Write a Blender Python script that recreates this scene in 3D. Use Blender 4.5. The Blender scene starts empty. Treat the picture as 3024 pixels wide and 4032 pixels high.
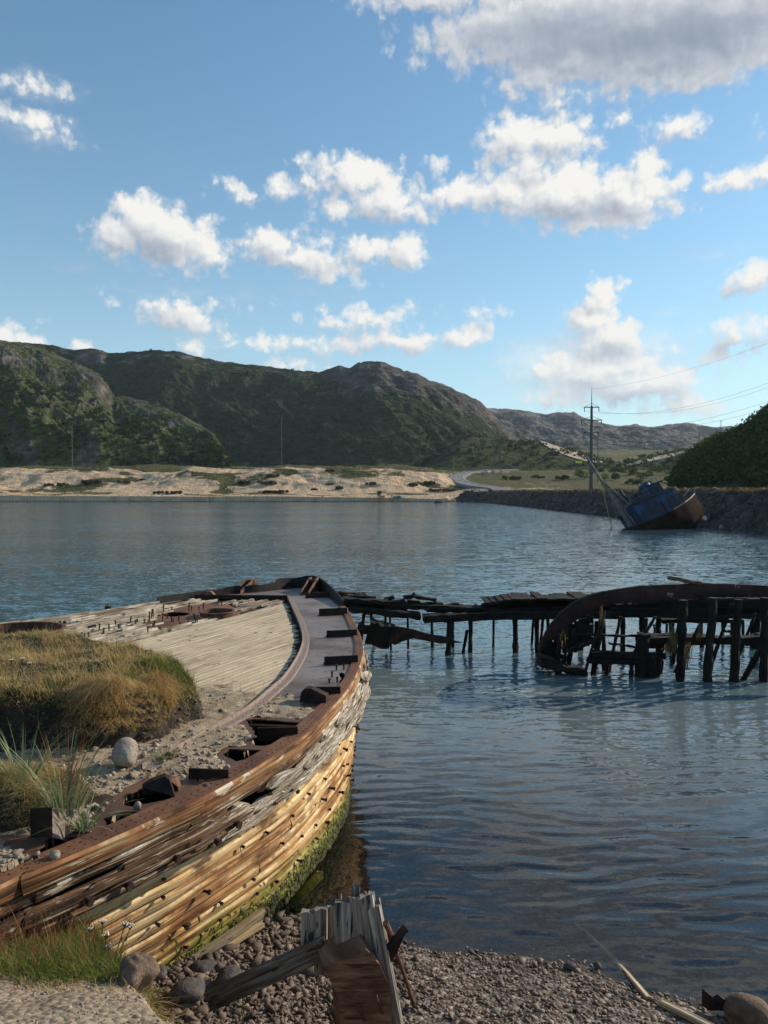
import bpy, math, random
import numpy as np
from mathutils import Vector, Matrix
from mathutils.geometry import delaunay_2d_cdt
random.seed(7); RNG = np.random.default_rng(11)
C = bpy.context.scene.collection
S = bpy.context.scene
rad = math.radians

# ------------------------------------------------------------------ camera, world, sun, exposure
CAM_H = 4.0; F = 2912.0; PITCH = math.atan((2016-1935)/F)
cam_d = bpy.data.cameras.new('camera'); cam = bpy.data.objects.new('camera', cam_d); C.objects.link(cam)
cam_d.sensor_fit = 'VERTICAL'; cam_d.sensor_height = 36; cam_d.lens = 26
cam_d.clip_start = 0.1; cam_d.clip_end = 12000
cam.location = (0, 0, CAM_H); cam.rotation_euler = (math.pi/2-PITCH, 0, 0)
S.camera = cam
S.render.engine = 'CYCLES'
S.cycles.use_denoising = True
try: S.cycles.denoiser = 'OPENIMAGEDENOISE'
except Exception: pass
S.cycles.max_bounces = 6; S.cycles.transparent_max_bounces = 8; S.cycles.volume_bounces = 0
S.cycles.caustics_reflective = False; S.cycles.caustics_refractive = False
S.cycles.sample_clamp_indirect = 6
S.view_settings.view_transform = 'Standard'; S.view_settings.look = 'None'
S.view_settings.gamma = 1; S.view_settings.use_curve_mapping = False
S.view_settings.exposure = 0.55
SUN_EL = rad(23); SUN_ROT = rad(60)      # rotation from +Y towards +X
SUN = Vector((math.cos(SUN_EL)*math.sin(SUN_ROT), math.cos(SUN_EL)*math.cos(SUN_ROT), math.sin(SUN_EL)))
sl = bpy.data.lights.new('sun', 'SUN'); sl.energy = 4.0; sl.angle = rad(0.5); sl.color = (1.0, 0.85, 0.67)
so = bpy.data.objects.new('sun', sl); C.objects.link(so); so.rotation_euler = SUN.to_track_quat('Z', 'Y').to_euler()
SKY_STRENGTH = 0.11

# ------------------------------------------------------------------ node helpers
class NT:
    def __init__(s, nt): s.t = nt; s.n = nt.nodes; s.l = nt.links
    def node(s, typ, **kw):
        n = s.n.new(typ)
        for k, v in kw.items(): setattr(n, k, v)
        return n
    def put(s, sock, v):
        if hasattr(v, 'is_output'): s.l.new(v, sock)
        elif v is not None:
            if isinstance(v, (tuple, list)) and sock.type == 'RGBA' and len(v) == 3: v = (*v, 1)
            sock.default_value = v
    def m(s, op, a, b=None, c=None, clamp=False):
        n = s.node('ShaderNodeMath', operation=op, use_clamp=clamp)
        for i, v in enumerate((a, b, c)):
            if v is not None: s.put(n.inputs[i], v)
        return n.outputs[0]
    def v(s, op, a, b=None, c=None):
        n = s.node('ShaderNodeVectorMath', operation=op)
        for i, q in enumerate((a, b, c)):
            if q is None: continue
            if op == 'SCALE' and i == 1: s.put(n.inputs['Scale'], q)
            else: s.put(n.inputs[i], q)
        return n.outputs['Value'] if op in ('LENGTH', 'DOT_PRODUCT', 'DISTANCE') else n.outputs[0]
    def noise(s, vec, scale, detail=4, rough=.55, dist=0, typ=None):
        n = s.node('ShaderNodeTexNoise')
        if typ: n.noise_type = typ
        s.put(n.inputs['Vector'], vec); n.inputs['Scale'].default_value = scale
        n.inputs['Detail'].default_value = detail; n.inputs['Roughness'].default_value = rough
        n.inputs['Distortion'].default_value = dist
        return n.outputs[0]
    def noisec(s, vec, scale, detail=4, rough=.55):
        n = s.node('ShaderNodeTexNoise'); s.put(n.inputs['Vector'], vec)
        n.inputs['Scale'].default_value = scale; n.inputs['Detail'].default_value = detail
        n.inputs['Roughness'].default_value = rough
        return n.outputs[1]
    def vor2(s, vec, scale):
        n = s.node('ShaderNodeTexVoronoi', feature='F1', voronoi_dimensions='2D'); s.put(n.inputs['Vector'], vec)
        n.inputs['Scale'].default_value = scale; return n.outputs[0]
    def vor(s, vec, scale, feature='F1', out=0, rnd=1):
        n = s.node('ShaderNodeTexVoronoi', feature=feature); s.put(n.inputs['Vector'], vec)
        n.inputs['Scale'].default_value = scale; n.inputs['Randomness'].default_value = rnd
        return n.outputs[out]
    def ramp(s, f, stops, interp='LINEAR'):
        n = s.node('ShaderNodeValToRGB'); r = n.color_ramp; r.interpolation = interp
        while len(r.elements) > 1: r.elements.remove(r.elements[0])
        for i, (p, c) in enumerate(stops):
            e = r.elements[0] if i == 0 else r.elements.new(p)
            e.position = p
            e.color = (c, c, c, 1) if isinstance(c, (int, float)) else (*c, 1)
        s.put(n.inputs[0], f); return n.outputs[0]
    def sstep(s, f, a, b, o0=0., o1=1.):
        n = s.node('ShaderNodeMapRange', interpolation_type='SMOOTHSTEP')
        s.put(n.inputs['Value'], f); n.inputs[1].default_value = a; n.inputs[2].default_value = b
        n.inputs[3].default_value = o0; n.inputs[4].default_value = o1
        return n.outputs[0]
    def mix(s, f, a, b, mode='MIX'):
        n = s.node('ShaderNodeMix', data_type='RGBA', blend_type=mode)
        s.put(n.inputs[0], f); s.put(n.inputs[6], a); s.put(n.inputs[7], b)
        return n.outputs[2]
    def bump(s, h, strength, dist, nrm=None):
        n = s.node('ShaderNodeBump'); s.put(n.inputs['Height'], h)
        n.inputs['Strength'].default_value = strength; n.inputs['Distance'].default_value = dist
        if nrm is not None: s.put(n.inputs['Normal'], nrm)
        return n.outputs[0]
    def pos(s): return s.node('ShaderNodeNewGeometry').outputs['Position']
    def uv(s): return s.node('ShaderNodeTexCoord').outputs['UV']
    def obj(s): return s.node('ShaderNodeTexCoord').outputs['Object']
    def sep(s, v):
        n = s.node('ShaderNodeSeparateXYZ'); s.put(n.inputs[0], v); return n.outputs
    def comb(s, x, y, z):
        n = s.node('ShaderNodeCombineXYZ')
        for i, v in enumerate((x, y, z)): s.put(n.inputs[i], v)
        return n.outputs[0]
    def attr(s, name):
        return s.node('ShaderNodeAttribute', attribute_name=name).outputs['Fac']

MATS = {}
def mat(name):
    m = bpy.data.materials.new(name); m.use_nodes = True
    t = NT(m.node_tree); t.n.clear()
    out = t.node('ShaderNodeOutputMaterial'); MATS[name] = m
    return m, t, out
def principled(t, out, col, rough=.8, nrm=None, metal=0., spec=.3):
    p = t.node('ShaderNodeBsdfPrincipled')
    t.put(p.inputs['Base Color'], col); t.put(p.inputs['Roughness'], rough); t.put(p.inputs['Metallic'], metal)
    p.inputs['Specular IOR Level'].default_value = spec
    if nrm is not None: t.put(p.inputs['Normal'], nrm)
    t.l.new(p.outputs[0], out.inputs[0]); return p
def simple(name, stops, scale=3, stretch=(1,1,1), detail=6, rough=.85, bump=.5, bdist=.01, coord='pos', fine=25, metal=0, spec=.3, nrough=.6, vary=.25):
    m, t, out = mat(name)
    co = {'pos': t.pos, 'uv': t.uv, 'obj': t.obj}[coord]()
    v = t.v('MULTIPLY', co, stretch)
    n1 = t.noise(v, scale, detail, nrough)
    n2 = t.noise(v, fine, 5, .65)
    col = t.ramp(n1, stops)
    col = t.mix(1.0, col, t.ramp(n2, [(.25, 1-vary), (.75, 1+vary*.6)]), 'MULTIPLY')
    h = t.m('ADD', t.m('MULTIPLY', n1, .5), n2)
    principled(t, out, col, rough, t.bump(h, bump, bdist), metal, spec)
    return m

# ------------------------------------------------------------------ pixel rays (photo is 3024 x 4032)
ca, sa = math.cos(PITCH), math.sin(PITCH)
def ray(px, py):
    u = (px-1512)/F; v = (2016-py)/F
    y = ca+v*sa; z = -sa+v*ca
    return u/y, z/y
def at(px, py, Y):
    a, b = ray(px, py); return Vector((a*Y, Y, CAM_H+b*Y))
def gz(px, py, z):
    a, b = ray(px, py); Y = (z-CAM_H)/b; return Vector((a*Y, Y, z))

# ------------------------------------------------------------------ world: sky with clouds
w = bpy.data.worlds.new('World'); S.world = w; w.use_nodes = True
t = NT(w.node_tree); t.n.clear()
wo = t.node('ShaderNodeOutputWorld'); bg = t.node('ShaderNodeBackground'); t.l.new(bg.outputs[0], wo.inputs[0])
sky = t.node('ShaderNodeTexSky', sky_type='NISHITA'); sky.sun_disc = False
sky.sun_elevation = SUN_EL; sky.sun_rotation = SUN_ROT; sky.air_density = 1.1; sky.dust_density = 0.25; sky.ozone_density = 2.2
gm = t.node('ShaderNodeGamma'); t.put(gm.inputs[0], t.v('SCALE', sky.outputs[0], SKY_STRENGTH)); gm.inputs[1].default_value = .90; skyc = t.v('MULTIPLY', gm.outputs[0], (.66, .88, .94))
d = t.node('ShaderNodeTexCoord').outputs['Generated']
x, y, z = t.sep(d)
az = t.m('MULTIPLY', t.m('ARCTAN2', x, y), 180/math.pi)
el = t.m('MULTIPLY', t.m('ARCSINE', z), 180/math.pi)
ae = t.comb(az, el, 0.0)
# lumpy warp so cloud outlines billow
w1 = t.v('SUBTRACT', t.noisec(ae, .38, 3, .5), (.5, .5, .5))
w2 = t.v('SUBTRACT', t.noisec(ae, 1.3, 6, .62), (.5, .5, .5))
aew = t.v('ADD', ae, t.v('ADD', t.v('SCALE', w1, 1.5), t.v('SCALE', w2, .5)))
def azel(fx, fy):
    a, b = ray(fx*3024/1659, fy*3024/1659)
    return math.degrees(math.atan2(a, 1)), math.degrees(math.atan2(b, math.hypot(a, 1)))
K = 3024/1659/F*180/math.pi   # degrees per full-view pixel
def field(ells, coord):
    acc = None
    for (cx, cy, rx, ry) in ells:
        a, e = azel(cx, cy); kk = K*math.cos(rad(a))
        rx_, ry_ = rx*kk, ry*K*math.cos(rad(e))
        dd = t.v('MULTIPLY_ADD', coord, (1/rx_, 1/ry_, 0), (-a/rx_, -e/ry_, 0))
        g = t.m('MULTIPLY_ADD', t.v('LENGTH', dd), -min(rx_, ry_), min(rx_, ry_))
        acc = g if acc is None else t.m('SMOOTH_MAX', acc, g, .35)
    return acc
CLOUDS = [ # cx, cy, rx, ry in the photograph's sky, as directions
 (75,186,58,17),(60,262,66,22),(110,290,45,14),
 (1330,40,440,95),(1480,100,260,80),(1260,110,200,70),(960,-30,190,60),(1560,20,200,120),(1190,150,130,50),
 (1330,180,130,22),(1240,205,85,16),(1200,228,40,9),(1400,165,90,20),
 (1120,300,85,52),(1200,300,95,45),(1150,350,100,40),(1100,410,120,45),(1220,420,130,62),(1350,420,115,55),(1390,370,40,50),(1310,470,130,32),(1010,420,90,38),
 (770,385,95,45),(830,430,95,45),(880,455,50,30),(700,390,60,18),(740,450,70,22),
 (315,480,75,55),(370,520,115,60),(270,510,65,45),(400,560,70,30),(450,545,55,35),
 (600,530,70,40),(650,560,110,35),(730,590,70,22),(800,540,60,30),(880,545,45,40),(700,530,50,20),
 (1300,640,45,36),(1285,690,60,45),(1320,740,90,50),(1290,800,150,50),(1390,830,130,45),(1180,800,60,30),(1480,870,80,28),(1220,850,90,25),
 (790,690,110,25),(850,740,130,28),(1010,725,60,28),(700,740,80,22),(560,740,80,14),(640,790,60,14),
 (60,735,70,26),(0,725,40,30),(175,742,24,12),(410,740,28,20),
 (1620,600,50,35),(1600,720,90,35),(1570,765,50,12),(1600,385,70,26),(1659,370,60,20),
 (1470,262,55,28),(1345,255,30,12),(1645,270,18,14),(370,660,75,12),(540,410,60,12),(610,400,40,20),(645,350,14,12),(950,355,20,16),(1475,385,16,16),
 (1460,760,20,12),(1055,678,30,10),(400,690,75,32)]
WISPS = [(1270,198,110,24),(1210,225,60,14),(1390,170,120,22),(75,188,70,20),(70,278,85,30),(540,636,65,9),(1510,550,48,9),(200,572,34,9),(1480,665,40,6),(680,632,45,6),(360,632,60,12),(460,745,60,14),
 (1280,790,230,90),(840,560,60,10)]
GREY = [(1240,60,360,70),(1470,70,330,80),(1180,110,190,50),(330,540,90,34),(860,480,60,14),(1230,470,130,26),(620,585,110,16),(860,760,110,14),(370,700,60,22),(1340,870,140,30),(1660,620,40,20),(1620,745,60,14),(1310,760,50,26)]
OFF = (.75, .95, 0)
fc = field(CLOUDS, aew); fc2 = field(CLOUDS, t.v('ADD', aew, OFF))
def billow(c):
    b = t.m('MULTIPLY', t.vor2(c, .55), -.42)
    b = t.m('ADD', b, t.m('MULTIPLY', t.vor2(c, 1.4), -.24))
    b = t.m('ADD', b, t.m('MULTIPLY', t.vor2(c, 3.3), -.10))
    return t.m('ADD', t.m('ADD', b, t.m('MULTIPLY', t.noise(c, .8, 7, .58), .75)), .03)
wob = t.v('ADD', ae, t.v('SCALE', w2, .8))
fine = billow(wob); fine2 = billow(t.v('ADD', wob, (.28, .36, 0)))
big = t.noise(ae, .33, 3, .5)
dens = t.m('ADD', fc, t.m('ADD', t.m('MULTIPLY', fine, 2.3), .02))
alpha = t.sstep(dens, -.12, .95)
aes = t.v('MULTIPLY', aew, (.45, 1.4, 1))
fw = field(WISPS, aew)
wis = t.m('MULTIPLY', t.sstep(t.m('ADD', fw, t.m('MULTIPLY', t.m('SUBTRACT', t.noise(t.v('MULTIPLY', ae, (.7, 1.6, 1)), .8, 6, .6), .5), 3.0)), -.6, 2.0), .55)
# the rest of the dome: scattered fair-weather cloud of the same kind, kept out of the framed part
faraway = t.sstep(t.m('ABSOLUTE', az), 29, 36)
hi = t.sstep(el, 36, 44)
outside = t.m('MAXIMUM', faraway, hi)
gen = t.m('MULTIPLY', t.sstep(t.noise(t.v('MULTIPLY', ae, (1, 1.5, 1)), .09, 7, .55), .56, .66), outside)
gen = t.m('MULTIPLY', gen, t.sstep(el, 2, 8))
alpha = t.m('MAXIMUM', t.m('MAXIMUM', alpha, wis), gen, clamp=True)
relief = t.m('ADD', t.m('MULTIPLY', t.m('SUBTRACT', fine, fine2), .36), t.m('MULTIPLY', t.m('SUBTRACT', fc, fc2), .22))
grey = t.sstep(t.m('ADD', field(GREY, aew), t.m('MULTIPLY', t.m('SUBTRACT', big, .5), 2.0)), -.8, 2.4)
lum = t.m('ADD', t.m('SUBTRACT', .83, t.m('MULTIPLY', grey, .44)), t.m('MULTIPLY', relief, t.m('SUBTRACT', 1., t.m('MULTIPLY', grey, .6))))
lum = t.m('MINIMUM', t.m('MAXIMUM', lum, .26), .97)
ccol = t.ramp(lum, [(.25, (.19, .235, .30)), (.45, (.27, .31, .375)), (.65, (.39, .42, .465)), (.82, (.53, .545, .56)), (.98, (.68, .67, .64))])
lowhaze = t.sstep(el, 0, 14)
ccol = t.mix(t.m('MULTIPLY', t.m('SUBTRACT', 1, lowhaze), .6), ccol, (.56, .64, .68))
sk2 = t.mix(t.m('MULTIPLY', t.m('POWER', 2.718, t.m('MULTIPLY', t.m('MAXIMUM', el, 0), -1/9.0)), .85), skyc, (.46, .58, .63))
fin = t.v('SCALE', t.mix(alpha, sk2, ccol), .95)
t.put(bg.inputs[0], fin); bg.inputs[1].default_value = 1.0
w.cycles.sampling_method = 'MANUAL'; w.cycles.sample_map_resolution = 512

# ------------------------------------------------------------------ numeric noise
def _h(ix, iy, iz, seed):
    n = (ix*374761393 + iy*668265263 + iz*1274126177 + seed*974711) & 0x7fffffff
    n = ((n ^ (n >> 13))*1274126177) & 0x7fffffff
    return ((n ^ (n >> 16)) & 0xffff)/65535.0
def vn(x, y, z=0., seed=0):
    x = np.asarray(x, float); y = np.asarray(y, float); z = np.broadcast_to(np.asarray(z, float), np.broadcast(x, y).shape)
    x, y, z = np.broadcast_arrays(x, y, z)
    xi = np.floor(x).astype(np.int64); yi = np.floor(y).astype(np.int64); zi = np.floor(z).astype(np.int64)
    fx = x-xi; fy = y-yi; fz = z-zi
    fx = fx*fx*(3-2*fx); fy = fy*fy*(3-2*fy); fz = fz*fz*(3-2*fz)
    r = 0
    for dx in (0, 1):
        for dy in (0, 1):
            for dz in (0, 1):
                r = r + _h(xi+dx, yi+dy, zi+dz, seed)*(fx if dx else 1-fx)*(fy if dy else 1-fy)*(fz if dz else 1-fz)
    return r*2-1
def fbm(x, y, z=0., oct=5, seed=0, g=.5, ridged=False):
    a = 1.; s = 0.; tot = 0.; fr = 1.
    for o in range(oct):
        n = vn(np.asarray(x)*fr, np.asarray(y)*fr, np.asarray(z)*fr, seed+o*17)
        if ridged: n = 1-2*np.abs(n)
        s = s+a*n; tot += a; a *= g; fr *= 2.03
    return s/tot
def sm(a, b, x):
    t_ = np.clip((np.asarray(x, float)-a)/(b-a), 0, 1); return t_*t_*(3-2*t_)

# ------------------------------------------------------------------ object helpers
def tag(o, label=None, cat=None, group=None, kind=None):
    if label: o['label'] = label
    if cat: o['category'] = cat
    if group: o['group'] = group
    if kind: o['kind'] = kind
    return o
def thing(name, label, cat, loc=(0,0,0), group=None):
    o = bpy.data.objects.new(name, None); C.objects.link(o); o.location = loc
    o.empty_display_size = .1
    return tag(o, label, cat, group)
def mesh_obj(name, V_, F_, m, parent=None, uv=None, smooth=False, local=True):
    """V_ are world coordinates; a parented mesh is stored relative to its parent"""
    me = bpy.data.meshes.new(name)
    V_ = np.asarray(V_, float).reshape(-1, 3)
    if isinstance(F_, np.ndarray):
        k = F_.shape[1]; nf = len(F_)
        me.vertices.add(len(V_)); me.vertices.foreach_set('co', V_.ravel())
        me.loops.add(nf*k); me.loops.foreach_set('vertex_index', F_.ravel().astype(np.int32))
        me.polygons.add(nf); me.polygons.foreach_set('loop_start', np.arange(0, nf*k, k, dtype=np.int32))
        me.update(calc_edges=True)
    else:
        me.from_pydata([tuple(v) for v in V_], [], F_)
    if uv is not None:
        ul = me.uv_layers.new(name='UVMap'); li = np.empty(len(me.loops), np.int32)
        me.loops.foreach_get('vertex_index', li)
        ul.data.foreach_set('uv', np.asarray(uv, float)[li].ravel())
    if smooth: me.polygons.foreach_set('use_smooth', np.ones(len(me.polygons), bool))
    if m: me.materials.append(MATS[m] if isinstance(m, str) else m)
    me.validate()
    o = bpy.data.objects.new(name, me); C.objects.link(o)
    if parent is not None:
        o.parent = parent
        loc = world_loc(parent)
        if loc.length > 0: me.transform(Matrix.Translation(-loc))
    return o
def world_loc(o):
    l = Vector((0,0,0))
    while o is not None: l = l+Vector(o.location); o = o.parent
    return l
class MB:
    def __init__(s): s.v = []; s.f = []; s.u = []
    def add(s, vs, fs, us=None):
        b = len(s.v); s.v += [tuple(v) for v in vs]; s.f += [tuple(i+b for i in f) for f in fs]
        s.u += us if us is not None else [(0, 0)]*len(vs)
    def box(s, p0, p1, w_, h_, up=(0,0,1), jit=0, uvo=None):
        """bar from p0 to p1, w_ across, h_ along up"""
        p0 = Vector(p0); p1 = Vector(p1); a = p1-p0; L = a.length; a.normalize()
        up = Vector(up); sx = a.cross(up)
        if sx.length < 1e-4: sx = a.cross(Vector((1, 0, 0)))
        sx.normalize(); uu = sx.cross(a)
        vs = []; us = []; o = uvo if uvo is not None else random.random()*50
        for p, l in ((p0, 0), (p1, L)):
            for i, j in ((-1,-1),(1,-1),(1,1),(-1,1)):
                q = p+sx*(i*w_/2)+uu*(j*h_/2)
                if jit: q = q+Vector((random.uniform(-jit, jit), random.uniform(-jit, jit), random.uniform(-jit, jit)))
                vs.append(q); us.append((o+l, o*.7+i*w_/2+j*h_))
        s.add(vs, [(0,1,2,3),(7,6,5,4),(0,4,5,1),(1,5,6,2),(2,6,7,3),(3,7,4,0)], us)
    def tube(s, pts, r, n=8, cap=True, r1=None):
        pts = [Vector(p) for p in pts]; vs = []; us = []; L = 0; o = random.random()*30
        for k, p in enumerate(pts):
            a = (pts[min(k+1, len(pts)-1)]-pts[max(k-1, 0)]).normalized()
            if k: L += (p-pts[k-1]).length
            sx = a.cross(Vector((0,0,1)))
            if sx.length < 1e-3: sx = Vector((1,0,0))
            sx.normalize(); uu = sx.cross(a)
            rr = r if r1 is None else r+(r1-r)*k/(len(pts)-1)
            for i in range(n):
                th = 2*math.pi*i/n
                vs.append(p+sx*(rr*math.cos(th))+uu*(rr*math.sin(th))); us.append((o+L, o+i*r))
        fs = []
        for k in range(len(pts)-1):
            for i in range(n):
                j = (i+1) % n; fs.append((k*n+i, k*n+j, (k+1)*n+j, (k+1)*n+i))
        if cap: fs += [tuple(range(n))[::-1], tuple(range((len(pts)-1)*n, len(pts)*n))]
        s.add(vs, fs, us)
    def prism(s, pts, off):
        """closed polygon pts extruded by the vector off"""
        n = len(pts); off = Vector(off); pts = [Vector(p) for p in pts]
        vs = pts+[p+off for p in pts]
        us = [(p.x+p.y, p.z) for p in vs]
        s.add(vs, [tuple(range(n)), tuple(range(2*n-1, n-1, -1))]+[(i, i+n, (i+1) % n+n, (i+1) % n) for i in range(n)], us)
    def build(s, name, m, parent=None, smooth=False):
        return mesh_obj(name, s.v, s.f, m, parent, s.u, smooth)
def grid_mesh(X, Y, Z):
    nr, nc = X.shape
    V_ = np.stack([X, Y, Z], -1).reshape(-1, 3)
    idx = np.arange(nr*nc).reshape(nr, nc)
    F_ = np.stack([idx[:-1, :-1], idx[:-1, 1:], idx[1:, 1:], idx[1:, :-1]], -1).reshape(-1, 4)
    return V_, F_
def bars(name, m, segs, parent, **kw):
    b = MB()
    for sgm in segs: b.box(*sgm, **kw)
    return b.build(name, m, parent)
def inside(poly, X, Y):
    X = np.asarray(X, float); Y = np.asarray(Y, float); r = np.zeros(X.shape, bool); n = len(poly)
    for i in range(n):
        x0, y0 = poly[i][0], poly[i][1]; x1, y1 = poly[(i+1) % n][0], poly[(i+1) % n][1]
        if y0 == y1: continue
        c = ((y0 > Y) != (y1 > Y)) & (X < (x1-x0)*(Y-y0)/(y1-y0)+x0)
        r ^= c
    return r
def sdist(poly, X, Y):
    """signed distance, positive inside"""
    X = np.asarray(X, float); Y = np.asarray(Y, float); dm = np.full(X.shape, 1e9); n = len(poly)
    for i in range(n):
        x0, y0 = poly[i][0], poly[i][1]; dx = poly[(i+1) % n][0]-x0; dy = poly[(i+1) % n][1]-y0
        tt = np.clip(((X-x0)*dx+(Y-y0)*dy)/(dx*dx+dy*dy+1e-12), 0, 1)
        dm = np.minimum(dm, np.hypot(X-x0-tt*dx, Y-y0-tt*dy))
    return np.where(inside(poly, X, Y), dm, -dm)
def catmull(pts, step):
    out = []; P_ = [Vector(p) for p in pts]; P_ = [P_[0]*2-P_[1]]+P_+[P_[-1]*2-P_[-2]]
    for i in range(1, len(P_)-2):
        n = max(1, int((P_[i+1]-P_[i]).length/step))
        for k in range(n):
            u = k/n; p0, p1, p2, p3 = P_[i-1:i+3]
            out.append(.5*((2*p1)+(p2-p0)*u+(2*p0-5*p1+4*p2-p3)*u*u+(-p0+3*p1-3*p2+p3)*u**3))
    out.append(P_[-2]); return out
def stones(name, pts, sizes, m, flat=.65, seed=1, parent=None, sub=0):
    """many little angular stones as one stuff mesh"""
    import bmesh
    rng = np.random.default_rng(seed)
    var = []
    for k in range(10):
        bm = bmesh.new(); bmesh.ops.create_icosphere(bm, subdivisions=1+sub, radius=1)
        v = np.array([q.co[:] for q in bm.verts]); f = np.array([[q.index for q in p.verts] for p in bm.faces]); bm.free()
        v *= (1+.55*vn(v[:,0]*1.9+k*7, v[:,1]*1.9, v[:,2]*1.9, k)[:, None])
        v *= np.array([1.1, rng.uniform(.45, .9), flat*rng.uniform(.55, 1.1)])
        var.append((v, f))
    VV = []; FF = []; b = 0
    for p, s in zip(pts, sizes):
        v, f = var[rng.integers(10)]
        a = rng.uniform(0, 6.28); tl = rng.uniform(-.7, .7)
        R_ = np.array(Matrix.Rotation(a, 3, 'Z') @ Matrix.Rotation(tl, 3, 'X'))
        q = v @ R_.T*s+np.array(p); VV.append(q); FF.append(f+b); b += len(v)
    return mesh_obj(name, np.concatenate(VV), np.concatenate(FF), m, parent)
def blades(name, base, h, wid, m, lean=.35, droop=.5, dirs=None, seed=3, parent=None, segs=3):
    """grass blades: base Nx3, h N"""
    rng = np.random.default_rng(seed); base = np.asarray(base, float); n = len(base); h = np.broadcast_to(h, n)
    a = rng.uniform(0, 2*np.pi, n)
    dv = np.stack([np.cos(a), np.sin(a), np.zeros(n)], 1)
    if dirs is not None:
        dv = dv*.6+dirs; dv /= np.linalg.norm(dv, axis=1)[:, None]+1e-9
    side = np.stack([-dv[:,1], dv[:,0], np.zeros(n)], 1); side += rng.normal(0, .4, (n,3))*.3
    ln = rng.uniform(.2, 1, n)*lean; dr = rng.uniform(.3, 1, n)*droop
    V_ = np.zeros((n, 2*segs+1, 3)); W = np.broadcast_to(wid, n)*rng.uniform(.6, 1.3, n)
    for k in range(segs+1):
        u = k/segs
        c = base+dv*((ln*u+dr*u*u)*h)[:, None]+np.array([0,0,1.])*((u-dr*.9*u*u)*h)[:, None]
        ww = (W*(1-u)**.7)[:, None]
        if k < segs:
            V_[:, 2*k] = c-side*ww/2; V_[:, 2*k+1] = c+side*ww/2
        else: V_[:, 2*segs] = c
    F3 = []
    for k in range(segs-1): F3 += [(2*k, 2*k+1, 2*k+3), (2*k, 2*k+3, 2*k+2)]
    F3.append((2*segs-2, 2*segs-1, 2*segs))
    F_ = (np.array(F3)[None]+(np.arange(n)*(2*segs+1))[:, None, None]).reshape(-1, 3)
    o = mesh_obj(name, V_.reshape(-1, 3), F_, m, parent)
    at_ = o.data.attributes.new('tint', 'FLOAT', 'POINT')
    at_.data.foreach_set('value', np.repeat(rng.uniform(0, 1, n), 2*segs+1))
    return o

# ------------------------------------------------------------------ materials
def wood_ramp_mat(name, stops, uvs=(1.2, 22), algae=None, bump=.8, bdist=.012, crack=.25, rustzone=None, rough=.85, coord='uv', cracks=True):
    m, t, out = mat(name)
    co = t.uv() if coord == 'uv' else t.obj()
    st = (uvs[0], uvs[1], 1) if coord == 'uv' else uvs
    v = t.v('MULTIPLY', co, st)
    p = t.pos()
    g = t.noise(v, 1.0, 8, .62, .4)
    g2 = t.noise(t.v('MULTIPLY', co, tuple(q*2.7 for q in st)), 1.0, 6, .65)
    big = t.noise(p, .9, 4, .6)
    fac = t.m('ADD', g, t.m('MULTIPLY', t.m('SUBTRACT', big, .5), .45))
    if rustzone: # pieces nearer the deck are rustier
        zz = t.sep(p)[2]
        fac = t.m('ADD', fac, t.sstep(zz, rustzone[0], rustzone[1], -.05, .13))
    col = t.ramp(fac, stops)
    col = t.mix(1., col, t.ramp(g2, [(.3, .55), (.5, 1.), (.75, 1.15)]), 'MULTIPLY')
    if name == 'hull_wood':
        st_ = t.noise(t.v('MULTIPLY', p, (1.6, 1.6, 3.2)), 1.6, 6, .68)
        col = t.mix(t.m('MULTIPLY', t.sstep(st_, .53, .64), .72), col, (.12, .052, .022))
    if name in ('rail_wood', 'wale_wood'):
        fl_ = t.m('ADD', t.m('MULTIPLY', t.noise(t.v('MULTIPLY', co, (3.0, 16., 1)), 1., 7, .7), .6), t.m('MULTIPLY', t.noise(p, 2.3, 4, .6), .4))
        col = t.mix(t.m('MULTIPLY', t.sstep(fl_, .555, .60), .75), col, (.70, .64, .50))
    ck = t.sstep(t.noise(t.v('MULTIPLY', co, tuple(q*s_ for q, s_ in zip(st, (.8, 2.2, 1)))), 1.3, 3, .5), .60, .66)
    if cracks: col = t.mix(t.m('MULTIPLY', ck, .8), col, (.03, .02, .014))
    if algae:
        zz = t.sep(p)[2]
        mk = t.m('MULTIPLY', t.sstep(t.m('ADD', zz, t.m('MULTIPLY', t.m('SUBTRACT', t.noise(p, 3.2, 6, .7), .5), algae[2])), algae[0], algae[1], 1, 0), 1.)
        gcol = t.ramp(t.noise(p, 14, 5, .7), [(.3, (.03, .04, .008)), (.48, (.13, .17, .015)), (.62, (.26, .28, .03)), (.8, (.42, .34, .10))])
        col = t.mix(mk, col, gcol)
        wet = t.sstep(zz, .02, .22, 1, 0)
        col = t.mix(wet, col, (.02, .025, .012))
    h = t.m('ADD', t.m('ADD', g, t.m('MULTIPLY', g2, .7)), t.m('MULTIPLY', ck, -1.2 if cracks else 0))
    principled(t, out, col, rough, t.bump(h, bump, bdist), 0, .25)
    return m
wood_ramp_mat('hull_wood', [(.26, (.05, .025, .012)), (.36, (.22, .095, .036)), (.44, (.42, .215, .085)), (.50, (.60, .40, .185)), (.58, (.76, .60, .35)), (.66, (.66, .46, .22)), (.75, (.40, .18, .065)), (.84, (.14, .055, .02))],
              uvs=(1.1, 30), algae=(.10, .62, .9), rustzone=(.5, 1.6))
wood_ramp_mat('rail_wood', [(.3, (.04, .024, .014)), (.42, (.17, .075, .032)), (.52, (.30, .145, .062)), (.60, (.46, .33, .18)), (.68, (.17, .115, .065)), (.8, (.65, .58, .43))], uvs=(1.3, 36))
wood_ramp_mat('wale_wood', [(.28, (.016, .012, .009)), (.42, (.065, .043, .028)), (.50, (.16, .075, .034)), (.57, (.20, .14, .09)), (.64, (.62, .57, .47)), (.74, (.25, .2, .15)), (.82, (.07, .05, .035))], uvs=(1.8, 38), bump=1., bdist=.02)
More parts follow.
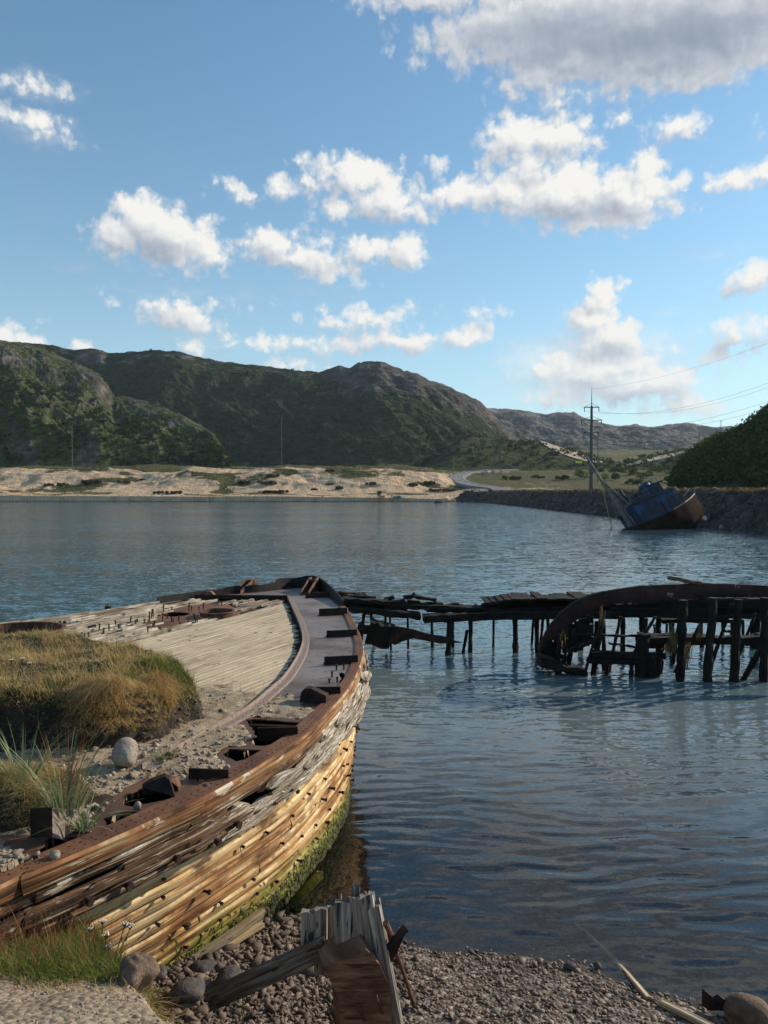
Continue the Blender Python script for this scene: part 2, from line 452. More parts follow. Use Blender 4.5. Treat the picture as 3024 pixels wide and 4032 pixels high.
wood_ramp_mat('white_splinter', [(.28, (.035, .026, .018)), (.40, (.20, .15, .10)), (.50, (.52, .46, .36)), (.60, (.76, .71, .60)), (.70, (.40, .31, .2)), (.80, (.09, .06, .04))], uvs=(3.2, 44), bump=1., bdist=.025)
wood_ramp_mat('deck_wood', [(.28, (.14, .105, .07)), (.38, (.31, .245, .165)), (.50, (.46, .375, .255)), (.60, (.54, .45, .315)), (.74, (.38, .30, .2))], uvs=(1.3, 30), bump=.5, bdist=.006, cracks=False)
wood_ramp_mat('rotten_deck_wood', [(.28, (.07, .055, .04)), (.42, (.22, .17, .12)), (.52, (.38, .32, .24)), (.62, (.58, .53, .43)), (.78, (.2, .13, .08))], uvs=(1.5, 18), bump=1., bdist=.015)
wood_ramp_mat('grey_timber', [(.28, (.03, .025, .02)), (.42, (.14, .125, .11)), (.52, (.27, .25, .22)), (.62, (.46, .44, .40)), (.75, (.3, .27, .23))], uvs=(30, 1.4), bump=1., bdist=.015)
wood_ramp_mat('grey_beam', [(.28, (.02, .016, .013)), (.42, (.075, .062, .05)), (.52, (.15, .135, .115)), (.62, (.32, .31, .29)), (.75, (.15, .13, .11))], uvs=(30, 1.2), bump=1., bdist=.015)
wood_ramp_mat('brown_timber', [(.3, (.06, .03, .02)), (.45, (.14, .075, .045)), (.58, (.22, .13, .085)), (.75, (.30, .2, .13))], uvs=(3, 14), bump=.8, bdist=.01)
wood_ramp_mat('driftwood', [(.3, (.25, .16, .08)), (.5, (.50, .38, .22)), (.7, (.66, .55, .36))], uvs=(20, 2), bump=.5, bdist=.006)
simple('pier_wood', [(.3, (.005, .0042, .004)), (.5, (.012, .010, .008)), (.62, (.020, .016, .012)), (.8, (.04, .032, .022))], 3, (1, 1, 1), rough=.9, bump=1., bdist=.03)
simple('shaded_steel', [(.3, (.008, .007, .007)), (.6, (.020, .015, .014)), (.8, (.04, .026, .022))], 5, rough=.7, bump=.5, bdist=.01)  # bulwark steel with its shade put into a near-black base colour
simple('rust', [(.28, (.035, .022, .018)), (.45, (.10, .052, .035)), (.58, (.17, .085, .05)), (.75, (.24, .12, .06))], 6, rough=.75, bump=.6, bdist=.006, metal=.2)
simple('rust_dark', [(.3, (.012, .009, .0085)), (.5, (.028, .018, .015)), (.7, (.06, .032, .022))], 7, rough=.8, bump=.6, bdist=.006, metal=.2)
simple('rust_pier', [(.32, (.014, .009, .009)), (.5, (.03, .017, .015)), (.62, (.05, .026, .02)), (.645, (.05, .026, .02)), (.655, (.20, .20, .19))], 1.6, rough=.8, bump=.6, bdist=.01, metal=.1)
m, t, out = mat('deck_steel'); p = t.pos()
n1 = t.noise(p, 1.3, 6, .6); n2 = t.noise(p, 25, 5, .65)
ca1 = t.ramp(n1, [(.25, (.09, .058, .045)), (.42, (.16, .125, .105)), (.55, (.225, .195, .178)), (.75, (.28, .245, .225))])
cb1 = t.ramp(n1, [(.3, (.06, .028, .018)), (.5, (.12, .06, .036)), (.7, (.20, .105, .06))])
zr = t.sstep(t.m('ADD', t.sep(p)[1], t.m('MULTIPLY', t.m('SUBTRACT', t.noise(p, 2.2, 6, .65), .5), 2.6)), 7.3, 8.4)
col = t.mix(1., t.mix(zr, cb1, ca1), t.ramp(n2, [(.25, .75), (.75, 1.15)]), 'MULTIPLY')
principled(t, out, col, .6, t.bump(t.m('ADD', n1, n2), .35, .004), .3, .45)
simple('edge_steel', [(.25, (.06, .028, .018)), (.45, (.14, .065, .038)), (.6, (.2, .095, .05)), (.8, (.28, .15, .085))], 2.5, rough=.75, bump=.6, bdist=.008, metal=.2)
simple('speckled_rust', [(.3, (.15, .11, .09)), (.5, (.26, .2, .17)), (.7, (.36, .29, .25))], 40, rough=.8, bump=.6, bdist=.004)
simple('soil', [(.3, (.02, .016, .012)), (.5, (.06, .045, .032)), (.68, (.11, .085, .06)), (.8, (.2, .17, .13))], 14, rough=.95, bump=1., bdist=.04, fine=70)
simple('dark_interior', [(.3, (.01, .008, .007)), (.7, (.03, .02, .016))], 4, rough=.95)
simple('concrete', [(.3, (.08, .085, .085)), (.7, (.14, .14, .135))], 2, rough=.9)
simple('pole_wood', [(.3, (.12, .10, .08)), (.7, (.2, .17, .14))], 2, rough=.9)
simple('steel_grey', [(.3, (.10, .105, .11)), (.7, (.16, .165, .17))], 2, rough=.6, metal=.3)
simple('granite', [(.3, (.22, .18, .14)), (.5, (.38, .32, .26)), (.7, (.52, .46, .38))], 5, rough=.9, bump=1., bdist=.02, fine=60, vary=.45, coord='obj')
simple('brown_rock', [(.3, (.07, .045, .03)), (.5, (.16, .11, .075)), (.7, (.25, .18, .125))], 6, rough=.9, bump=.9, bdist=.02, fine=30, coord='obj')
simple('dark_rock', [(.3, (.04, .036, .036)), (.5, (.09, .08, .08)), (.7, (.15, .13, .125))], 3, rough=.85, bump=.9, bdist=.02, coord='obj')
simple('pale_rock', [(.3, (.14, .135, .115)), (.5, (.25, .24, .21)), (.7, (.36, .345, .30))], 3, rough=.9, bump=.7, bdist=.015, coord='obj')
simple('riprap_rock', [(.3, (.03, .024, .024)), (.5, (.07, .056, .052)), (.7, (.14, .115, .10))], .6, rough=.9, bump=.9, bdist=.15, fine=4)
simple('pebble', [(.25, (.10, .08, .062)), (.42, (.21, .172, .135)), (.55, (.31, .255, .20)), (.7, (.42, .35, .275)), (.85, (.55, .49, .41))], 9, rough=.85, bump=.4, bdist=.003, fine=90)
simple('beach_pebble', [(.25, (.06, .043, .034)), (.42, (.14, .102, .078)), (.55, (.215, .16, .12)), (.7, (.30, .235, .18)), (.85, (.44, .36, .285))], 10, rough=.75, bump=.4, bdist=.003, fine=90)
simple('dark_pebble', [(.25, (.03, .022, .018)), (.45, (.08, .060, .048)), (.6, (.155, .118, .094)), (.72, (.20, .155, .13)), (.85, (.30, .25, .21))], 9, rough=.8, bump=.4, bdist=.003, fine=90)
simple('seaweed', [(.3, (.02, .024, .008)), (.5, (.06, .055, .015)), (.7, (.14, .15, .02))], 9, rough=.7)
simple('blue_paint', [(.3, (.006, .012, .022)), (.5, (.010, .03, .07)), (.62, (.018, .06, .14)), (.8, (.03, .08, .17))], .9, rough=.6, bump=.3, bdist=.02)
simple('trawler_hull_paint', [(.3, (.010, .008, .008)), (.5, (.024, .013, .011)), (.65, (.04, .019, .013)), (.8, (.06, .028, .018))], 1.1, rough=1., bump=.4, bdist=.03, spec=.05)
simple('trawler_keel_paint', [(.3, (.035, .017, .010)), (.55, (.085, .036, .018)), (.75, (.055, .035, .022))], 1.1, rough=1., spec=.05)
simple('white_paint', [(.3, (.6, .6, .58)), (.7, (.8, .8, .78))], 4, rough=.5, bump=.1)
simple('dark_metal', [(.3, (.012, .013, .015)), (.7, (.035, .036, .04))], 2, rough=.7)
simple('mast_wood', [(.3, (.07, .065, .06)), (.7, (.2, .19, .17))], 2, rough=.8)
simple('yellow_board', [(.3, (.65, .62, .05)), (.7, (.8, .78, .1))], 2, rough=.6, bump=.1)
simple('asphalt', [(.3, (.13, .13, .13)), (.7, (.17, .17, .17))], 1, rough=.9, bump=.3)
simple('dirt_road', [(.3, (.30, .25, .19)), (.7, (.40, .34, .27))], .3, rough=.95, bump=.3)
simple('glass_dark', [(.3, (.01, .012, .015)), (.7, (.02, .024, .03))], 2, rough=.2, bump=0)
simple('flower_white', [(.3, (.55, .52, .45)), (.7, (.75, .72, .66))], 20, rough=.8)
simple('rope', [(.3, (.22, .17, .09)), (.7, (.34, .27, .15))], 20, rough=.9)
def grass_mat(name, stops):
    m, t, out = mat(name)
    v = t.attr('tint'); n = t.noise(t.pos(), 1.8, 4, .6)
    f = t.m('ADD', t.m('MULTIPLY', v, .5), t.m('MULTIPLY', n, .55))
    col = t.ramp(f, stops)
    b = t.node('ShaderNodeBsdfDiffuse'); t.put(b.inputs[0], col)
    tr = t.node('ShaderNodeBsdfTranslucent'); t.put(tr.inputs[0], col)
    mx = t.node('ShaderNodeMixShader'); mx.inputs[0].default_value = .35
    t.l.new(b.outputs[0], mx.inputs[1]); t.l.new(tr.outputs[0], mx.inputs[2]); t.l.new(mx.outputs[0], out.inputs[0])
grass_mat('turf_grass', [(.2, (.17, .17, .04)), (.34, (.30, .27, .085)), (.48, (.48, .39, .16)), (.62, (.60, .48, .25)), (.8, (.45, .30, .14))])
grass_mat('leaf_hill', [(.2, (.022, .038, .012)), (.5, (.05, .075, .022)), (.8, (.10, .125, .045))])
grass_mat('tawny_grass', [(.2, (.05, .05, .022)), (.45, (.12, .10, .045)), (.65, (.21, .16, .075)), (.85, (.28, .20, .10))])
grass_mat('dry_grass', [(.2, (.22, .13, .045)), (.4, (.42, .28, .11)), (.6, (.56, .41, .19)), (.8, (.64, .51, .28))])
grass_mat('green_grass', [(.2, (.045, .075, .015)), (.45, (.10, .14, .03)), (.65, (.19, .21, .06)), (.85, (.33, .30, .12))])
grass_mat('blue_grass', [(.2, (.10, .14, .06)), (.5, (.20, .25, .12)), (.8, (.34, .37, .22))])
grass_mat('red_stalk', [(.2, (.16, .05, .03)), (.5, (.30, .13, .06)), (.8, (.42, .27, .13))])
grass_mat('leaf_far', [(.2, (.014, .024, .009)), (.5, (.028, .042, .015)), (.8, (.055, .07, .027))])
grass_mat('leaf_scrub', [(.2, (.04, .05, .02)), (.5, (.085, .09, .035)), (.8, (.16, .15, .07))])

# sand dune / far land
m, t, out = mat('far_land')
p = t.pos(); veg = t.attr('veg')
n1 = t.noise(p, .05, 6, .6); n2 = t.noise(t.v('MULTIPLY', p, (1, .5, 1)), .25, 6, .65); n3 = t.noise(p, 1.2, 5, .6)
sand = t.ramp(n2, [(.3, (.34, .225, .13)), (.5, (.53, .38, .24)), (.7, (.62, .465, .305))])
wv = t.node('ShaderNodeTexWave', wave_type='BANDS', bands_direction='X'); t.put(wv.inputs['Vector'], p); wv.inputs['Scale'].default_value = .25; wv.inputs['Distortion'].default_value = 9; wv.inputs['Detail'].default_value = 3
sand = t.mix(.22, sand, t.ramp(wv.outputs[1], [(.3, (.32, .22, .14)), (.6, (.6, .48, .34))]))
vegc = t.ramp(t.noise(p, .9, 6, .7), [(.3, (.028, .035, .014)), (.5, (.075, .08, .028)), (.62, (.14, .115, .05)), (.78, (.20, .14, .075))])
mk = t.sstep(t.m('ADD', veg, t.m('MULTIPLY', t.m('SUBTRACT', t.m('ADD', t.m('MULTIPLY', n2, .6), t.m('MULTIPLY', n3, .4)), .5), 2.2)), .40, .60)
col = t.mix(mk, sand, vegc)
wet = t.sstep(t.sep(p)[2], .05, .6, .45, 1)
col = t.mix(1., col, wet, 'MULTIPLY')
principled(t, out, col, .95, t.bump(t.m('ADD', n2, t.m('MULTIPLY', n3, .35)), 1., 1.2), 0, .1)

def hill_mat(name, green, rockf, veg0=.47, scale=1., rock=None, bumpd=6.):
    m, t, out = mat(name)
    p = t.v('SCALE', t.pos(), scale); nrm = t.node('ShaderNodeNewGeometry').outputs['True Normal']
    nz = t.sep(nrm)[2]
    n1 = t.noise(p, .009, 7, .62); n2 = t.noise(t.v('MULTIPLY', p, (1, 1, 1.8)), .05, 7, .68); n3 = t.noise(p, .35, 5, .6)
    rk = t.attr('rock')
    rs = rock or [(.28, (.030, .028, .028)), (.45, (.075, .068, .064)), (.58, (.14, .125, .115)), (.72, (.27, .245, .225))]
    rc = t.ramp(n2, rs)
    vg = t.ramp(t.m('ADD', t.m('MULTIPLY', n3, .5), t.m('MULTIPLY', n2, .5)), green)
    f = t.m('ADD', t.m('ADD', t.m('MULTIPLY', n1, .22), t.m('MULTIPLY', n2, .62)), t.m('ADD', t.m('MULTIPLY', n3, .26), t.m('MULTIPLY', nz, -.10)))
    f = t.m('ADD', f, t.m('MULTIPLY', t.m('SUBTRACT', rk, .5), rockf))
    mk = t.sstep(f, veg0, veg0+.11)
    col = t.mix(mk, vg, rc)
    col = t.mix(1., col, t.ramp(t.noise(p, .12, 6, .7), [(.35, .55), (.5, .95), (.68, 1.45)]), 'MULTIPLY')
    h = t.m('ADD', t.m('MULTIPLY', n2, 1.2), t.m('MULTIPLY', n3, .5))
    principled(t, out, col, .95, t.bump(h, 1., bumpd*1.6), 0, .1)
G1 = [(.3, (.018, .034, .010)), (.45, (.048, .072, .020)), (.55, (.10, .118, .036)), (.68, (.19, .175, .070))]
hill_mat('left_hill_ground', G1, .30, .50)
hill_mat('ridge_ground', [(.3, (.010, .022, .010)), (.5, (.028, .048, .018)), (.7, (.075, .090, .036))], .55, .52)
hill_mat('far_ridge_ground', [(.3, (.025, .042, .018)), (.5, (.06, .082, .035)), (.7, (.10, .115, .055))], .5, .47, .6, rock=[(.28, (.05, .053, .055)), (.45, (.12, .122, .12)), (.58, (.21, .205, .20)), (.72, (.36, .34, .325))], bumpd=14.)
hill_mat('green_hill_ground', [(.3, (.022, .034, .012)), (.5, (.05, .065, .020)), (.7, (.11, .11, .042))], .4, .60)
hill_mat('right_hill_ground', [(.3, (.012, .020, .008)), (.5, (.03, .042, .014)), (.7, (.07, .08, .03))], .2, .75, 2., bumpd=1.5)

# near ground: sandy bank, gravel beach, seabed
m, t, out = mat('near_ground')
p = t.pos(); bank = t.attr('bank')
n1 = t.noise(p, 2.2, 6, .6); n2 = t.noise(p, 30, 5, .7)
v1 = t.vor(p, 26); vc = t.vor(p, 26, out=1)
vcg = t.sep(vc)[0]
grav = t.ramp(vcg, [(.0, (.05, .042, .036)), (.35, (.12, .10, .083)), (.6, (.19, .155, .125)), (.85, (.27, .23, .19)), (1., (.40, .36, .30))])
grav = t.mix(1., grav, t.ramp(v1, [(.0, 1.), (.5, .85), (.8, .35)]), 'MULTIPLY')
sandc = t.ramp(t.m('ADD', t.m('MULTIPLY', n1, .4), t.m('MULTIPLY', n2, .6)), [(.32, (.07, .052, .036)), (.46, (.20, .155, .11)), (.60, (.34, .28, .205)), (.75, (.44, .375, .29))])
zz = t.sep(p)[2]
uw = t.sstep(zz, -.5, .0)
deep = t.ramp(t.noise(p, 4, 5, .6), [(.3, (.03, .022, .010)), (.5, (.075, .055, .022)), (.7, (.12, .085, .035))])
g2 = t.mix(t.sstep(zz, -.9, -.1), deep, grav)
g2 = t.mix(1., g2, t.sstep(zz, .0, .05, .55, 1.), 'MULTIPLY')
col = t.mix(bank, g2, sandc)
h = t.m('ADD', t.m('MULTIPLY', v1, -1.), t.m('MULTIPLY', n2, .6))
principled(t, out, col, .9, t.bump(h, .9, .02), 0, .2)

simple('deck_sand', [(.3, (.13, .095, .062)), (.45, (.28, .22, .148)), (.6, (.39, .315, .22)), (.75, (.47, .395, .29))], 9, rough=.95, bump=1., bdist=.015, fine=55, vary=.4)

# water
m, t, out = mat('water')
p = t.pos(); px, py, pz = t.sep(p)
dep = t.attr('depth')
dist = t.v('LENGTH', p)
def slope(scale, st, rot, det, sd):
    mp = t.node('ShaderNodeMapping'); t.put(mp.inputs[0], p); mp.inputs['Rotation'].default_value = (0, 0, rad(rot)); mp.inputs['Scale'].default_value = st; mp.inputs['Location'].default_value = (sd, sd*.7, sd*.3)
    return t.v('SUBTRACT', t.noisec(mp.outputs[0], scale, det, .6), (.5, .5, .5))
nearf = t.sstep(dep, 0.02, .9, .30, 1.)
farf = t.sstep(dist, 12, 90, 1., 1.9)
patch = t.ramp(t.noise(t.v('MULTIPLY', p, (.3, 1, 1)), .045, 4, .55), [(.35, .65), (.65, 1.25)])
sl_ = t.v('ADD', t.v('SCALE', slope(2.2, (.4, 1.25, 1), 5, 3, 0.), .26), t.v('SCALE', slope(7.5, (.45, 1.3, 1), -8, 3, 3.), .40))
sl_ = t.v('ADD', sl_, t.v('SCALE', slope(22., (.6, 1.1, 1), 12, 2, 7.), .20))
sl_ = t.v('SCALE', sl_, t.m('MULTIPLY', t.m('MULTIPLY', nearf, farf), patch))
sl_ = t.v('MULTIPLY', sl_, (.65, .95, 0))
geo_n = t.node('ShaderNodeNewGeometry').outputs['Normal']
nn_ = t.v('NORMALIZE', t.v('ADD', geo_n, sl_))
class _O: pass
bn = _O(); bn.outputs = [nn_]
fr = t.node('ShaderNodeFresnel'); fr.inputs['IOR'].default_value = 1.5; t.l.new(nn_, fr.inputs['Normal'])
gl = t.node('ShaderNodeBsdfGlossy'); gl.inputs['Roughness'].default_value = .08; gl.inputs['Color'].default_value = (1, 1, 1, 1); t.l.new(nn_, gl.inputs['Normal'])
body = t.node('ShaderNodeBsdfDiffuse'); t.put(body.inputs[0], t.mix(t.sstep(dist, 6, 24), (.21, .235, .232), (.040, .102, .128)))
tr = t.node('ShaderNodeBsdfTransparent'); t.put(tr.inputs[0], t.mix(t.sstep(dep, 0, 1.2), (.92, .93, .90), (.30, .40, .36)))
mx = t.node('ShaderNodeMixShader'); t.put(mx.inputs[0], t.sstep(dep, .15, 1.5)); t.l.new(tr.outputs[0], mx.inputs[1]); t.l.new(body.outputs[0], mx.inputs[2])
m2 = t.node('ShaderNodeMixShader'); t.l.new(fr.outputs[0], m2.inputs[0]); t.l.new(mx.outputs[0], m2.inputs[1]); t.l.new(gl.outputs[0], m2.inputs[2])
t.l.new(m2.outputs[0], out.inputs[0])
# ================================================================== THE SETTING
ZD = 1.78
def Tnear(x, y):
    x = np.asarray(x, float); y = np.asarray(y, float)
    ysh = np.interp(x, [-6, -2.5, -1.1, -.3, .4, 1.65, 2.1, 2.65, 3.5, 8], [9.5, 7.8, 6.95, 6.6, 6.38, 6.12, 5.85, 5.5, 5.1, 3.5])
    dd = ysh-y
    b = np.where(dd > 0, .15*np.minimum(dd, 3)+.02*np.maximum(dd-3, 0), .13*np.maximum(dd, -14)-.02*np.maximum(-dd-2, 0).clip(0, 12))
    b = b + .02*fbm(x*2.5, y*2.5, 0, 4, 3)*sm(-1.5, 0, dd)
    d = ((x+.85)*1.9+(y-3.1)*1.25)/2.274
    d = d+.07*fbm(x*3, y*3, 0, 3, 9)
    mk = 1-sm(-.12, .38, d)
    bk = 1.68-.40*np.maximum(y-3.4, -3)+.04*fbm(x*2, y*2, 0, 4, 5)+.22*np.maximum(3-y, 0)*0
    bk = np.maximum(bk, .9)
    return b*(1-mk)+bk*mk, mk
def warp(a, b, n, c, pw=2.2):
    u = np.linspace(-1, 1, n); s = np.sign(u)*np.abs(u)**pw
    return np.where(s < 0, c+(c-a)*s, c+(b-c)*s)
gx = np.concatenate([np.linspace(-9, -3.6, 50, False), np.linspace(-3.6, 3.6, 330, False), np.linspace(3.6, 14, 60)])
gy = np.concatenate([np.linspace(-3, 2.6, 40, False), np.linspace(2.6, 8.5, 290, False), np.linspace(8.5, 22, 90)])
X, Y = np.meshgrid(gx, gy); Z, MK = Tnear(X, Y)
Z = Z+.012*fbm(X*9, Y*9, 0, 3, 21)*(Z > -.3)
V_, F_ = grid_mesh(X, Y, Z)
o = mesh_obj('ground', V_, F_, 'near_ground', smooth=True); tag(o, kind='structure')
a_ = o.data.attributes.new('bank', 'FLOAT', 'POINT'); a_.data.foreach_set('value', MK.ravel())
# the bed of the bay and the land round it, one sheet beyond the horizon
X, Y = np.meshgrid(np.concatenate([np.linspace(-2400, -12, 40), np.linspace(17, 2400, 40)]), np.concatenate([np.linspace(-650, -5, 20), np.linspace(22, 2450, 40)]))
Z = np.full(X.shape, -4.0)
V_, F_ = grid_mesh(X, Y, Z); o = mesh_obj('seabed', V_, F_, 'soil'); tag(o, kind='structure')
# water sheet with real low swell near by
def axis(lo, hi, fine_lo, fine_hi, step, grow):
    r = list(np.arange(fine_lo, fine_hi, step)); st = step
    while r[-1] < hi: st *= grow; r.append(r[-1]+st)
    st = step
    while r[0] > lo: st *= grow; r.insert(0, r[0]-st)
    return np.array(r)
wx = axis(-1500, 1500, -2.2, 9.0, .055, 1.022); wy = axis(-400, 640, 5.0, 15.0, .045, 1.016)
X, Y = np.meshgrid(wx, wy)
dist = np.hypot(X, Y)
fade = 1-sm(14, 34, dist)
# ripples run in to the beach; crests are near parallel to it
dirs_ = [(-.10, 1.0, .31, .0050), (.16, 1.0, .23, .0034), (-.30, 1.0, .52, .0045), (.05, 1.0, .17, .0017), (.35, 1.0, .9, .004)]
Z = np.zeros_like(X)
wrp = .22*fbm(X*.5, Y*.7, 0, 3, 31)+.06*fbm(X*1.9, Y*2.4, 0, 2, 33)
for k, (a, b, L, amp) in enumerate(dirs_):
    ph = 2*np.pi*((X*a+Y*b)/L+wrp/L*1.2)+k*1.7
    am = amp*.75*(.7+.6*vn(X*.6/L*.4, Y*1.2/L*.4, 0, 40+k))
    Z += am*(np.sin(ph)+.25*np.sin(2*ph+.6))
T_, _m = Tnear(np.clip(X, -9, 14), np.clip(Y, -3, 22))
depth = np.where((np.abs(X-2) < 11) & (Y < 22) & (Y > -3), -T_, 3.)
depth = np.clip(depth, -.2, 4)
Z *= fade*sm(-.02, .30, depth)*.8+.2*fade*sm(-.05, .05, depth)
V_, F_ = grid_mesh(X, Y, Z)
o = mesh_obj('water', V_, F_, 'water', smooth=True); tag(o, kind='structure')
a_ = o.data.attributes.new('depth', 'FLOAT', 'POINT'); a_.data.foreach_set('value', depth.ravel())

# --- far land: dunes left, sloping ground with the road right
def shore(x): return np.interp(x, [-900, -145, -40, 10, 25, 34], [270, 262, 264, 270, 276, 290])
def Tfar(x, y):
    x = np.asarray(x, float); y = np.asarray(y, float)
    d = y-shore(x)
    prof = np.interp(d, [-60, -10, 0, 8, 16, 26, 36, 48, 60, 70, 84, 120, 160, 400], [-4, -1.5, 0, .7, 1.5, 2.5, 3.6, 5.6, 8.6, 11.6, 14.2, 15.8, 17.5, 24])
    nz = fbm(x*.022, y*.03, 0, 5, 51); n2 = fbm(x*.06, y*.05, 0, 4, 53)
    prof = prof+(nz*3.4+1.5*fbm(x*.05, y*.08, 0, 4, 57, .6, ridged=True))*sm(30, 60, d)+n2*1.5*sm(16, 40, d)*(1-.5*sm(90, 140, d))
    low = sm(-10, -60, x)*0+1
    right = np.where(y < 290, 4.0, 4.0+(y-290)*.0825)
    right = right+.9*fbm(x*.03, y*.03, 0, 4, 55)*sm(300, 340, y)
    f = sm(18, 44, x-(y-300)*.02)
    z = prof*(1-f)+right*f
    # causeway flank (x ~ 36 at the water, 41 at the road)
    flank = np.interp(x, [20, 31, 36.2, 41.0, 46], [-4, -3, 0, 4.0, 4.0])
    z = np.where(y < 285, np.where(x > 25, flank, -4), z)
    bl = sm(262, 300, y)
    z = np.where((x > 25) & (y < 300), flank*(1-bl)+np.maximum(z, -1)*bl, z)
    return z
gx = np.concatenate([np.linspace(-600, -190, 40, False), np.linspace(-190, 30, 300, False), np.linspace(30, 48, 50, False), np.linspace(48, 260, 110, False), np.linspace(260, 900, 30)])
gy = np.concatenate([np.linspace(-60, 50, 14, False), np.linspace(50, 255, 90, False), np.linspace(255, 372, 260, False), np.linspace(372, 520, 90, False), np.linspace(520, 900, 20)])
X, Y = np.meshgrid(gx, gy); Z = Tfar(X, Y)
keep = (Z[:-1, :-1] > -3.9) | (Z[1:, 1:] > -3.9)
V_, F_ = grid_mesh(X, Y, Z); F_ = F_[keep.ravel()]
d = Y-shore(X)
pn = fbm(X*.03, Y*.045, 0, 4, 61); pn2 = fbm(X*.09, Y*.11, 0, 3, 62)
veg = .14+.6*sm(.08, .34, pn+pn2*.45)
veg = np.maximum(veg, .66*sm(25, 28, d)*(1-sm(33, 38, d))*sm(-.35, .1, pn2+.1))
veg = np.maximum(veg, .75*sm(85, 105, d+pn2*14))
veg = np.where(d < 24, .0, veg)
fR = sm(20, 45, X-(Y-300)*.02)
vr = .74+.40*fbm(X*.03, Y*.04, 0, 4, 63)
vr = np.where((X > 36) & (Y < 300), .62+.3*pn2, vr)
veg = veg*(1-fR)+vr*fR
veg = np.where((X < 40.5) & (Y < 290) & (X > 28), .8, veg)
o = mesh_obj('dunes_and_shore', V_, F_, 'far_land', smooth=True); tag(o, kind='structure')
a_ = o.data.attributes.new('veg', 'FLOAT', 'POINT'); a_.data.foreach_set('value', veg.ravel())
def hit(px, py, y0=250, y1=520):
    """where the ray through a photo pixel meets the far land"""
    a, b = ray(px, py); ys = np.linspace(y0, y1, 1400)
    z = Tfar(a*ys, ys); r = CAM_H+b*ys
    k = np.nonzero(r < z)[0]
    y = ys[k[0]] if len(k) else y1
    return Vector((a*y, y, float(Tfar(a*y, y))))
def on_land(x, y): return Vector((x, y, float(Tfar(x, y))))

# --- hills: each a relief of its own between a foot and a ridge
HILLS = {}
def hill(name, ridge, foot, Db, Dr, m, nc=420, nr=150, amp=1., seed=1, prof=(0,.35,.62,.84,1.), strata=.5, rockf=None, back=.35, ext=0, freq=1.):
    rx = np.array([p[0] for p in ridge], float); ry = np.array([p[1] for p in ridge], float)
    cols = np.linspace(rx[0], rx[-1], nc)
    rys = np.interp(cols, rx, ry)
    fx = np.array([p[0] for p in foot], float); fy = np.array([p[1] for p in foot], float); fys = np.interp(cols, fx, fy)
    db = np.interp(cols, *zip(*Db)); dr = np.interp(cols, *zip(*Dr))
    v = np.concatenate([np.linspace(0, 1, nr), 1+np.linspace(0, 1, 30)[1:]**1.5*.8])
    Vv, Cc = np.meshgrid(v, cols, indexing='ij')
    D = db[None]+(dr-db)[None]*Vv
    a = (Cc-1512)/F/(ca+((2016-1935)/F)*sa); 
    bz = np.array([ray(0, q)[1] for q in fys]); rz = np.array([ray(0, q)[1] for q in rys])
    zb = CAM_H+bz*db; zr = CAM_H+rz*dr
    # jagged ridge line
    pr = np.interp(Vv, np.linspace(0, 1, len(prof)), prof)
    pr = np.where(Vv > 1, 1-(Vv-1)*back*2.2, pr)
    Xh = a*D; Yh = D; Zq = zb[None]+(zr-zb)[None]*np.interp(Vv, np.linspace(0, 1, len(prof)), prof)
    f0 = .006*freq
    n = fbm(Xh*f0, Yh*f0*.8, 0, 6, seed, .52, ridged=True)*.9+fbm(Xh*f0*2.7+Yh*f0*1.2, Yh*f0*1.2-Xh*f0*.5, 0, 5, seed+5, .6)*strata
    n3 = fbm(Xh*.035*freq+Yh*.02, Yh*.03*freq, 0, 5, seed+9, .62, ridged=True)+.5*fbm((Xh+Zq*1.6)*.03*freq, (Zq*.5)*.03, 3.3, 4, seed+19, .6, ridged=True)
    env = sm(0, .18, Vv)*(1-.80*sm(.70, 1., Vv)*(Vv <= 1.02))
    H = (zr-zb)[None]
    Zh = zb[None]+H*pr+(n*.16*np.minimum(H, 90)+n3*4.6/freq**.5)*env*amp
    lim = CAM_H+(rz[None]+(0*Cc+.0030*fbm(Cc*.035, Vv*9, 0, 6, seed+3, .6)))*D
    Zh = np.where(Vv < 1, np.minimum(Zh, lim-.004*D*(1-Vv)), np.minimum(Zh, lim))
    V_, F_ = grid_mesh(Xh, Yh, Zh)
    o = mesh_obj(name, V_, F_, m, smooth=False); tag(o, kind='structure')
    if rockf is not None:
        rk = rockf(Cc, Vv, n3)
    else: rk = .5+0*Vv
    a_ = o.data.attributes.new('rock', 'FLOAT', 'POINT'); a_.data.foreach_set('value', np.clip(rk, 0, 1).ravel())
    o.data.polygons.foreach_set('use_smooth', np.ones(len(o.data.polygons), bool))
    HILLS[name] = (Xh, Yh, Zh, Cc, Vv)
    return o
# the far range
hill('far_ridge', [(1700,1600),(1800,1600),(1947,1608),(2042,1613),(2100,1622),(2151,1628),(2200,1621),(2260,1622),(2290,1640),(2333,1655),(2380,1668),(2443,1680),(2500,1672),(2552,1684),(2600,1676),(2698,1664),(2760,1675),(2807,1682),(2870,1678),(2953,1690),(3100,1700),(3400,1690)],
     [(1700,1800),(3400,1800)], [(1700,950),(3400,1100)], [(1700,1500),(3400,2100)], 'far_ridge_ground', 520, 150, 1.5, 71, rockf=lambda c, v, n: .45+.3*n+.25*v, prof=(0,.2,.45,.7,1.))
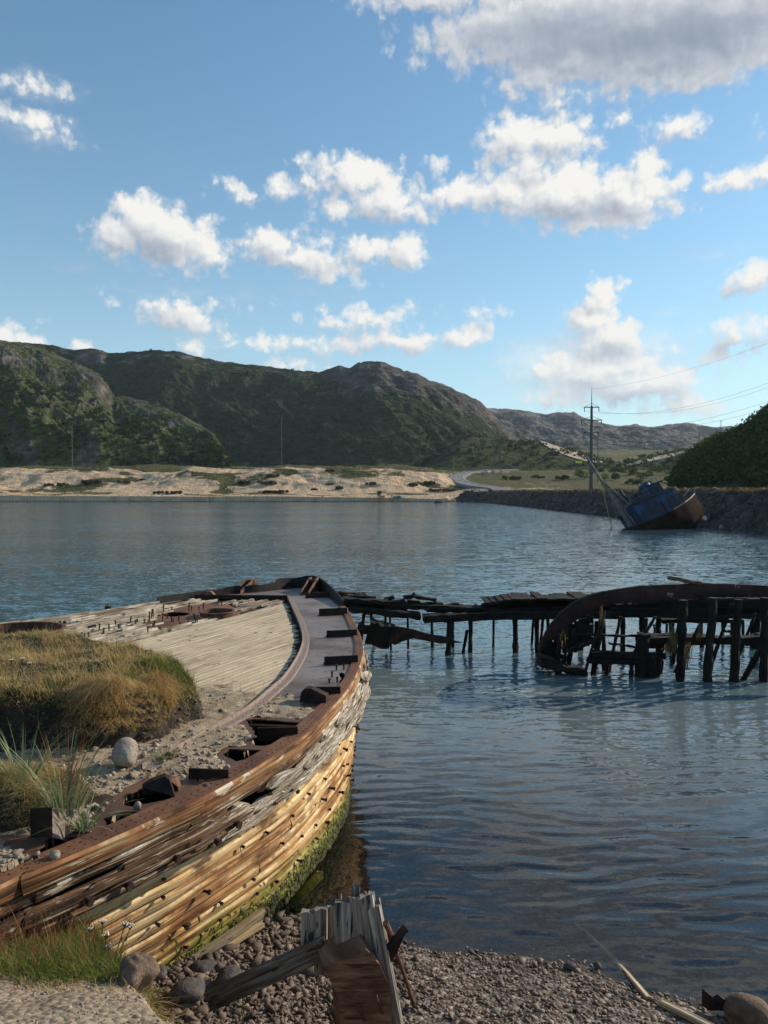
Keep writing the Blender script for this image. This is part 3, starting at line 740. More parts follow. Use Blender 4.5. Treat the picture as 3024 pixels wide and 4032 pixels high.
# the long middle ridge, in shade towards us
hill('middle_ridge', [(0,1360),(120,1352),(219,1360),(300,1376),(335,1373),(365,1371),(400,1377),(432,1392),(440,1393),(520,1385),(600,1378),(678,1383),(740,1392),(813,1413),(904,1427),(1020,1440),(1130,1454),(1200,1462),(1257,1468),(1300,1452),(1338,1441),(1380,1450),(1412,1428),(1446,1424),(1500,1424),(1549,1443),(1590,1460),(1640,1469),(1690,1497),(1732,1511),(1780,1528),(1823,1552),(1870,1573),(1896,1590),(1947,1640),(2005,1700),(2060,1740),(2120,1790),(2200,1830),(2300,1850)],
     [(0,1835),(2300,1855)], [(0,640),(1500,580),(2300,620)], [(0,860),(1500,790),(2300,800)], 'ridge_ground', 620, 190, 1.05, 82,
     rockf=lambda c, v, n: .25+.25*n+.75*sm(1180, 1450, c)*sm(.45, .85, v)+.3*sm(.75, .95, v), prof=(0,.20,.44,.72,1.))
# the near left hill with its cliffs
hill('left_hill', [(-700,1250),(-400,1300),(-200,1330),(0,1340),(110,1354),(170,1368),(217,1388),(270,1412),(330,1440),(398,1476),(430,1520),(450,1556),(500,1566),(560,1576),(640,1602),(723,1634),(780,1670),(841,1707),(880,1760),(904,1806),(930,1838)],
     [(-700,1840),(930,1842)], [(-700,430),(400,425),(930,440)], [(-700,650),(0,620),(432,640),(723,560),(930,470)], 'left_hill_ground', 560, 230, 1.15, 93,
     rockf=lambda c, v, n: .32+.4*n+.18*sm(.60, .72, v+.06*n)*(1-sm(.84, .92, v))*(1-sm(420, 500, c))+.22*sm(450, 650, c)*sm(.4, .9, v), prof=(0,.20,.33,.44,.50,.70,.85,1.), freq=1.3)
# low green hill behind the road
hill('green_slope', [(1560,1858),(1660,1845),(1720,1800),(1770,1755),(1815,1730),(1860,1718),(1900,1722),(1960,1735),(2070,1738),(2125,1733),(2200,1756),(2327,1800),(2400,1815),(2455,1822),(2520,1800),(2600,1785),(2735,1772),(2830,1770),(3000,1780)],
     [(1560,1862),(1700,1862),(2100,1860),(2455,1880),(3000,1880)], [(1560,430),(2200,440),(3000,420)], [(1560,560),(1900,620),(2455,520),(3000,560)], 'green_hill_ground', 420, 90, .4, 104,
     rockf=lambda c, v, n: .35+.3*n+.4*sm(.75, .9, v)*(c < 1860))
# the dark wooded hill on the right
hill('right_hill', [(2640,1925),(2672,1885),(2692,1838),(2720,1808),(2760,1782),(2824,1750),(2890,1728),(2960,1692),(3024,1640),(3100,1600),(3300,1500),(3600,1400)],
     [(2640,1928),(3600,1930)], [(2640,170),(2700,160),(3024,118),(3600,90)], [(2640,240),(2700,240),(3024,190),(3600,150)], 'right_hill_ground', 300, 90, .55, 115, freq=2.)

# --- roads
def strip(name, pts, w_, m, lift=.25, parent=None, marks=None, edge=True):
    c = catmull(pts, 2.5); vs = []; fs = []
    for k, p in enumerate(c):
        a = (c[min(k+1, len(c)-1)]-c[max(k-1, 0)]); a.z = 0; a.normalize(); n = Vector((a.y, -a.x, 0))
        for s_ in (-1, -.5, 0, .5, 1):
            vs.append(p+n*(s_*w_/2)+Vector((0, 0, lift)))
        for s_ in (-1, 1): vs.append(p+n*(s_*(w_/2+1.2))-Vector((0, 0, .8)))
    for k in range(len(c)-1):
        b = 7*k
        for i in range(4): fs.append((b+i, b+i+1, b+i+8, b+i+7))
        fs.append((b+5, b, b+7, b+12)); fs.append((b+4, b+6, b+13, b+11))
    o = mesh_obj(name, vs, fs, m, parent, smooth=False)
    return o, c
def landpt(px, py): return hit(px, py)
road_pts = [Vector((46, y, 4.0)) for y in (-60, 0, 60, 120, 180, 240)]+[Vector((46, 280, 4.3))]+[landpt(1960,1925), landpt(1880,1915), landpt(1822,1900), landpt(1797,1884), landpt(1822,1868), landpt(1880,1858), landpt(1960,1852), landpt(2060,1848), landpt(2143,1845)]
for i in range(7, len(road_pts)): road_pts[i].z += .15
for i in range(len(road_pts)):
    pass
ro, rc = strip('road', road_pts, 7.5, 'asphalt'); tag(ro, kind='structure')
# pull the road up to the relief it crosses
me = ro.data
for v_ in me.vertices:
    k = v_.index % 7
    if v_.co.y > 285 and k < 5: v_.co.z = max(float(Tfar(v_.co.x, v_.co.y))+.35, v_.co.z)
for off, wdt, nm in ((-3.3, .22, 'edge_line'), (3.3, .22, 'edge_line'), (0, .18, 'centre_line')):
    vs = []; fs = []
    for k, p in enumerate(rc):
        a = (rc[min(k+1, len(rc)-1)]-rc[max(k-1, 0)]); a.z = 0; a.normalize(); n = Vector((a.y, -a.x, 0))
        zt = max(float(Tfar(p.x, p.y))+.35, p.z+.25) if p.y > 285 else p.z+.25
        for s_ in (-1, 1): vs.append(Vector((p.x, p.y, 0))+n*(off+s_*wdt/2)+Vector((0, 0, zt+.03)))
    for k in range(len(rc)-1):
        if nm == 'centre_line' and (k//2) % 2: continue
        fs.append((2*k, 2*k+1, 2*k+3, 2*k+2))
    mesh_obj(nm, vs, fs, 'white_paint', ro)
def hill_pt(h, px, v):
    Xh, Yh, Zh, Cc, Vv = HILLS[h]
    j = int(round((px-Cc[0, 0])/(Cc[0, -1]-Cc[0, 0])*(Cc.shape[1]-1))); j = min(max(j, 0), Cc.shape[1]-1)
    i = int(np.argmin(np.abs(Vv[:, 0]-v)))
    return Vector((Xh[i, j], Yh[i, j], Zh[i, j]))
def hill_hit(h, px, py):
    """highest visible point of a hill's near face on a photo pixel"""
    Xh, Yh, Zh, Cc, Vv = HILLS[h]
    j = int(round((px-Cc[0, 0])/(Cc[0, -1]-Cc[0, 0])*(Cc.shape[1]-1))); j = min(max(j, 0), Cc.shape[1]-1)
    e = (Zh[:, j]-CAM_H)/Yh[:, j]; b = ray(px, py)[1]; n = int((Vv[:, 0] <= 1).sum())
    i = int(np.argmin(np.abs(e[:n]-b))); return Vector((Xh[i, j], Yh[i, j], Zh[i, j]))
def scar(name, h, pts, m='dirt_road', widths=6):
    """a bare track lying on a hill's relief"""
    c = []
    P_ = [Vector((p[0], p[1], 0)) for p in pts]
    for q in catmull(P_, 9): c.append((q.x, q.y))
    vs = []; fs = []
    for k, (px, py) in enumerate(c):
        u = k/(len(c)-1); w_ = np.interp(u, np.linspace(0, 1, len(widths)), widths)
        for s_ in (-1, -.33, .33, 1):
            p = hill_hit(h, px, py+s_*w_/2); p = p+(Vector((0, 0, CAM_H))-p).normalized()*1.2+Vector((0, 0, .5)); vs.append(p)
    for k in range(len(c)-1):
        for i in range(3): fs.append((4*k+i, 4*k+i+1, 4*k+i+5, 4*k+i+4))
    o = mesh_obj(name, vs, fs, m, smooth=True); tag(o, kind='structure'); return o
scar('dirt_track', 'green_slope', [(2128,1742),(2180,1765),(2250,1790),(2320,1810),(2370,1826)], widths=(8, 22, 26, 24, 10))
scar('dirt_road', 'green_slope', [(2450,1838),(2520,1822),(2600,1803),(2680,1785),(2740,1776)], widths=(7, 12, 14, 12, 6))

# --- riprap on the causeway flank
rng = np.random.default_rng(5)
pts = []; sz = []
for k in range(7500):
    y = 62+(rng.random()**1.35)*230; u = rng.random()
    x = 35.6+u*5.0+.5*rng.normal(); z = np.interp(x, [33, 36.2, 41], [-1.5, 0, 3.9])
    if y > 262: x = x-(y-262)*.30; 
    s_ = rng.uniform(.25, .75)*(1.25 if rng.random() < .15 else 1)
    pts.append((x, y, z+rng.uniform(-.1, .25))); sz.append(s_)
o = stones('riprap_boulders', pts, sz, 'riprap_rock', .8, 5); tag(o, 'dark angular boulders armouring the causeway slope', 'boulders', kind='stuff')
# rocks that stand out at the water's edge on the right of the wreck
import bmesh
def rock(name, label, loc, size, m, seed=1, sub=3, cat='rock', rot=0, group=None, rough_=.28, sharp=1.):
    bm = bmesh.new(); bmesh.ops.create_icosphere(bm, subdivisions=sub, radius=1)
    v = np.array([q.co[:] for q in bm.verts]); f = np.array([[q.index for q in p.verts] for p in bm.faces]); bm.free()
    n = vn(v[:,0]*.9*sharp+seed, v[:,1]*.9*sharp, v[:,2]*.9*sharp, seed)*rough_+vn(v[:,0]*2.3+seed, v[:,1]*2.3, v[:,2]*2.3, seed+1)*rough_*.35+vn(v[:,0]*7+seed, v[:,1]*7, v[:,2]*7, seed+2)*rough_*.08
    v = v*(1+n[:, None])*np.array(size)/1.0
    v = v @ np.array(Matrix.Rotation(rot, 3, 'Z')).T
    o = mesh_obj(name, v, f, m, smooth=(m != 'dark_rock')); o.location = loc
    tag(o, label, cat, group); return o

# --- foliage on the far land
def leafclump(name, centers, radii, nper, leaf, m, seed=2, parent=None, flat=.8):
    rng = np.random.default_rng(seed); V_ = []; N_ = 0
    cs = np.repeat(np.asarray(centers, float), nper, 0); rs = np.repeat(np.asarray(radii, float), nper)
    n = len(cs); d_ = rng.normal(size=(n, 3)); d_ /= np.linalg.norm(d_, axis=1)[:, None]
    r = rs*rng.uniform(.35, 1.05, n)**.6
    lump = 1+.35*vn(d_[:,0]*2+cs[:,0], d_[:,1]*2+cs[:,1], d_[:,2]*2, 7)
    c = cs+d_*(r*lump)[:, None]*np.array([1, 1, flat])
    c[:, 2] = np.maximum(c[:, 2], cs[:, 2]-rs*.55)
    u = rng.normal(size=(n, 3)); u /= np.linalg.norm(u, axis=1)[:, None]; w_ = np.cross(u, rng.normal(size=(n, 3))); w_ /= np.linalg.norm(w_, axis=1)[:, None]
    s_ = (leaf*rng.uniform(.6, 1.4, n))[:, None]
    V_ = np.stack([c-u*s_, c+w_*s_*.6, c+u*s_, c-w_*s_*.6], 1).reshape(-1, 3)
    F_ = np.arange(n*4).reshape(n, 4)
    o = mesh_obj(name, V_, F_, m, parent)
    at_ = o.data.attributes.new('tint', 'FLOAT', 'POINT'); at_.data.foreach_set('value', np.repeat(rng.uniform(0, 1, n), 4))
    return o
def scatter_on(h, n, c0, c1, v0, v1, rmin, rmax, seed):
    rng = np.random.default_rng(seed); Xh, Yh, Zh, Cc, Vv = HILLS[h]
    js = rng.integers(0, Cc.shape[1], n*4); is_ = rng.integers(0, Cc.shape[0], n*4)
    ok = (Cc[is_, js] > c0) & (Cc[is_, js] < c1) & (Vv[is_, js] > v0) & (Vv[is_, js] < v1)
    is_, js = is_[ok][:n], js[ok][:n]; r = rng.uniform(rmin, rmax, len(is_))
    return np.stack([Xh[is_, js], Yh[is_, js], Zh[is_, js]+r*.45], 1), r
c_, r_ = scatter_on('right_hill', 900, 2650, 3200, 0.02, 1.1, 1.2, 2.6, 3)
o = leafclump('birch_thicket', c_, r_, 60, .42, 'leaf_hill', 3); tag(o, 'dark birch scrub covering the hillside behind the causeway', 'thicket', kind='stuff')
c1_, r1_ = scatter_on('green_slope', 260, 1800, 2900, 0.0, 1.0, 1.2, 2.8, 4)
c2_, r2_ = scatter_on('left_hill', 650, -100, 920, 0.02, .50, .9, 2.2, 5)
c3_, r3_ = scatter_on('middle_ridge', 500, 300, 2100, 0.02, .4, 1.2, 2.6, 6)
c4_, r4_ = scatter_on('left_hill', 150, 150, 500, 0.9, 1.02, 1., 2.2, 7)
c5_, r5_ = scatter_on('middle_ridge', 60, 440, 1200, 0.93, 1.0, 1.5, 2.6, 9)
o = leafclump('hillside_scrub', np.concatenate([c1_, c2_, c3_, c4_, c5_]), np.concatenate([r1_, r2_, r3_, r4_, r5_]), 22, .8, 'leaf_far', 8); tag(o, 'low scrub spread over the hillsides beyond the bay', 'scrub', kind='stuff')
# ================================================================== THE BEACHED WOODEN SHIP
def G(px, py, z=None): return gz(px, py, ZD if z is None else z)
EDGE_PX = [(0,3490),(84,3455),(253,3385),(500,3278),(692,3190),(771,3157),(961,3051),(1184,2910),(1308,2786),(1368,2715),(1402,2655),(1424,2592),(1428,2556),(1421,2519),(1406,2480),(1370,2407),(1350,2385),(1298,2345),(1243,2318),(1180,2314),(1120,2318),(1009,2331),(900,2339),(760,2355),(618,2375),(428,2406),(217,2436),(0,2465)]
ed = [Vector((-4.55, -.4, ZD)), Vector((-3.5, 1.5, ZD))]+[G(*p) for p in EDGE_PX]
l_ = ed[-1]; dirl = (ed[-1]-ed[-3]).normalized()
ed += [l_+dirl*2.5, l_+dirl*6]
EL = catmull(ed, .06)
cum = [0.]
for i in range(1, len(EL)): cum.append(cum[-1]+(EL[i]-EL[i-1]).length)
STOT = cum[-1]; cumA = np.array(cum); EX = np.array([p.x for p in EL]); EY = np.array([p.y for p in EL])
def E(s): return Vector((float(np.interp(s, cumA, EX)), float(np.interp(s, cumA, EY)), ZD))
def En(s):
    a = E(min(s+.12, STOT))-E(max(s-.12, 0)); a.normalize(); return Vector((a.y, -a.x, 0))
def s_at(px, py):
    p = G(px, py); return float(cumA[np.argmin((EX-p.x)**2+(EY-p.y)**2)])
def inset(s, z):
    y = float(np.interp(s, cumA, EY)); tt = max(0, (ZD-z)/ZD)
    s_tip = S_TIP
    if s < s_tip: return float(np.interp(y, [3, 5.5, 6.2, 7, 8, 9, 12, 16], [.9, .66, .52, .34, .22, .14, .30, .9]))*tt**1.15
    return .5*tt
S_TIP = s_at(1243, 2318)
def hullp(s, z, out=0.):
    return E(s)+En(s)*(out-inset(s, z))+Vector((0, 0, z-ZD))
ship = thing('ship_wreck', 'beached wooden ship wreck with a rusty steel-edged deck and peeling orange hull', 'shipwreck', E(s_at(692,3190))*1.0)
ship.location = (-2.0, 8.0, 0.0)
# inner shell, so that gaps and deck openings show a dark hold
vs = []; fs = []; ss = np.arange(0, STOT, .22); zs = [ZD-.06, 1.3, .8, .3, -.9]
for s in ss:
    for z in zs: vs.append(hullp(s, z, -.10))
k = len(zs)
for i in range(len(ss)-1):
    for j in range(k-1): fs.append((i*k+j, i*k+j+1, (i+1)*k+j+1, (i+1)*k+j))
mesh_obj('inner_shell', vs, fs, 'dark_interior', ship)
def plank(s0, s1, z0, z1, th, m, out=0., name='hull_plank', parent=ship, step=.16, wob=0., taper=0.):
    """hull strake piece that follows the hull's curve; bevelled front edges"""
    n = max(2, int((s1-s0)/step)+1); vs = []; us = []; ou, ov = random.random()*60, random.random()*60
    be = min(.018, (z1-z0)*.2)
    prof_ = [(-th, z0), (-.012, z0), (.006, z0+be), (.011, (z0+z1)/2), (.006, z1-be), (-.012, z1), (-th, z1)]
    for k in range(n):
        s = s0+(s1-s0)*k/(n-1)
        rg = (random.uniform(-.5, .5)*wob) if wob else 0
        for q, (o_, z) in enumerate(prof_):
            e = 0
            if k in (0, n-1): e = random.uniform(-.02, .02)
            vs.append(hullp(min(max(s+e, 0), STOT), z, out+o_+rg)); us.append((ou+s, ov+z+o_))
    m_ = len(prof_); fs = []
    for k in range(n-1):
        for j in range(m_-1): fs.append((k*m_+j, (k+1)*m_+j, (k+1)*m_+j+1, k*m_+j+1))
        fs.append((k*m_+m_-1, (k+1)*m_+m_-1, (k+1)*m_, k*m_))
    fs += [tuple(range(m_))[::1], tuple(range((n-1)*m_, n*m_))[::-1]]
    return mesh_obj(name, vs, fs, m, parent, us)
S0 = .4; S_END = STOT-.5
S_LOWEND = s_at(1184, 2910)-.05
z = ZD-.40; row = 0
random.seed(21)
while z > -.55:
    h = random.uniform(.098, .122)
    s = S0+random.uniform(0, 1.5)-1; first = True
    while s < S_END:
        L = random.uniform(1.7, 3.4); e = min(s+L, S_END)
        m = 'hull_wood'
        out_ = random.uniform(-.006, .006)
        gap = .006
        if not (z < .35 and random.random() < .04):
            plank(max(s, .05)+gap, e-gap, z-h+.005, z-.002, .05, m, out_, wob=.004)
        s = e
    z -= h; row += 1
# upper strakes: rail plank, ledge, weathered sheer strake
s = S0
while s < S_TIP+.3:
    L = random.uniform(2.2, 3.4); e = min(s+L, S_TIP+.3)
    plank(s+.004, e-.004, ZD-.135, ZD+.012, .06, 'rail_wood', .012+random.uniform(0, .006), 'rail_plank', wob=.006)
    s = e
s = S0
while s < S_TIP+.3:
    L = random.uniform(1.6, 2.6); e = min(s+L, S_TIP+.3)
    plank(s+.01, e-.01, ZD-.235, ZD-.14, .05, 'white_splinter' if s > s_at(1184,2910)-1.2 else ('wale_wood' if random.random() < .7 else 'rail_wood'), .0, 'sheer_plank', wob=.016)
    s = e
s = S_TIP+.3
while s < S_END:
    e = min(s+2.6, S_END); plank(s, e-.01, ZD-.39, ZD+.0, .06, 'rotten_deck_wood', .0, 'hull_plank', wob=.02); s = e
# the rounded rubbing wale, split along its grain and broken off before the bow
def sweep(name, s0, s1, prof_, m, groove=.012, parent=ship, zoff=None, step=.05, frays=True, ends=.1, seed=1):
    rng = np.random.default_rng(seed)
    n = int((s1-s0)/step)+1; k = len(prof_); ss = np.linspace(s0, s1, n)
    pa = np.array(prof_); ang = np.arange(k)
    vs = np.zeros((n, k, 3)); us = np.zeros((n, k, 2))
    cc = pa.mean(0)
    for i, s in enumerate(ss):
        endf = min(1., (s-s0)/ends, (s1-s)/ends); endf = max(endf, .0)
        loc_end = .35+.65*endf**.6 if frays else 1.
        gr = groove*(fbm(ang*.9, np.full(k, s*.8), 0, 3, seed+3)*1.2+fbm(ang*2.1, np.full(k, s*2.2), 0, 2, seed+8)*.7)
        chunk = np.where(vn(ang*.55, np.full(k, s*1.7), 0, seed+12) > .38, -groove*1.6, 0)
        for j in range(k):
            o_, z_ = pa[j]; v_ = np.array([o_, z_])-cc; L = np.hypot(*v_)+1e-6
            q = cc+v_*loc_end*(1+(gr[j]+chunk[j])/L)
            p = hullp(s, q[1], q[0]); vs[i, j] = p[:]; us[i, j] = (s+seed*3, j*.03)
    idx = np.arange(n*k).reshape(n, k); a = idx[:-1]; b = idx[1:]
    F_ = np.stack([a, b, np.roll(b, -1, 1), np.roll(a, -1, 1)], -1).reshape(-1, 4)
    F_ = [tuple(int(x_) for x_ in q) for q in F_]+[tuple(int(x_) for x_ in idx[0])[::-1], tuple(int(x_) for x_ in idx[-1])]
    return mesh_obj(name, vs.reshape(-1, 3), F_, m, parent, us.reshape(-1, 2))
def halfround(zc, r, depth, n=26, back=-.03):
    out = []
    for i in range(n):
        th = -math.pi/2+math.pi*i/(n-1); out.append((depth*math.cos(th)**.38 if math.cos(th) > 1e-6 else 0, zc+r*math.sin(th)))
    out += [(back, zc+r*.9), (back, zc-r*.9)]
    return out
S_W = s_at(1060, 2995)
sweep('wale', .3, S_W-.25, halfround(ZD-.315, .092, .15), 'wale_wood', .022, seed=4)
# splintered bow wale, several long torn strips
random.seed(5)
sb0, sb1 = s_at(1140, 2943), s_at(1406, 2478)
sweep('wale', S_W+.05, sb1+1.4, halfround(ZD-.32, .10, .11, 30), 'white_splinter', .035, seed=9, ends=1.2)
for k in range(26):
    a = S_W-.9+k*.21; zc = ZD-.20-random.random()*.28
    sweep('splinter', a, a+random.uniform(.35, .8), halfround(zc, random.uniform(.02, .04), random.uniform(.10, .165), 10, .02), 'white_splinter', .014, seed=30+k, ends=.3)
# bolts through the hull
def bolt_mesh(L, r, head=1.7, m='rust_dark'):
    b = MB(); b.tube([(0,0,0), (L,0,0)], r, 7); b.tube([(L-.008,0,0), (L+.01,0,0)], r*head, 8)
    me = bpy.data.meshes.new('bolt'); me.from_pydata(b.v, [], b.f); me.materials.append(MATS[m]); return me
bm1 = bolt_mesh(.055, .012); bm2 = bolt_mesh(.05, .021, 1.35); bm3 = bolt_mesh(.03, .010, 1.4)
def put_bolt(me, s, z, out, name='bolt'):
    o = bpy.data.objects.new(name, me); C.objects.link(o); o.parent = ship
    n = En(s); p = hullp(s, z, out)-Vector(ship.location)
    o.location = p; o.rotation_euler = (random.uniform(-.2, .2), random.uniform(-.1, .35), math.atan2(n.y, n.x)+random.uniform(-.25, .25)); return o
random.seed(9); s = 1.2
while s < S_W-.3:
    put_bolt(bm2, s, ZD-.31+random.uniform(-.05, .04), .13); s += random.uniform(.22, .5)
s = 2.2
while s < S_TIP-1:
    for zr in (ZD-.50, ZD-.72, ZD-.95, ZD-1.18, ZD-1.40):
        if random.random() < .78: put_bolt(random.choice((bm1, bm3, bm3)), s+random.uniform(-.08, .08), zr+random.uniform(-.06, .06), .0)
    s += random.uniform(.33, .5)
# ---- deck
dpoly = [(p.x, p.y) for p in (EL[i] for i in range(0, len(EL), 3))]+[(-9, 4), (-7, 0)]
INNER_PX = [(755,2932),(825,2889),(972,2807),(1075,2720),(1117,2682),(1160,2620),(1186,2566),(1193,2519),(1180,2465),(1163,2425),(1133,2358)]
inner = [G(*p) for p in INNER_PX]; innerC = catmull([G(560,3040), G(640,2995)]+inner, .08)
wood_poly = [(p.x, p.y) for p in innerC]+[(G(*q).x, G(*q).y) for q in [(765,2355),(640,2378),(428,2413),(217,2443),(0,2473)]]+[(-8.5, 8.5), (-8, 4.5), (-3.4, 4.0)]
HOLES_PX = [[(965,2836),(1000,2832),(1100,2838),(1180,2848),(1183,2862),(1150,2895),(1090,2925),(1040,2938),(1000,2940),(983,2925),(1010,2900)],
            [(869,2972),(900,2950),(960,2952),(1037,2954),(1030,2968),(990,2988),(940,2997),(895,2985)],
            [(500,3130),(540,3110),(620,3108),(680,3118),(676,3140),(610,3160),(520,3178),(480,3160)],
            [(401,3215),(480,3200),(560,3198),(576,3215),(540,3240),(460,3272),(425,3270),(410,3240)],
            [(150,3345),(200,3300),(320,3296),(400,3305),(405,3318),(330,3345),(230,3375),(150,3380)],
            [(760,3058),(900,3062),(890,3072),(800,3082),(770,3078)],
            [(1330,2652),(1350,2648),(1357,2662),(1350,2685),(1335,2690),(1341,2672)]]
holes = [[(G(*q).x, G(*q).y) for q in h] for h in HOLES_PX]
def jag(poly, amt, step=.05, seed=1):
    out = []; n = len(poly); rng = np.random.default_rng(seed)
    for i in range(n):
        a = np.array(poly[i]); b = np.array(poly[(i+1) % n]); L = np.hypot(*(b-a)); k = max(1, int(L/step))
        for j in range(k): out.append(tuple(a+(b-a)*j/k+rng.normal(0, amt, 2)))
    return out
def sheet(name, outer, hls, z, th, m, parent, keepfn=None, jagh=.008):
    loops = [outer]+[jag(h, jagh, seed=i) for i, h in enumerate(hls)]
    vs = []; es = []
    for lp in loops:
        b = len(vs); n = len(lp); vs += [Vector((p[0], p[1])) for p in lp]; es += [(b+i, b+(i+1) % n) for i in range(n)]
    v2, e2, f2, *_ = delaunay_2d_cdt(vs, es, [], 0, 1e-5)
    cx = np.array([np.mean([v2[i].x for i in f]) for f in f2]); cy = np.array([np.mean([v2[i].y for i in f]) for f in f2])
    ok = inside(loops[0], cx, cy)
    for h in loops[1:]: ok &= ~inside(h, cx, cy)
    fs = [tuple(f) for f, k in zip(f2, ok) if k]; n = len(v2)
    vs3 = [(v.x, v.y, z) for v in v2]+[(v.x, v.y, z-th) for v in v2]
    cnt = {}
    for f in fs:
        for i in range(len(f)):
            e = (f[i], f[(i+1) % len(f)]); cnt[e] = cnt.get(e, 0)+1
    side = [(a, a+n, b+n, b) for (a, b) in cnt if (b, a) not in cnt]
    return mesh_obj(name, vs3, fs+[tuple(q+n for q in f[::-1]) for f in fs]+side, m, parent)
def ring(s0, s1, off0, off1):
    a = [E(s)+En(s)*off0 for s in np.arange(s0, s1, .12)]; b = [E(s)+En(s)*off1 for s in np.arange(s0, s1, .12)]
    return [(p.x, p.y) for p in a]+[(p.x, p.y) for p in b[::-1]]
hf_ = [(p.x, p.y) for p in (E(s)-En(s)*.14 for s in np.arange(.6, STOT-.6, .2))]
sheet('hold_shade_sheet', hf_, [], ZD-.34, .01, 'dark_interior', ship)  # added near-black sheet, stands in for the shade inside the deck openings
pl_outer = [(p.x, p.y) for p in (E(s)-En(s)*.02 for s in np.arange(1.0, s_at(618,2375), .1))]
far_in = [(G(*q).x, G(*q).y) for q in [(618,2380),(765,2356),(1133,2358)]]
near_in = [(p.x, p.y) for p in innerC[::-1]]
plate_poly = pl_outer+far_in+near_in+[(-2.35, 5.35), (-2.9, 4.7), (-3.6, 2.5), (-4.2, 1.2)]
sheet('deck_plate', plate_poly, holes, ZD+.004, .012, 'deck_steel', ship)
# rusty margin plate riveted along the deck edge
s_a, s_b = 1.0, s_at(1350, 2390)
mp = [(p.x, p.y) for p in (E(s)+En(s)*.006 for s in np.arange(s_a, s_b, .1))]+[(p.x, p.y) for p in (E(s)-En(s)*(.105+.05*float(sm(s_at(1184,2910), s_at(1402,2655), s)*0+sm(s_at(1402,2655)+.2, s_at(1184,2910), s)) ) for s in np.arange(s_b, s_a, -.1))]
sheet('margin_plate', mp, [], ZD+.022, .014, 'edge_steel', ship)
# rivets along the margin and on the inner angle bar
rv = MB()
def rivet(p, r=.0065, h=.005):
    vs = []; 
    for zz_, rr in ((0, r), (h*.7, r*.8), (h, .001)):
        for i in range(6): vs.append((p.x+rr*math.cos(i*1.047), p.y+rr*math.sin(i*1.047), p.z+zz_))
    fs = []
    for k in range(2):
        for i in range(6): j = (i+1) % 6; fs.append((k*6+i, k*6+j, k*6+6+j, k*6+6+i))
    rv.add(vs, fs)
for s in np.arange(1.2, s_b, .075):
    p = E(s); n = En(s)
    for o_ in (.035, .085): rivet(p-n*o_+Vector((0, 0, .022)))
for k in range(0, len(innerC)-1):
    a = (innerC[k+1]-innerC[k]).normalized(); n = Vector((a.y, -a.x, 0))
    rivet(innerC[k]+n*.05+Vector((0, 0, .022)), .008)
r_ = np.random.default_rng(4)
for k in range(60):
    q = G(r_.uniform(1180, 1390), r_.uniform(2380, 2700)); rivet(q+Vector((0, 0, .004)), .008)
o = rv.build('rivets', 'rust_dark', ship); o['kind'] = 'stuff'
# inner curved angle bar: a flat flange with an upright lip
vs = []; fs = []; us = []
prof_ = [(-.01, .0), (-.01, .065), (.0, .065), (.004, .024), (.085, .024), (.092, .02), (.092, .004)]
CI = innerC+[]
for k, p in enumerate(CI):
    a = (CI[min(k+1, len(CI)-1)]-CI[max(k-1, 0)]).normalized(); n = Vector((a.y, -a.x, 0))
    for (o_, z_) in prof_: vs.append(p+n*o_+Vector((0, 0, z_))); us.append((k*.08, o_+z_))
kk = len(prof_)
for k in range(len(CI)-1):
    for j in range(kk-1): fs.append((k*kk+j, k*kk+j+1, (k+1)*kk+j+1, (k+1)*kk+j))
mesh_obj('inner_angle_bar', vs, fs, 'speckled_rust', ship, us)
b = MB(); b.box(G(765,2356)+Vector((0,0,.03)), G(1133,2358)+Vector((0,0,.03)), .02, .09); b.build('cross_bar', 'rust_dark', ship)
# deck planks
AX = Vector((math.sin(rad(25.5)), math.cos(rad(25.5)), 0)); LT = Vector((AX.y, -AX.x, 0))
wp = np.array(wood_poly); lat = wp @ np.array([LT.x, LT.y]); alo = wp @ np.array([AX.x, AX.y])
PW = .094; lane = lat.min()+PW; random.seed(31)
def circ(c, r, n=28, sq=1.): return [(c.x+r*math.cos(i*2*math.pi/n), c.y+r*sq*math.sin(i*2*math.pi/n)) for i in range(n)]
BIG = G(55, 2538)+Vector((0, .12, 0))
hatch = G(692, 2416); coam = G(854, 2424)
def rotten(p):
    """0 sound .. 1 rotten, worst along the seaward side"""
    l = p.dot(LT); lim = G(1000, 2402).dot(LT)
    return 1.0 if l < lim+random.uniform(-.06, .06) else 0.0
rust_patch = [(G(*q).x, G(*q).y) for q in [(520,2480),(610,2430),(680,2395),(790,2372),(900,2380),(960,2400),(930,2425),(800,2445),(640,2475)]]
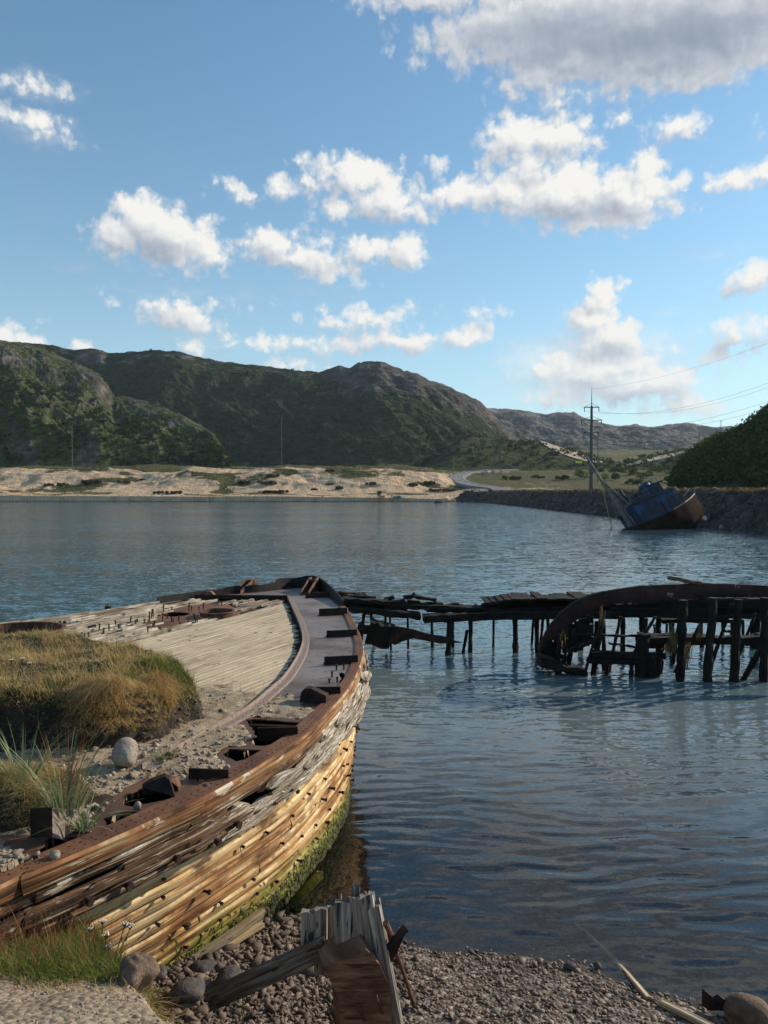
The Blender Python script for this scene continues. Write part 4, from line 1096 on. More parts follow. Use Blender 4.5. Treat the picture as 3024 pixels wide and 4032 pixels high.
while lane < lat.max()-.02:
    aa = np.arange(alo.min(), alo.max(), .04)
    pxs = AX.x*aa+LT.x*(lane+PW/2); pys = AX.y*aa+LT.y*(lane+PW/2)
    ins = inside(wood_poly, pxs, pys) & (sdist(wood_poly, pxs, pys) > .045)
    k = np.nonzero(ins)[0]
    if len(k) > 4:
        a0, a1 = aa[k[0]], aa[k[-1]]
        a1 -= random.uniform(.0, .16)
        cuts = [a0]; q = a0+random.uniform(.5, 3)
        while q < a1-.4: cuts.append(q); q += random.uniform(2.2, 4.4)
        cuts.append(a1)
        pieces = []
        for i in range(len(cuts)-1):
            p_mid = AX*((cuts[i]+cuts[i+1])/2)+LT*lane
            if rotten(p_mid):
                x0 = cuts[i]
                while x0 < cuts[i+1]-.2:
                    x1 = min(x0+random.uniform(.5, 1.6), cuts[i+1])
                    pieces.append((x0, x1-random.uniform(0, .07), 1)); x0 = x1
            else: pieces.append((cuts[i], cuts[i+1], 0))
        for (x0, x1, rot) in pieces:
            pm = AX*((x0+x1)/2)+LT*(lane+PW/2)
            if rot and (inside(rust_patch, np.array([pm.x]), np.array([pm.y]))[0] or random.random() < .10): continue
            if pm.y < 5.6: continue
            if min((pm-hatch).length-.30, (pm-coam).length-.33, (pm-BIG).length-.62) < .0: continue
            n = max(2, int((x1-x0)/.25)); vs = []; us = []; ou, ov = random.random()*90, random.random()*90
            zt = ZD+.006+random.uniform(-.003, .005)+(random.uniform(-.012, .016) if rot else 0)
            g0, g1 = (.005, PW-.005) if not rot else (.005+random.uniform(0, .012), PW-.006-random.uniform(0, .02))
            for i in range(n+1):
                al = x0+(x1-x0)*i/n; e = (.5 if i in (0, n) and rot else 0)
                wz = random.uniform(-.0015, .0015)+(random.uniform(-.006, .006) if rot else 0)
                for (l_, z_) in ((g0, -.04), (g0, -.006), (g0+.007, 0), (g1-.007, 0), (g1, -.006), (g1, -.04)):
                    er = random.uniform(-.03, .03) if i in (0, n) else 0
                    vs.append(AX*(al+er)+LT*(lane+l_)+Vector((0, 0, zt+z_+wz))); us.append((ou+al, ov+l_))
            fs = []
            for i in range(n):
                for j in range(5): fs.append((i*6+j, (i+1)*6+j, (i+1)*6+j+1, i*6+j+1))
            fs += [tuple(range(6)), tuple(range(n*6, n*6+6))[::-1]]
            mesh_obj('deck_plank', vs, fs, 'rotten_deck_wood' if rot else 'deck_wood', ship, us)
    lane += PW
# deck beams' dark underlay, rusty patch round the hatch, frames along the seaward edge
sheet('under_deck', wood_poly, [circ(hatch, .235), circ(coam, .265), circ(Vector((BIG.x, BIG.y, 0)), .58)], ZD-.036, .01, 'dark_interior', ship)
sheet('rust_patch', jag(rust_patch, .03, .12), [circ(hatch, .24), circ(coam, .27)], ZD-.012, .01, 'edge_steel', ship)
def hoop(name, c, r, h, m, n=40, th=.02, lip=.03, parent=ship, tilt=0, z0=ZD, part=(0, 2*math.pi)):
    vs = []; us = []; prof_ = [(r-th, 0), (r-th, h), (r-th-.0, h+.004), (r+lip, h+.004), (r+lip, h-.012), (r, h-.014), (r, 0)]
    for i in range(n+1):
        th_ = part[0]+(part[1]-part[0])*i/n
        for (q, z_) in prof_: vs.append((c.x+q*math.cos(th_), c.y+q*math.sin(th_), z0+z_+tilt*math.cos(th_)*r)); us.append((th_*r, q+z_))
    k = len(prof_); fs = []
    for i in range(n):
        for j in range(k-1): fs.append((i*k+j, i*k+j+1, (i+1)*k+j+1, (i+1)*k+j))
    return mesh_obj(name, vs, fs, m, parent, us, smooth=False)
hoop('hatch_coaming', coam, .30, .085, 'rust', lip=.02)
big = G(55, 2538); hoop('hatch_coaming', Vector((big.x, big.y+.12, ZD)), .62, .20, 'rust', lip=.035)
# upright pins left from lost gear
PINS = [(1085,265,62),(1100,235,50),(1112,230,50),(1187,205,55),(1247,188,22),(1180,262,52),(1213,246,22),(1245,270,34),(1297,262,35),(1370,190,55),(1390,185,28),(1412,245,30),(1432,280,40),(1418,280,20),(1445,185,22),(1476,175,38),(1307,298,24),(1366,275,18),(1120,300,30),(1110,305,16),(1073,355,50),(1163,335,24),(948,275,38),(983,295,36),(998,280,24),(1047,280,26),(840,298,36),(860,318,28),(792,335,45),(753,350,34),(720,330,40),(1258,272,20),(1645,225,38),(615,380,26),(595,372,20),(640,372,20),(690,320,24),(505,290,14),(560,280,14),(1610,150,16)]
def pin_mesh(h, r):
    b = MB(); b.tube([(0,0,-.02), (0,0,h)], r, 6); b.tube([(0,0,h-.012), (0,0,h+.004)], r*1.5, 6)
    me = bpy.data.meshes.new('pin'); me.from_pydata(b.v, [], b.f); me.materials.append(MATS['rust_dark']); return me
pinm = {}
random.seed(3)
for (cx, cy, hh) in PINS:
    p = G(cx*.5425, 2300+cy*.5425); h = hh*.5425*p.y/F; hb = round(h, 2)
    if hb not in pinm: pinm[hb] = pin_mesh(max(hb, .02), .011)
    o = bpy.data.objects.new('pin', pinm[hb]); C.objects.link(o); o.parent = ship; o.location = p-Vector(ship.location); o.rotation_euler = (random.uniform(-.08, .08), random.uniform(-.08, .08), 0)
for (cx, cy, hh) in [(1175,1130,60),(1255,1128,62),(1127,1210,66),(1097,1272,52),(1183,1272,62)]:
    p = G(900+cx*.3617, 2230+cy*.3617); h = round(hh*.3617*p.y/F, 2)
    if h not in pinm: pinm[h] = pin_mesh(h, .011)
    o = bpy.data.objects.new('pin', pinm[h]); C.objects.link(o); o.parent = ship; o.location = p-Vector(ship.location)
# L-shaped brackets standing on the steel plate
def bracket(pl, pr, hpx, thick=.014, foot=.09):
    a = G(*pl); b_ = G(*pr); h = hpx*a.y/F
    b = MB(); up = Vector((0, 0, 1)); ax_ = (b_-a).normalized(); bk = Vector((-ax_.y, ax_.x, 0))
    m_ = (a+b_)/2
    b.box(a+up*(h/2+.005), b_+up*(h/2+.005), thick, h)
    b.box(a+up*.012+bk*foot/2, b_+up*.012+bk*foot/2, foot, .014)
    o = b.build('deck_bracket', 'rust_dark', ship); return o
for q in [((1203,2356),(1298,2353),19), ((1256,2426),(1367,2421),28), ((1286,2511),(1406,2506),27), ((1277,2620),(1409,2613),33), ((1211,2738),(1341,2738),33), ((744,3068),(901,3074),42)]: bracket(*q)
# the rounded knee plate in front of the fifth bracket: box open to the left
def knee(name, pts_px, depth_dir, m='rust_dark', th=.015, parent=ship):
    """upright plate through deck-base pixel points with heights in pixels"""
    base = [G(x_, y_) for (x_, y_, _) in pts_px]
    top = [p+Vector((0, 0, hh*p.y/F)) for p, (_, _, hh) in zip(base, pts_px)]
    b = MB(); b.prism(base+top[::-1], depth_dir); return b.build(name, m, parent)
knee('deck_bracket', [(1180,2765,8),(1186,2766,42),(1200,2768,58),(1225,2771,60),(1284,2776,36)], Vector((.02, .10, 0)))
b = MB(); p0, p1 = G(1015, 2903)-Vector((0,0,.02)), G(1173, 2899)-Vector((0,0,.02)); b.box(p0+Vector((0,0,.04)), p1+Vector((0,0,.04)), .015, .16, up=(0,-.35,1)); b.build('deck_bracket', 'rust_dark', ship)
b = MB(); b.box(G(985,2845)+Vector((0,.0,-.05)), G(1175,2852)+Vector((0,0,-.05)), .02, .16, up=(0,-1.2,1)); b.build('deck_bracket', 'edge_steel', ship)
knee('deck_bracket', [(560,3130,30),(600,3125,50),(650,3118,62),(668,3130,58),(690,3150,12)], Vector((-.02, .07, 0)), 'rust_dark')
knee('deck_bracket', [(665,3118,48),(690,3108,46),(702,3118,20)], Vector((.01, .04, 0)), 'edge_steel')
# the rusty box bracket near us: a lit speckled face and a dark face
pA, pB, pC = at(207, 3296, 4.60), at(310, 3327, 4.80), at(120, 3300, 4.66)
hB = .20; up = Vector((0, 0, 1))
bx = MB(); bx.prism([pA, pB, pB+up*.225, pA+up*.185], Vector((-.01, .012, 0))); o = bx.build('box_bracket', 'speckled_rust', ship)
bx = MB(); bx.prism([pC, pA, pA+up*.185, pC+up*.19], Vector((.0, .014, 0))); bx.build('box_bracket', 'rust_dark', ship)
# bow bulwark
def bulwark(s0, s1, hf, m, name, out=0., th=.03, lean=.0, step=.10):
    n = int((s1-s0)/step); vs = []; us = []
    for i in range(n+1):
        s = s0+(s1-s0)*i/n; u = i/n; h = hf(u)+.012*math.sin(i*2.3)*random.random()
        p = E(s); nn = En(s)
        for (o_, z_) in ((out, 0), (out+lean*h, h), (out+lean*h-th, h), (out-th, 0), (out-th-.07, 0), (out-th-.07, .015), (out-th, .018)):
            vs.append(p+nn*o_+Vector((0, 0, z_))); us.append((s, o_+z_))
    fs = []
    for i in range(n):
        for j in range(3): fs.append((i*7+j, (i+1)*7+j, (i+1)*7+j+1, i*7+j+1))
        for j in (3, 4, 5): fs.append((i*7+j, (i+1)*7+j, (i+1)*7+(j+1), i*7+j+1))
    fs += [(0, 1, 2, 3), tuple(n*7+q for q in (3, 2, 1, 0))]
    return mesh_obj(name, vs, fs, m, ship, us)
sR, sL, sLL = s_at(1350,2388), s_at(1120,2318), s_at(618,2375)
bulwark(sR, S_TIP, lambda u: .11+.17*u, 'shaded_steel', 'bulwark_plate', lean=.15)
bulwark(S_TIP, s_at(1080,2320), lambda u: .28-.06*u+.02*math.sin(u*9), 'shaded_steel', 'bulwark_plate', lean=.1)
bulwark(s_at(1080,2320), s_at(880,2341), lambda u: .16+.015*math.sin(u*17), 'shaded_steel', 'bulwark_plate')
bulwark(s_at(880,2341), sLL, lambda u: .13, 'shaded_steel', 'bulwark_plate')
s = sLL
while s < STOT-1:
    e = s+random.uniform(.8, 1.6); hh = random.uniform(.03, .07)
    plank(s, min(e-.02, STOT-.4), ZD-.05, ZD+hh, .05, 'rotten_deck_wood', -.02, 'rail_plank', wob=.02); s = e
b = MB()
for (cx, cy, hh) in [(770,192,36),(790,192,30),(245,330,40),(295,325,48),(345,320,45),(470,290,20),(430,300,26),(190,335,30)]:
    p = G(cx*.5425, 2300+cy*.5425); b.box(p, p+Vector((.01, .0, hh*.5425*p.y/F)), .05, .05, up=(0,1,0), jit=.012)
b.build('frame_head', 'rust_dark', ship)
# chocks at the bow
def chock(pa, pb, h, r, name='chock'):
    """two cheek plates with a roller between them"""
    a = G(*pa); c = G(*pb); ax_ = (c-a).normalized(); nn = Vector((-ax_.y, ax_.x, 0)); up = Vector((0, 0, 1)); L = (c-a).length
    b = MB()
    for sd in (-1, 1):
        o_ = nn*(sd*r)
        pts = [a+o_, c+o_, c+o_+up*h*.95, c-ax_*L*.22+o_+up*h*1.0, a+ax_*L*.12+o_+up*h*.42, a+o_+up*h*.28]
        b.prism(pts, nn*.014)
    o = b.build(name, 'rust', ship)
    rb = MB(); rb.tube([c-ax_*L*.25-nn*r+up*h*.68, c-ax_*L*.25+nn*r+up*h*.68], h*.22, 12); q = rb.build('roller', 'rust_dark', o)
    return o
chock((1200,2345), (1243,2322), .30, .085); chock((935,2338), (1003,2322), .27, .08)
b = MB(); b.prism([G(965,2325), G(1008,2325), G(1008,2325)+Vector((0,0,.05)), G(996,2325)+Vector((0,0,.2)), G(975,2325)+Vector((0,0,.21))], Vector((0, .1, 0))); b.build('chock', 'rust', ship)
b = MB(); b.prism([G(795,2356), G(842,2353), G(842,2353)+Vector((0,0,.06)), G(828,2353)+Vector((0,0,.13)), G(812,2353)+Vector((0,0,.12))], Vector((0, .15, 0))); b.build('chock', 'rust', ship)
# loose stringer and the pale pole at the foot of the hull
def timber(name, p0, p1, w_, d_, m, parent=None, up=(0,0,1), nr=36, nl=26, groove=.01, ragged=.08, seed=1, taper=(1,1), lab=None, sq=.35, bend=0, ring=2.2, slant=0.):
    """a weathered post: rounded-square section, grooves that run along it, torn far end"""
    p0 = Vector(p0); p1 = Vector(p1); ax_ = (p1-p0); L = ax_.length; ax_.normalize()
    sx = ax_.cross(Vector(up)); 
    if sx.length < 1e-3: sx = Vector((1,0,0))
    sx.normalize(); uu = sx.cross(ax_)
    th = np.linspace(0, 2*np.pi, nr, False); c = np.cos(th); s_ = np.sin(th)
    k = 1/np.maximum(np.abs(c), np.abs(s_)); rr = 1+(k-1)*(1-sq)
    g1 = fbm(th*ring, np.zeros(nr), seed*3.1, 3, seed, .6); g1b = vn(th*6+seed, np.zeros(nr), 0, seed+4)
    vs = []; us = []
    topz = ragged*(fbm(th*.8, np.zeros(nr)+seed, 0, 3, seed+7)+.25*vn(th*3, np.zeros(nr), 0, seed+2))
    topz = topz+slant*s_
    for i in range(nl+1):
        u = i/nl; tp = taper[0]+(taper[1]-taper[0])*u
        g = groove*(g1*1.5+.8*g1b+.5*fbm(th*3, np.full(nr, u*L*5), 0, 2, seed+9))
        for j in range(nr):
            ll = u*L+(topz[j] if i == nl else topz[j]*max(0, (u-.8)/.2))
            q = p0+ax_*ll+sx*(c[j]*(rr[j]*w_/2*tp+g[j]))+uu*(s_[j]*(rr[j]*d_/2*tp+g[j]))
            if bend: q = q+sx*(bend*math.sin(u*math.pi))
            vs.append(q); us.append((th[j]*w_*.55+seed, u*L+seed*2))
    fs = []
    for i in range(nl):
        for j in range(nr): jj = (j+1) % nr; fs.append((i*nr+j, i*nr+jj, (i+1)*nr+jj, (i+1)*nr+j))
    vs.append(p0); vs.append(p1-ax_*ragged*.2); us += [(0,0), (.5,.5)]
    n = len(vs)
    for j in range(nr): jj = (j+1) % nr; fs.append((jj, j, n-2)); fs.append((nl*nr+j, nl*nr+jj, n-1))
    o = mesh_obj(name, vs, fs, m, parent, us, smooth=False)
    return o
a, c = gz(725, 3800, .16), gz(1035, 3590, .36)
o = timber('loose_pole', a, c, .075, .07, 'driftwood', None, nr=14, nl=14, groove=.003, ragged=.03, seed=2, bend=.02); tag(o, 'pale round pole lying along the foot of the mossy hull', 'pole')
o = timber('loose_plank', gz(735, 3822, .10), gz(1030, 3640, .20), .10, .03, 'driftwood', None, nr=12, nl=10, groove=.003, ragged=.05, seed=5); tag(o, 'pale loose plank on the shingle just under the round pole', 'plank')
o = timber('mossy_plank', gz(1150, 3560, .04), gz(1262, 3440, .25), .12, .05, 'hull_wood', None, nr=12, nl=10, groove=.006, ragged=.06, seed=6); tag(o, 'short mossy plank leaning in the shallows beside the hull', 'plank')
# ---- weed on the hull near the waterline
rng = np.random.default_rng(3); vs = []; n = 0; fs = []
for k in range(1500):
    s = rng.uniform(s_at(560,3250), s_at(1402,2655)+1.2); z = .02+abs(rng.normal(0, .16)); p = hullp(s, z, .012); nn = En(s); L = rng.uniform(.02, .08); w_ = rng.uniform(.006, .02)
    tn = Vector((-nn.y, nn.x, 0)); b0 = len(vs); sw = rng.uniform(-.5, .5)
    vs += [p-tn*w_, p+tn*w_, p+tn*(w_*.7+sw*L)+nn*.012-Vector((0,0,L*.6)), p+tn*(sw*L)+nn*.008-Vector((0,0,L))]; fs.append((b0, b0+1, b0+2, b0+3))
o = mesh_obj('seaweed', vs, fs, 'seaweed', ship); o['kind'] = 'stuff'

# ================================================================== SAND, GRAVEL AND TURF ON THE DECK
grav_px = [(330,2600),(470,2640),(560,2690),(700,2680),(880,2690),(1000,2700),(1060,2740),(1130,2715),(1180,2740),(1225,2790),(1285,2800),(1250,2822),(1170,2835),(1100,2830),(985,2826),(960,2850),(985,2900),(975,2935),(900,2945),(860,2955),(862,2990),(880,3005),(870,3030),(760,3045),(735,3050),(745,3085),(705,3095),(690,3080),(640,3060),(560,3085),(490,3105),(470,3150),(410,3190),(380,3240),(330,3290),(120,3290),(-200,3290)]
gp = [(G(*q).x, G(*q).y) for q in grav_px]+[(-4.4, 4.4), (-8, 6), (-7, 9.5), (-4.8, 9.2)]
near_px = [(-300,3420),(0,3330),(100,3380),(230,3350),(330,3330),(240,3390),(120,3440),(40,3475),(-20,3500),(-400,3700)]
gp2 = [(G(*q).x, G(*q).y) for q in near_px]
xs = np.arange(-6.5, -.6, .028); ys = np.arange(3.2, 10.2, .028); X, Y = np.meshgrid(xs, ys)
sd = sdist(gp, X, Y)+.05*fbm(X*3, Y*3, 0, 4, 5); sd2 = sdist(gp2, X, Y)+.03*fbm(X*4, Y*4, 0, 3, 6)
ext = sm(7.4, 9.2, Y)
H1 = np.where(sd > -.04, .004+.065*(1-np.exp(-np.maximum(sd, -.04)*2.2))*(1-.75*sm(7.1, 9., Y)), -.1)
H1 = H1+.018*fbm(X*5, Y*5, 0, 4, 8)*(sd > -.04)+.010*(vn(X*22, Y*22, 0, 9))*(sd > 0)
H1 = H1-.05*sm(7.3, 9.5, Y)*(.5+fbm(X*1.6, Y*1.6, 0, 4, 4))
H2 = np.where(sd2 > -.03, .02+.08*(1-np.exp(-np.maximum(sd2, 0)*5))+.02*fbm(X*6, Y*6, 0, 3, 9), -.1)
for h_ in holes: 
    hd = sdist(h_, X, Y); H1 = np.where(hd > -.035, -.1, H1); H2 = np.where(hd > -.03, -.1, H2)
ol = [(p.x, p.y) for p in (EL[i] for i in range(0, len(EL), 6))]+[(-9, 4), (-7, 0)]
od = sdist(ol, X, Y); H2 = np.where(od < .10, -.1, H2); H1 = np.where(od < .13, -.1, H1)
Hs = np.maximum(H1, H2)
m1 = [(-8,5.2),(-4.2,5.55),(-3.2,5.95),(-2.75,6.12),(-2.35,6.15),(-2.12,6.25),(-1.95,6.5),(-1.80,6.8),(-1.72,7.05),(-1.78,7.45),(-2.1,8.0),(-2.7,8.5),(-3.6,8.9),(-5,9.3),(-8,9.5)]
m2 = [(-6,4.4),(-3.1,4.62),(-2.55,4.72),(-2.16,4.80),(-1.98,5.0),(-2.0,5.3),(-2.35,5.55),(-2.9,5.6),(-6,5.4)]
def mound(X, Y, poly, h, steep, seed):
    sdm = sdist(poly, X, Y)+.15*fbm(X*2.8, Y*2.8, 0, 5, seed, .6)
    top = h*(.80+.25*fbm(X*1.1, Y*1.1, 0, 3, seed+2))
    return np.where(sdm > 0, top*(1-np.exp(-(np.maximum(sdm, 0)/steep)**2.))+.055*fbm(X*4, Y*4, 0, 4, seed+1), -.2), sdm
M1, sdm1 = mound(X, Y, m1, .66, .13, 41)
M1 = M1*(1-.40*sm(-2.3, -1.8, X))+.10*sm(-2.6, -3.2, X)*(M1 > 0)*0
M2, sdm2 = mound(X, Y, m2, .26, .14, 47)
Zs = ZD+Hs
keep = (Hs[:-1,:-1] > -.02)
V_, F_ = grid_mesh(X, Y, Zs)
o = mesh_obj('deck_sand', V_, F_[keep.ravel()], 'deck_sand', smooth=True); tag(o, 'wind-blown sand and grit lying over the ship\'s deck', 'sand', kind='stuff')
for nm, M_, lab in (('turf_bank', M1, 'large turf-topped soil bank piled on the deck of the wreck'), ('turf_hummock', M2, 'small grassy hummock on the deck behind the rusty box bracket')):
    Zm = ZD+M_; kp = (M_[:-1,:-1] > -.05) | (M_[1:,1:] > -.05)
    V_, F_ = grid_mesh(X, Y, np.maximum(Zm, ZD-.05)); o = mesh_obj(nm, V_, F_[kp.ravel()], 'soil', smooth=True); tag(o, lab, 'mound')
def deck_z(x, y):
    i = np.clip(np.round((np.asarray(y)-ys[0])/.028).astype(int), 0, len(ys)-1); j = np.clip(np.round((np.asarray(x)-xs[0])/.028).astype(int), 0, len(xs)-1)
    return ZD+np.maximum(Hs, np.maximum(M1, M2))[i, j], M1[i, j], M2[i, j], Hs[i, j], np.maximum(sd, sd2)[i, j], sdm1[i, j], sdm2[i, j]
# pebbles on the deck
rng = np.random.default_rng(12); P_ = []; Sz = []
N = 60000; px_ = rng.uniform(-4.5, -.7, N); py_ = rng.uniform(4.0, 8.4, N)
zz, a1_, a2_, hs_, sdd, q1, q2 = deck_z(px_, py_)
dn = np.clip(.5+.8*fbm(px_*1.3, py_*1.3, 0, 3, 15), 0, 1)
prob = np.where((a1_ < 0) & (a2_ < 0) & (hs_ > 0), np.interp(py_, [4, 5.6, 6.6, 7.1, 8], [.9, .8, .6, .22, .05])*(.25+dn), 0)
ok = rng.random(N) < prob*.25
P_ = np.stack([px_, py_, zz+.004], 1)[ok]; Sz = np.exp(rng.normal(-4.35, .42, ok.sum())).clip(.006, .04)
if len(P_) > 9000: P_, Sz = P_[:9000], Sz[:9000]
o = stones('deck_pebbles', P_, Sz, 'pebble', .65, 4); tag(o, 'loose pale pebbles strewn over the deck sand', 'pebbles', kind='stuff')
# stones held in the dark soil face
xs_ = rng.uniform(-3.8, -1.75, 9000); ys_ = rng.uniform(5.6, 7.3, 9000); zz, a1_, *_r = deck_z(xs_, ys_)
ok = (a1_ > .03) & (a1_ < .36) & (rng.random(9000) < .35)
o = stones('soil_stones', np.stack([xs_, ys_, zz], 1)[ok], np.exp(rng.normal(-4.3, .4, ok.sum())).clip(.006, .035), 'dark_pebble', .8, 6); tag(o, 'small stones bedded in the soil of the turf bank', 'stones', kind='stuff')
# turf
def turf(name, label, n, box, cond, h, m, seed, wid=.0045, lean=.5, droop=.7, dirs=None, lab2='grass'):
    rng = np.random.default_rng(seed); x_ = rng.uniform(box[0], box[1], n); y_ = rng.uniform(box[2], box[3], n)
    r = deck_z(x_, y_); ok = cond(x_, y_, *r, rng)
    b_ = np.stack([x_, y_, r[0]-.005], 1)[ok]; hh = (h[0]+(h[1]-h[0])*rng.random(ok.sum())**1.6)*np.clip(.9+1.3*fbm(b_[:,0]*3.5, b_[:,1]*3.5, 0, 3, seed), .35, 2.)
    d_ = None if dirs is None else dirs(b_)
    o = blades(name, b_, hh, wid, m, lean, droop, d_, seed); tag(o, label, lab2, kind='stuff'); return o
fade1 = lambda x, y: .35+.65*np.clip(.5+1.4*fbm(x*1.6, y*1.6, 0, 3, 77), 0, 1)
turf('turf_grass', 'short olive and tan turf growing over the soil bank', 60000, (-5.4, -1.6, 5.7, 9.0), lambda x, y, z, a, b, h, s, q, q2, r: (q > .16-.08*sm(-2.3,-1.9,x)) & (r.random(len(x)) < fade1(x, y)), (.03, .11), 'turf_grass', 51, .005, .6, .8)
# dry grass hanging over the front lip
turf('hanging_grass', 'long dry golden grass hanging over the edge of the soil bank', 42000, (-2.75, -1.95, 5.9, 7.0), lambda x, y, z, a, b, h, s, q, q2, r: (q > .08) & (q < .40) & (a > .12) & ((r.random(len(x)) < .75*sm(.62, .12, np.abs(x+2.30+.05*(y-6.2))+.25*fbm(x*5, y*5, 0, 3, 5)))), (.07, .30), 'dry_grass', 52, .0035, .35, 1.15, lambda b: np.tile(np.array([.25, -1.0, 0]), (len(b), 1)))
turf('hanging_grass', 'thin dry grass fringing the shaded lip of the soil bank', 26000, (-4.6, -1.7, 5.5, 7.3), lambda x, y, z, a, b, h, s, q, q2, r: (q > .15) & (q < .27) & (a > .22), (.05, .15), 'turf_grass', 53, .004, .4, 1.1, lambda b: np.tile(np.array([.3, -1.0, 0]), (len(b), 1)))
turf('turf_grass', 'greener tufts on the right shoulder of the soil bank', 16000, (-2.4, -1.68, 6.7, 7.9), lambda x, y, z, a, b, h, s, q, q2, r: (a > .12) & (vn(x*2.5, y*2.5, 0, 8) > -.25), (.03, .10), 'green_grass', 54, .005, .6, .6)
turf('turf_tufts', 'taller straw tufts scattered over the turf bank', 26000, (-5.2, -1.62, 5.9, 8.6), lambda x, y, z, a, b, h, s, q, q2, r: (q > .05) & (a > .2) & (vn(x*6, y*6, 0, 88)+.5*vn(x*13, y*13, 0, 89) > .42), (.10, .24), 'dry_grass', 86, .004, .5, .6)
turf('turf_tufts', 'darker green tufts scattered over the turf bank', 22000, (-5.2, -1.62, 5.9, 8.6), lambda x, y, z, a, b, h, s, q, q2, r: (q > .05) & (a > .2) & (vn(x*5, y*5, 0, 98)+.5*vn(x*12, y*12, 0, 99) > .48), (.07, .18), 'green_grass', 87, .0045, .5, .6)
turf('deck_tufts', 'sparse dry tufts at the foot of the soil bank', 9000, (-3., -1.3, 5.6, 7.6), lambda x, y, z, a, b, h, s, q, q2, r: (a < .15) & (s > 0) & (vn(x*4, y*4, 0, 78)+.5*vn(x*11, y*11, 0, 79) > .62), (.04, .12), 'dry_grass', 88, .0035, .6, .7)
# small hummock: matted dry grass and long green blades
turf('hummock_grass', 'matted straw-coloured grass over the small hummock', 30000, (-3.6, -1.9, 4.45, 5.65), lambda x, y, z, a, b, h, s, q, q2, r: (b > .04), (.05, .16), 'turf_grass', 55, .004, .7, 1.1, lambda b: np.tile(np.array([.35, -.7, 0]), (len(b), 1)))
def tussock(name, label, loc, n, r, h, m, seed, wid=.009, lean=.5, droop=.5, cat='grass tussock', group=None):
    rng = np.random.default_rng(seed); a = rng.uniform(0, 6.28, n); rr = r*np.sqrt(rng.random(n))
    b_ = np.stack([rr*np.cos(a), rr*np.sin(a), 0*a-.01], 1)
    dd = np.stack([np.cos(a), np.sin(a), 0*a], 1)*1.2
    o = blades(name, b_, h[0]+(h[1]-h[0])*rng.random(n), wid, m, lean, droop, dd, seed, segs=5); o.location = loc
    return tag(o, label, cat, group)
def dz(px, py, z0=None):
    p = G(px, py); 
    for _ in range(6): p = gz(px, py, float(deck_z(p.x, p.y)[0]))
    return p
tussock('grass_tussock', 'tall blue-green grass tussock between the hummock and the soil bank', gz(255, 3190, ZD+.14), 95, .12, (.35, .68), 'blue_grass', 61)
tussock('grass_tussock', 'spiky green grass tussock at the left on the hummock', gz(95, 3080, ZD+.2), 60, .10, (.3, .55), 'blue_grass', 62)
tussock('grass_tussock', 'low green tussock spilling to the right of the rusty box bracket', gz(335, 3260, ZD+.03), 70, .06, (.14, .34), 'blue_grass', 63, .008, .8, .9)
tussock('grass_tussock', 'small bright green tuft alone on the deck pebbles', gz(652, 2985, ZD+.04), 160, .07, (.06, .13), 'green_grass', 64, .004)
tussock('red_grass_tussock', 'reddish seeding grass stalks behind the tall tussock', gz(262, 3150, ZD+.15), 60, .10, (.30, .56), 'red_stalk', 65, .005, .15, .15)
tussock('red_grass_tussock', 'reddish dry grass tuft on the crest of the soil bank', gz(465, 2640, ZD+.42), 170, .14, (.12, .30), 'red_stalk', 66, .004, .25, .3)
tussock('red_grass_tussock', 'faded purple-red grass tuft standing behind the crest', gz(470, 2570, ZD+.40), 70, .20, (.12, .26), 'red_stalk', 67, .004, .2, .2)
turf('stalks', 'thin seed stalks rising from the deck sand', 900, (-3.4, -1.3, 6.9, 9.2), lambda x, y, z, a, b, h, s, q, q2, r: (a < .3) & (r.random(len(x)) < .35) & (s > -.5), (.10, .28), 'dry_grass', 68, .003, .15, .2)
turf('mound_stalks', 'thin dry stalks standing over the turf', 1200, (-5, -1.7, 6.2, 8.6), lambda x, y, z, a, b, h, s, q, q2, r: (a > .3) & (r.random(len(x)) < .5), (.10, .24), 'dry_grass', 69, .003, .2, .3)
p = gz(485, 3045, ZD); r_ = rock('boulder', 'pale round granite boulder at the foot of the soil bank on the deck', (p.x, p.y+.07, ZD+.13), (.10, .10, .115), 'granite', 3, 4, 'boulder', .3, rough_=.2)
rock('stone', 'small grey stone on the rusty deck edge near the fourth opening', G(543, 3190)+Vector((0,0,.03)), (.03, .025, .03), 'pebble', 5, 2, 'stone')
rock('stone', 'rounded pale stone on the deck edge left of the hull', G(218, 3390)+Vector((0,0,.035)), (.035, .03, .032), 'granite', 6, 2, 'stone')
rock('stone', 'tiny red-brown stone on the rusty margin of the deck', G(612, 3198)+Vector((0,0,.012)), (.014, .012, .012), 'brown_rock', 7, 2, 'stone')
rock('stone', 'dark stone on the margin plate right of the broken bracket', G(813, 3103)+Vector((0,0,.02)), (.028, .022, .018), 'dark_rock', 8, 2, 'stone')

# ================================================================== FOREGROUND: BANK, SHINGLE, TIMBERS
def tz(x, y): return float(Tnear(x, y)[0])
def ghit(px, py):
    a, b = ray(px, py); q = np.linspace(2.4, 9, 1600); z_, _m = Tnear(a*q, q); k = np.nonzero(CAM_H+b*q < z_)[0]
    y = q[k[0]] if len(k) else 6; return Vector((a*y, y, tz(a*y, y)))
rng = np.random.default_rng(77)
N = 30000; x_ = rng.uniform(-1.9, 3.7, N); y_ = rng.uniform(4.3, 7.2, N)
z_, mk = Tnear(x_, y_)
ysh_ok = (z_ > -.10) & (mk < .25)
dens_ = np.where(z_ > 0, 1., .35)*np.where(x_ < .0, 1., .9)
ok = ysh_ok & (rng.random(N) < dens_*.55)
sz = np.exp(rng.normal(-4.35, .42, N)).clip(.007, .045); sz = np.where(x_ < -.1, sz*1.25, sz)
P1 = np.stack([x_, y_, z_+.003], 1)[ok]; s1 = sz[ok]
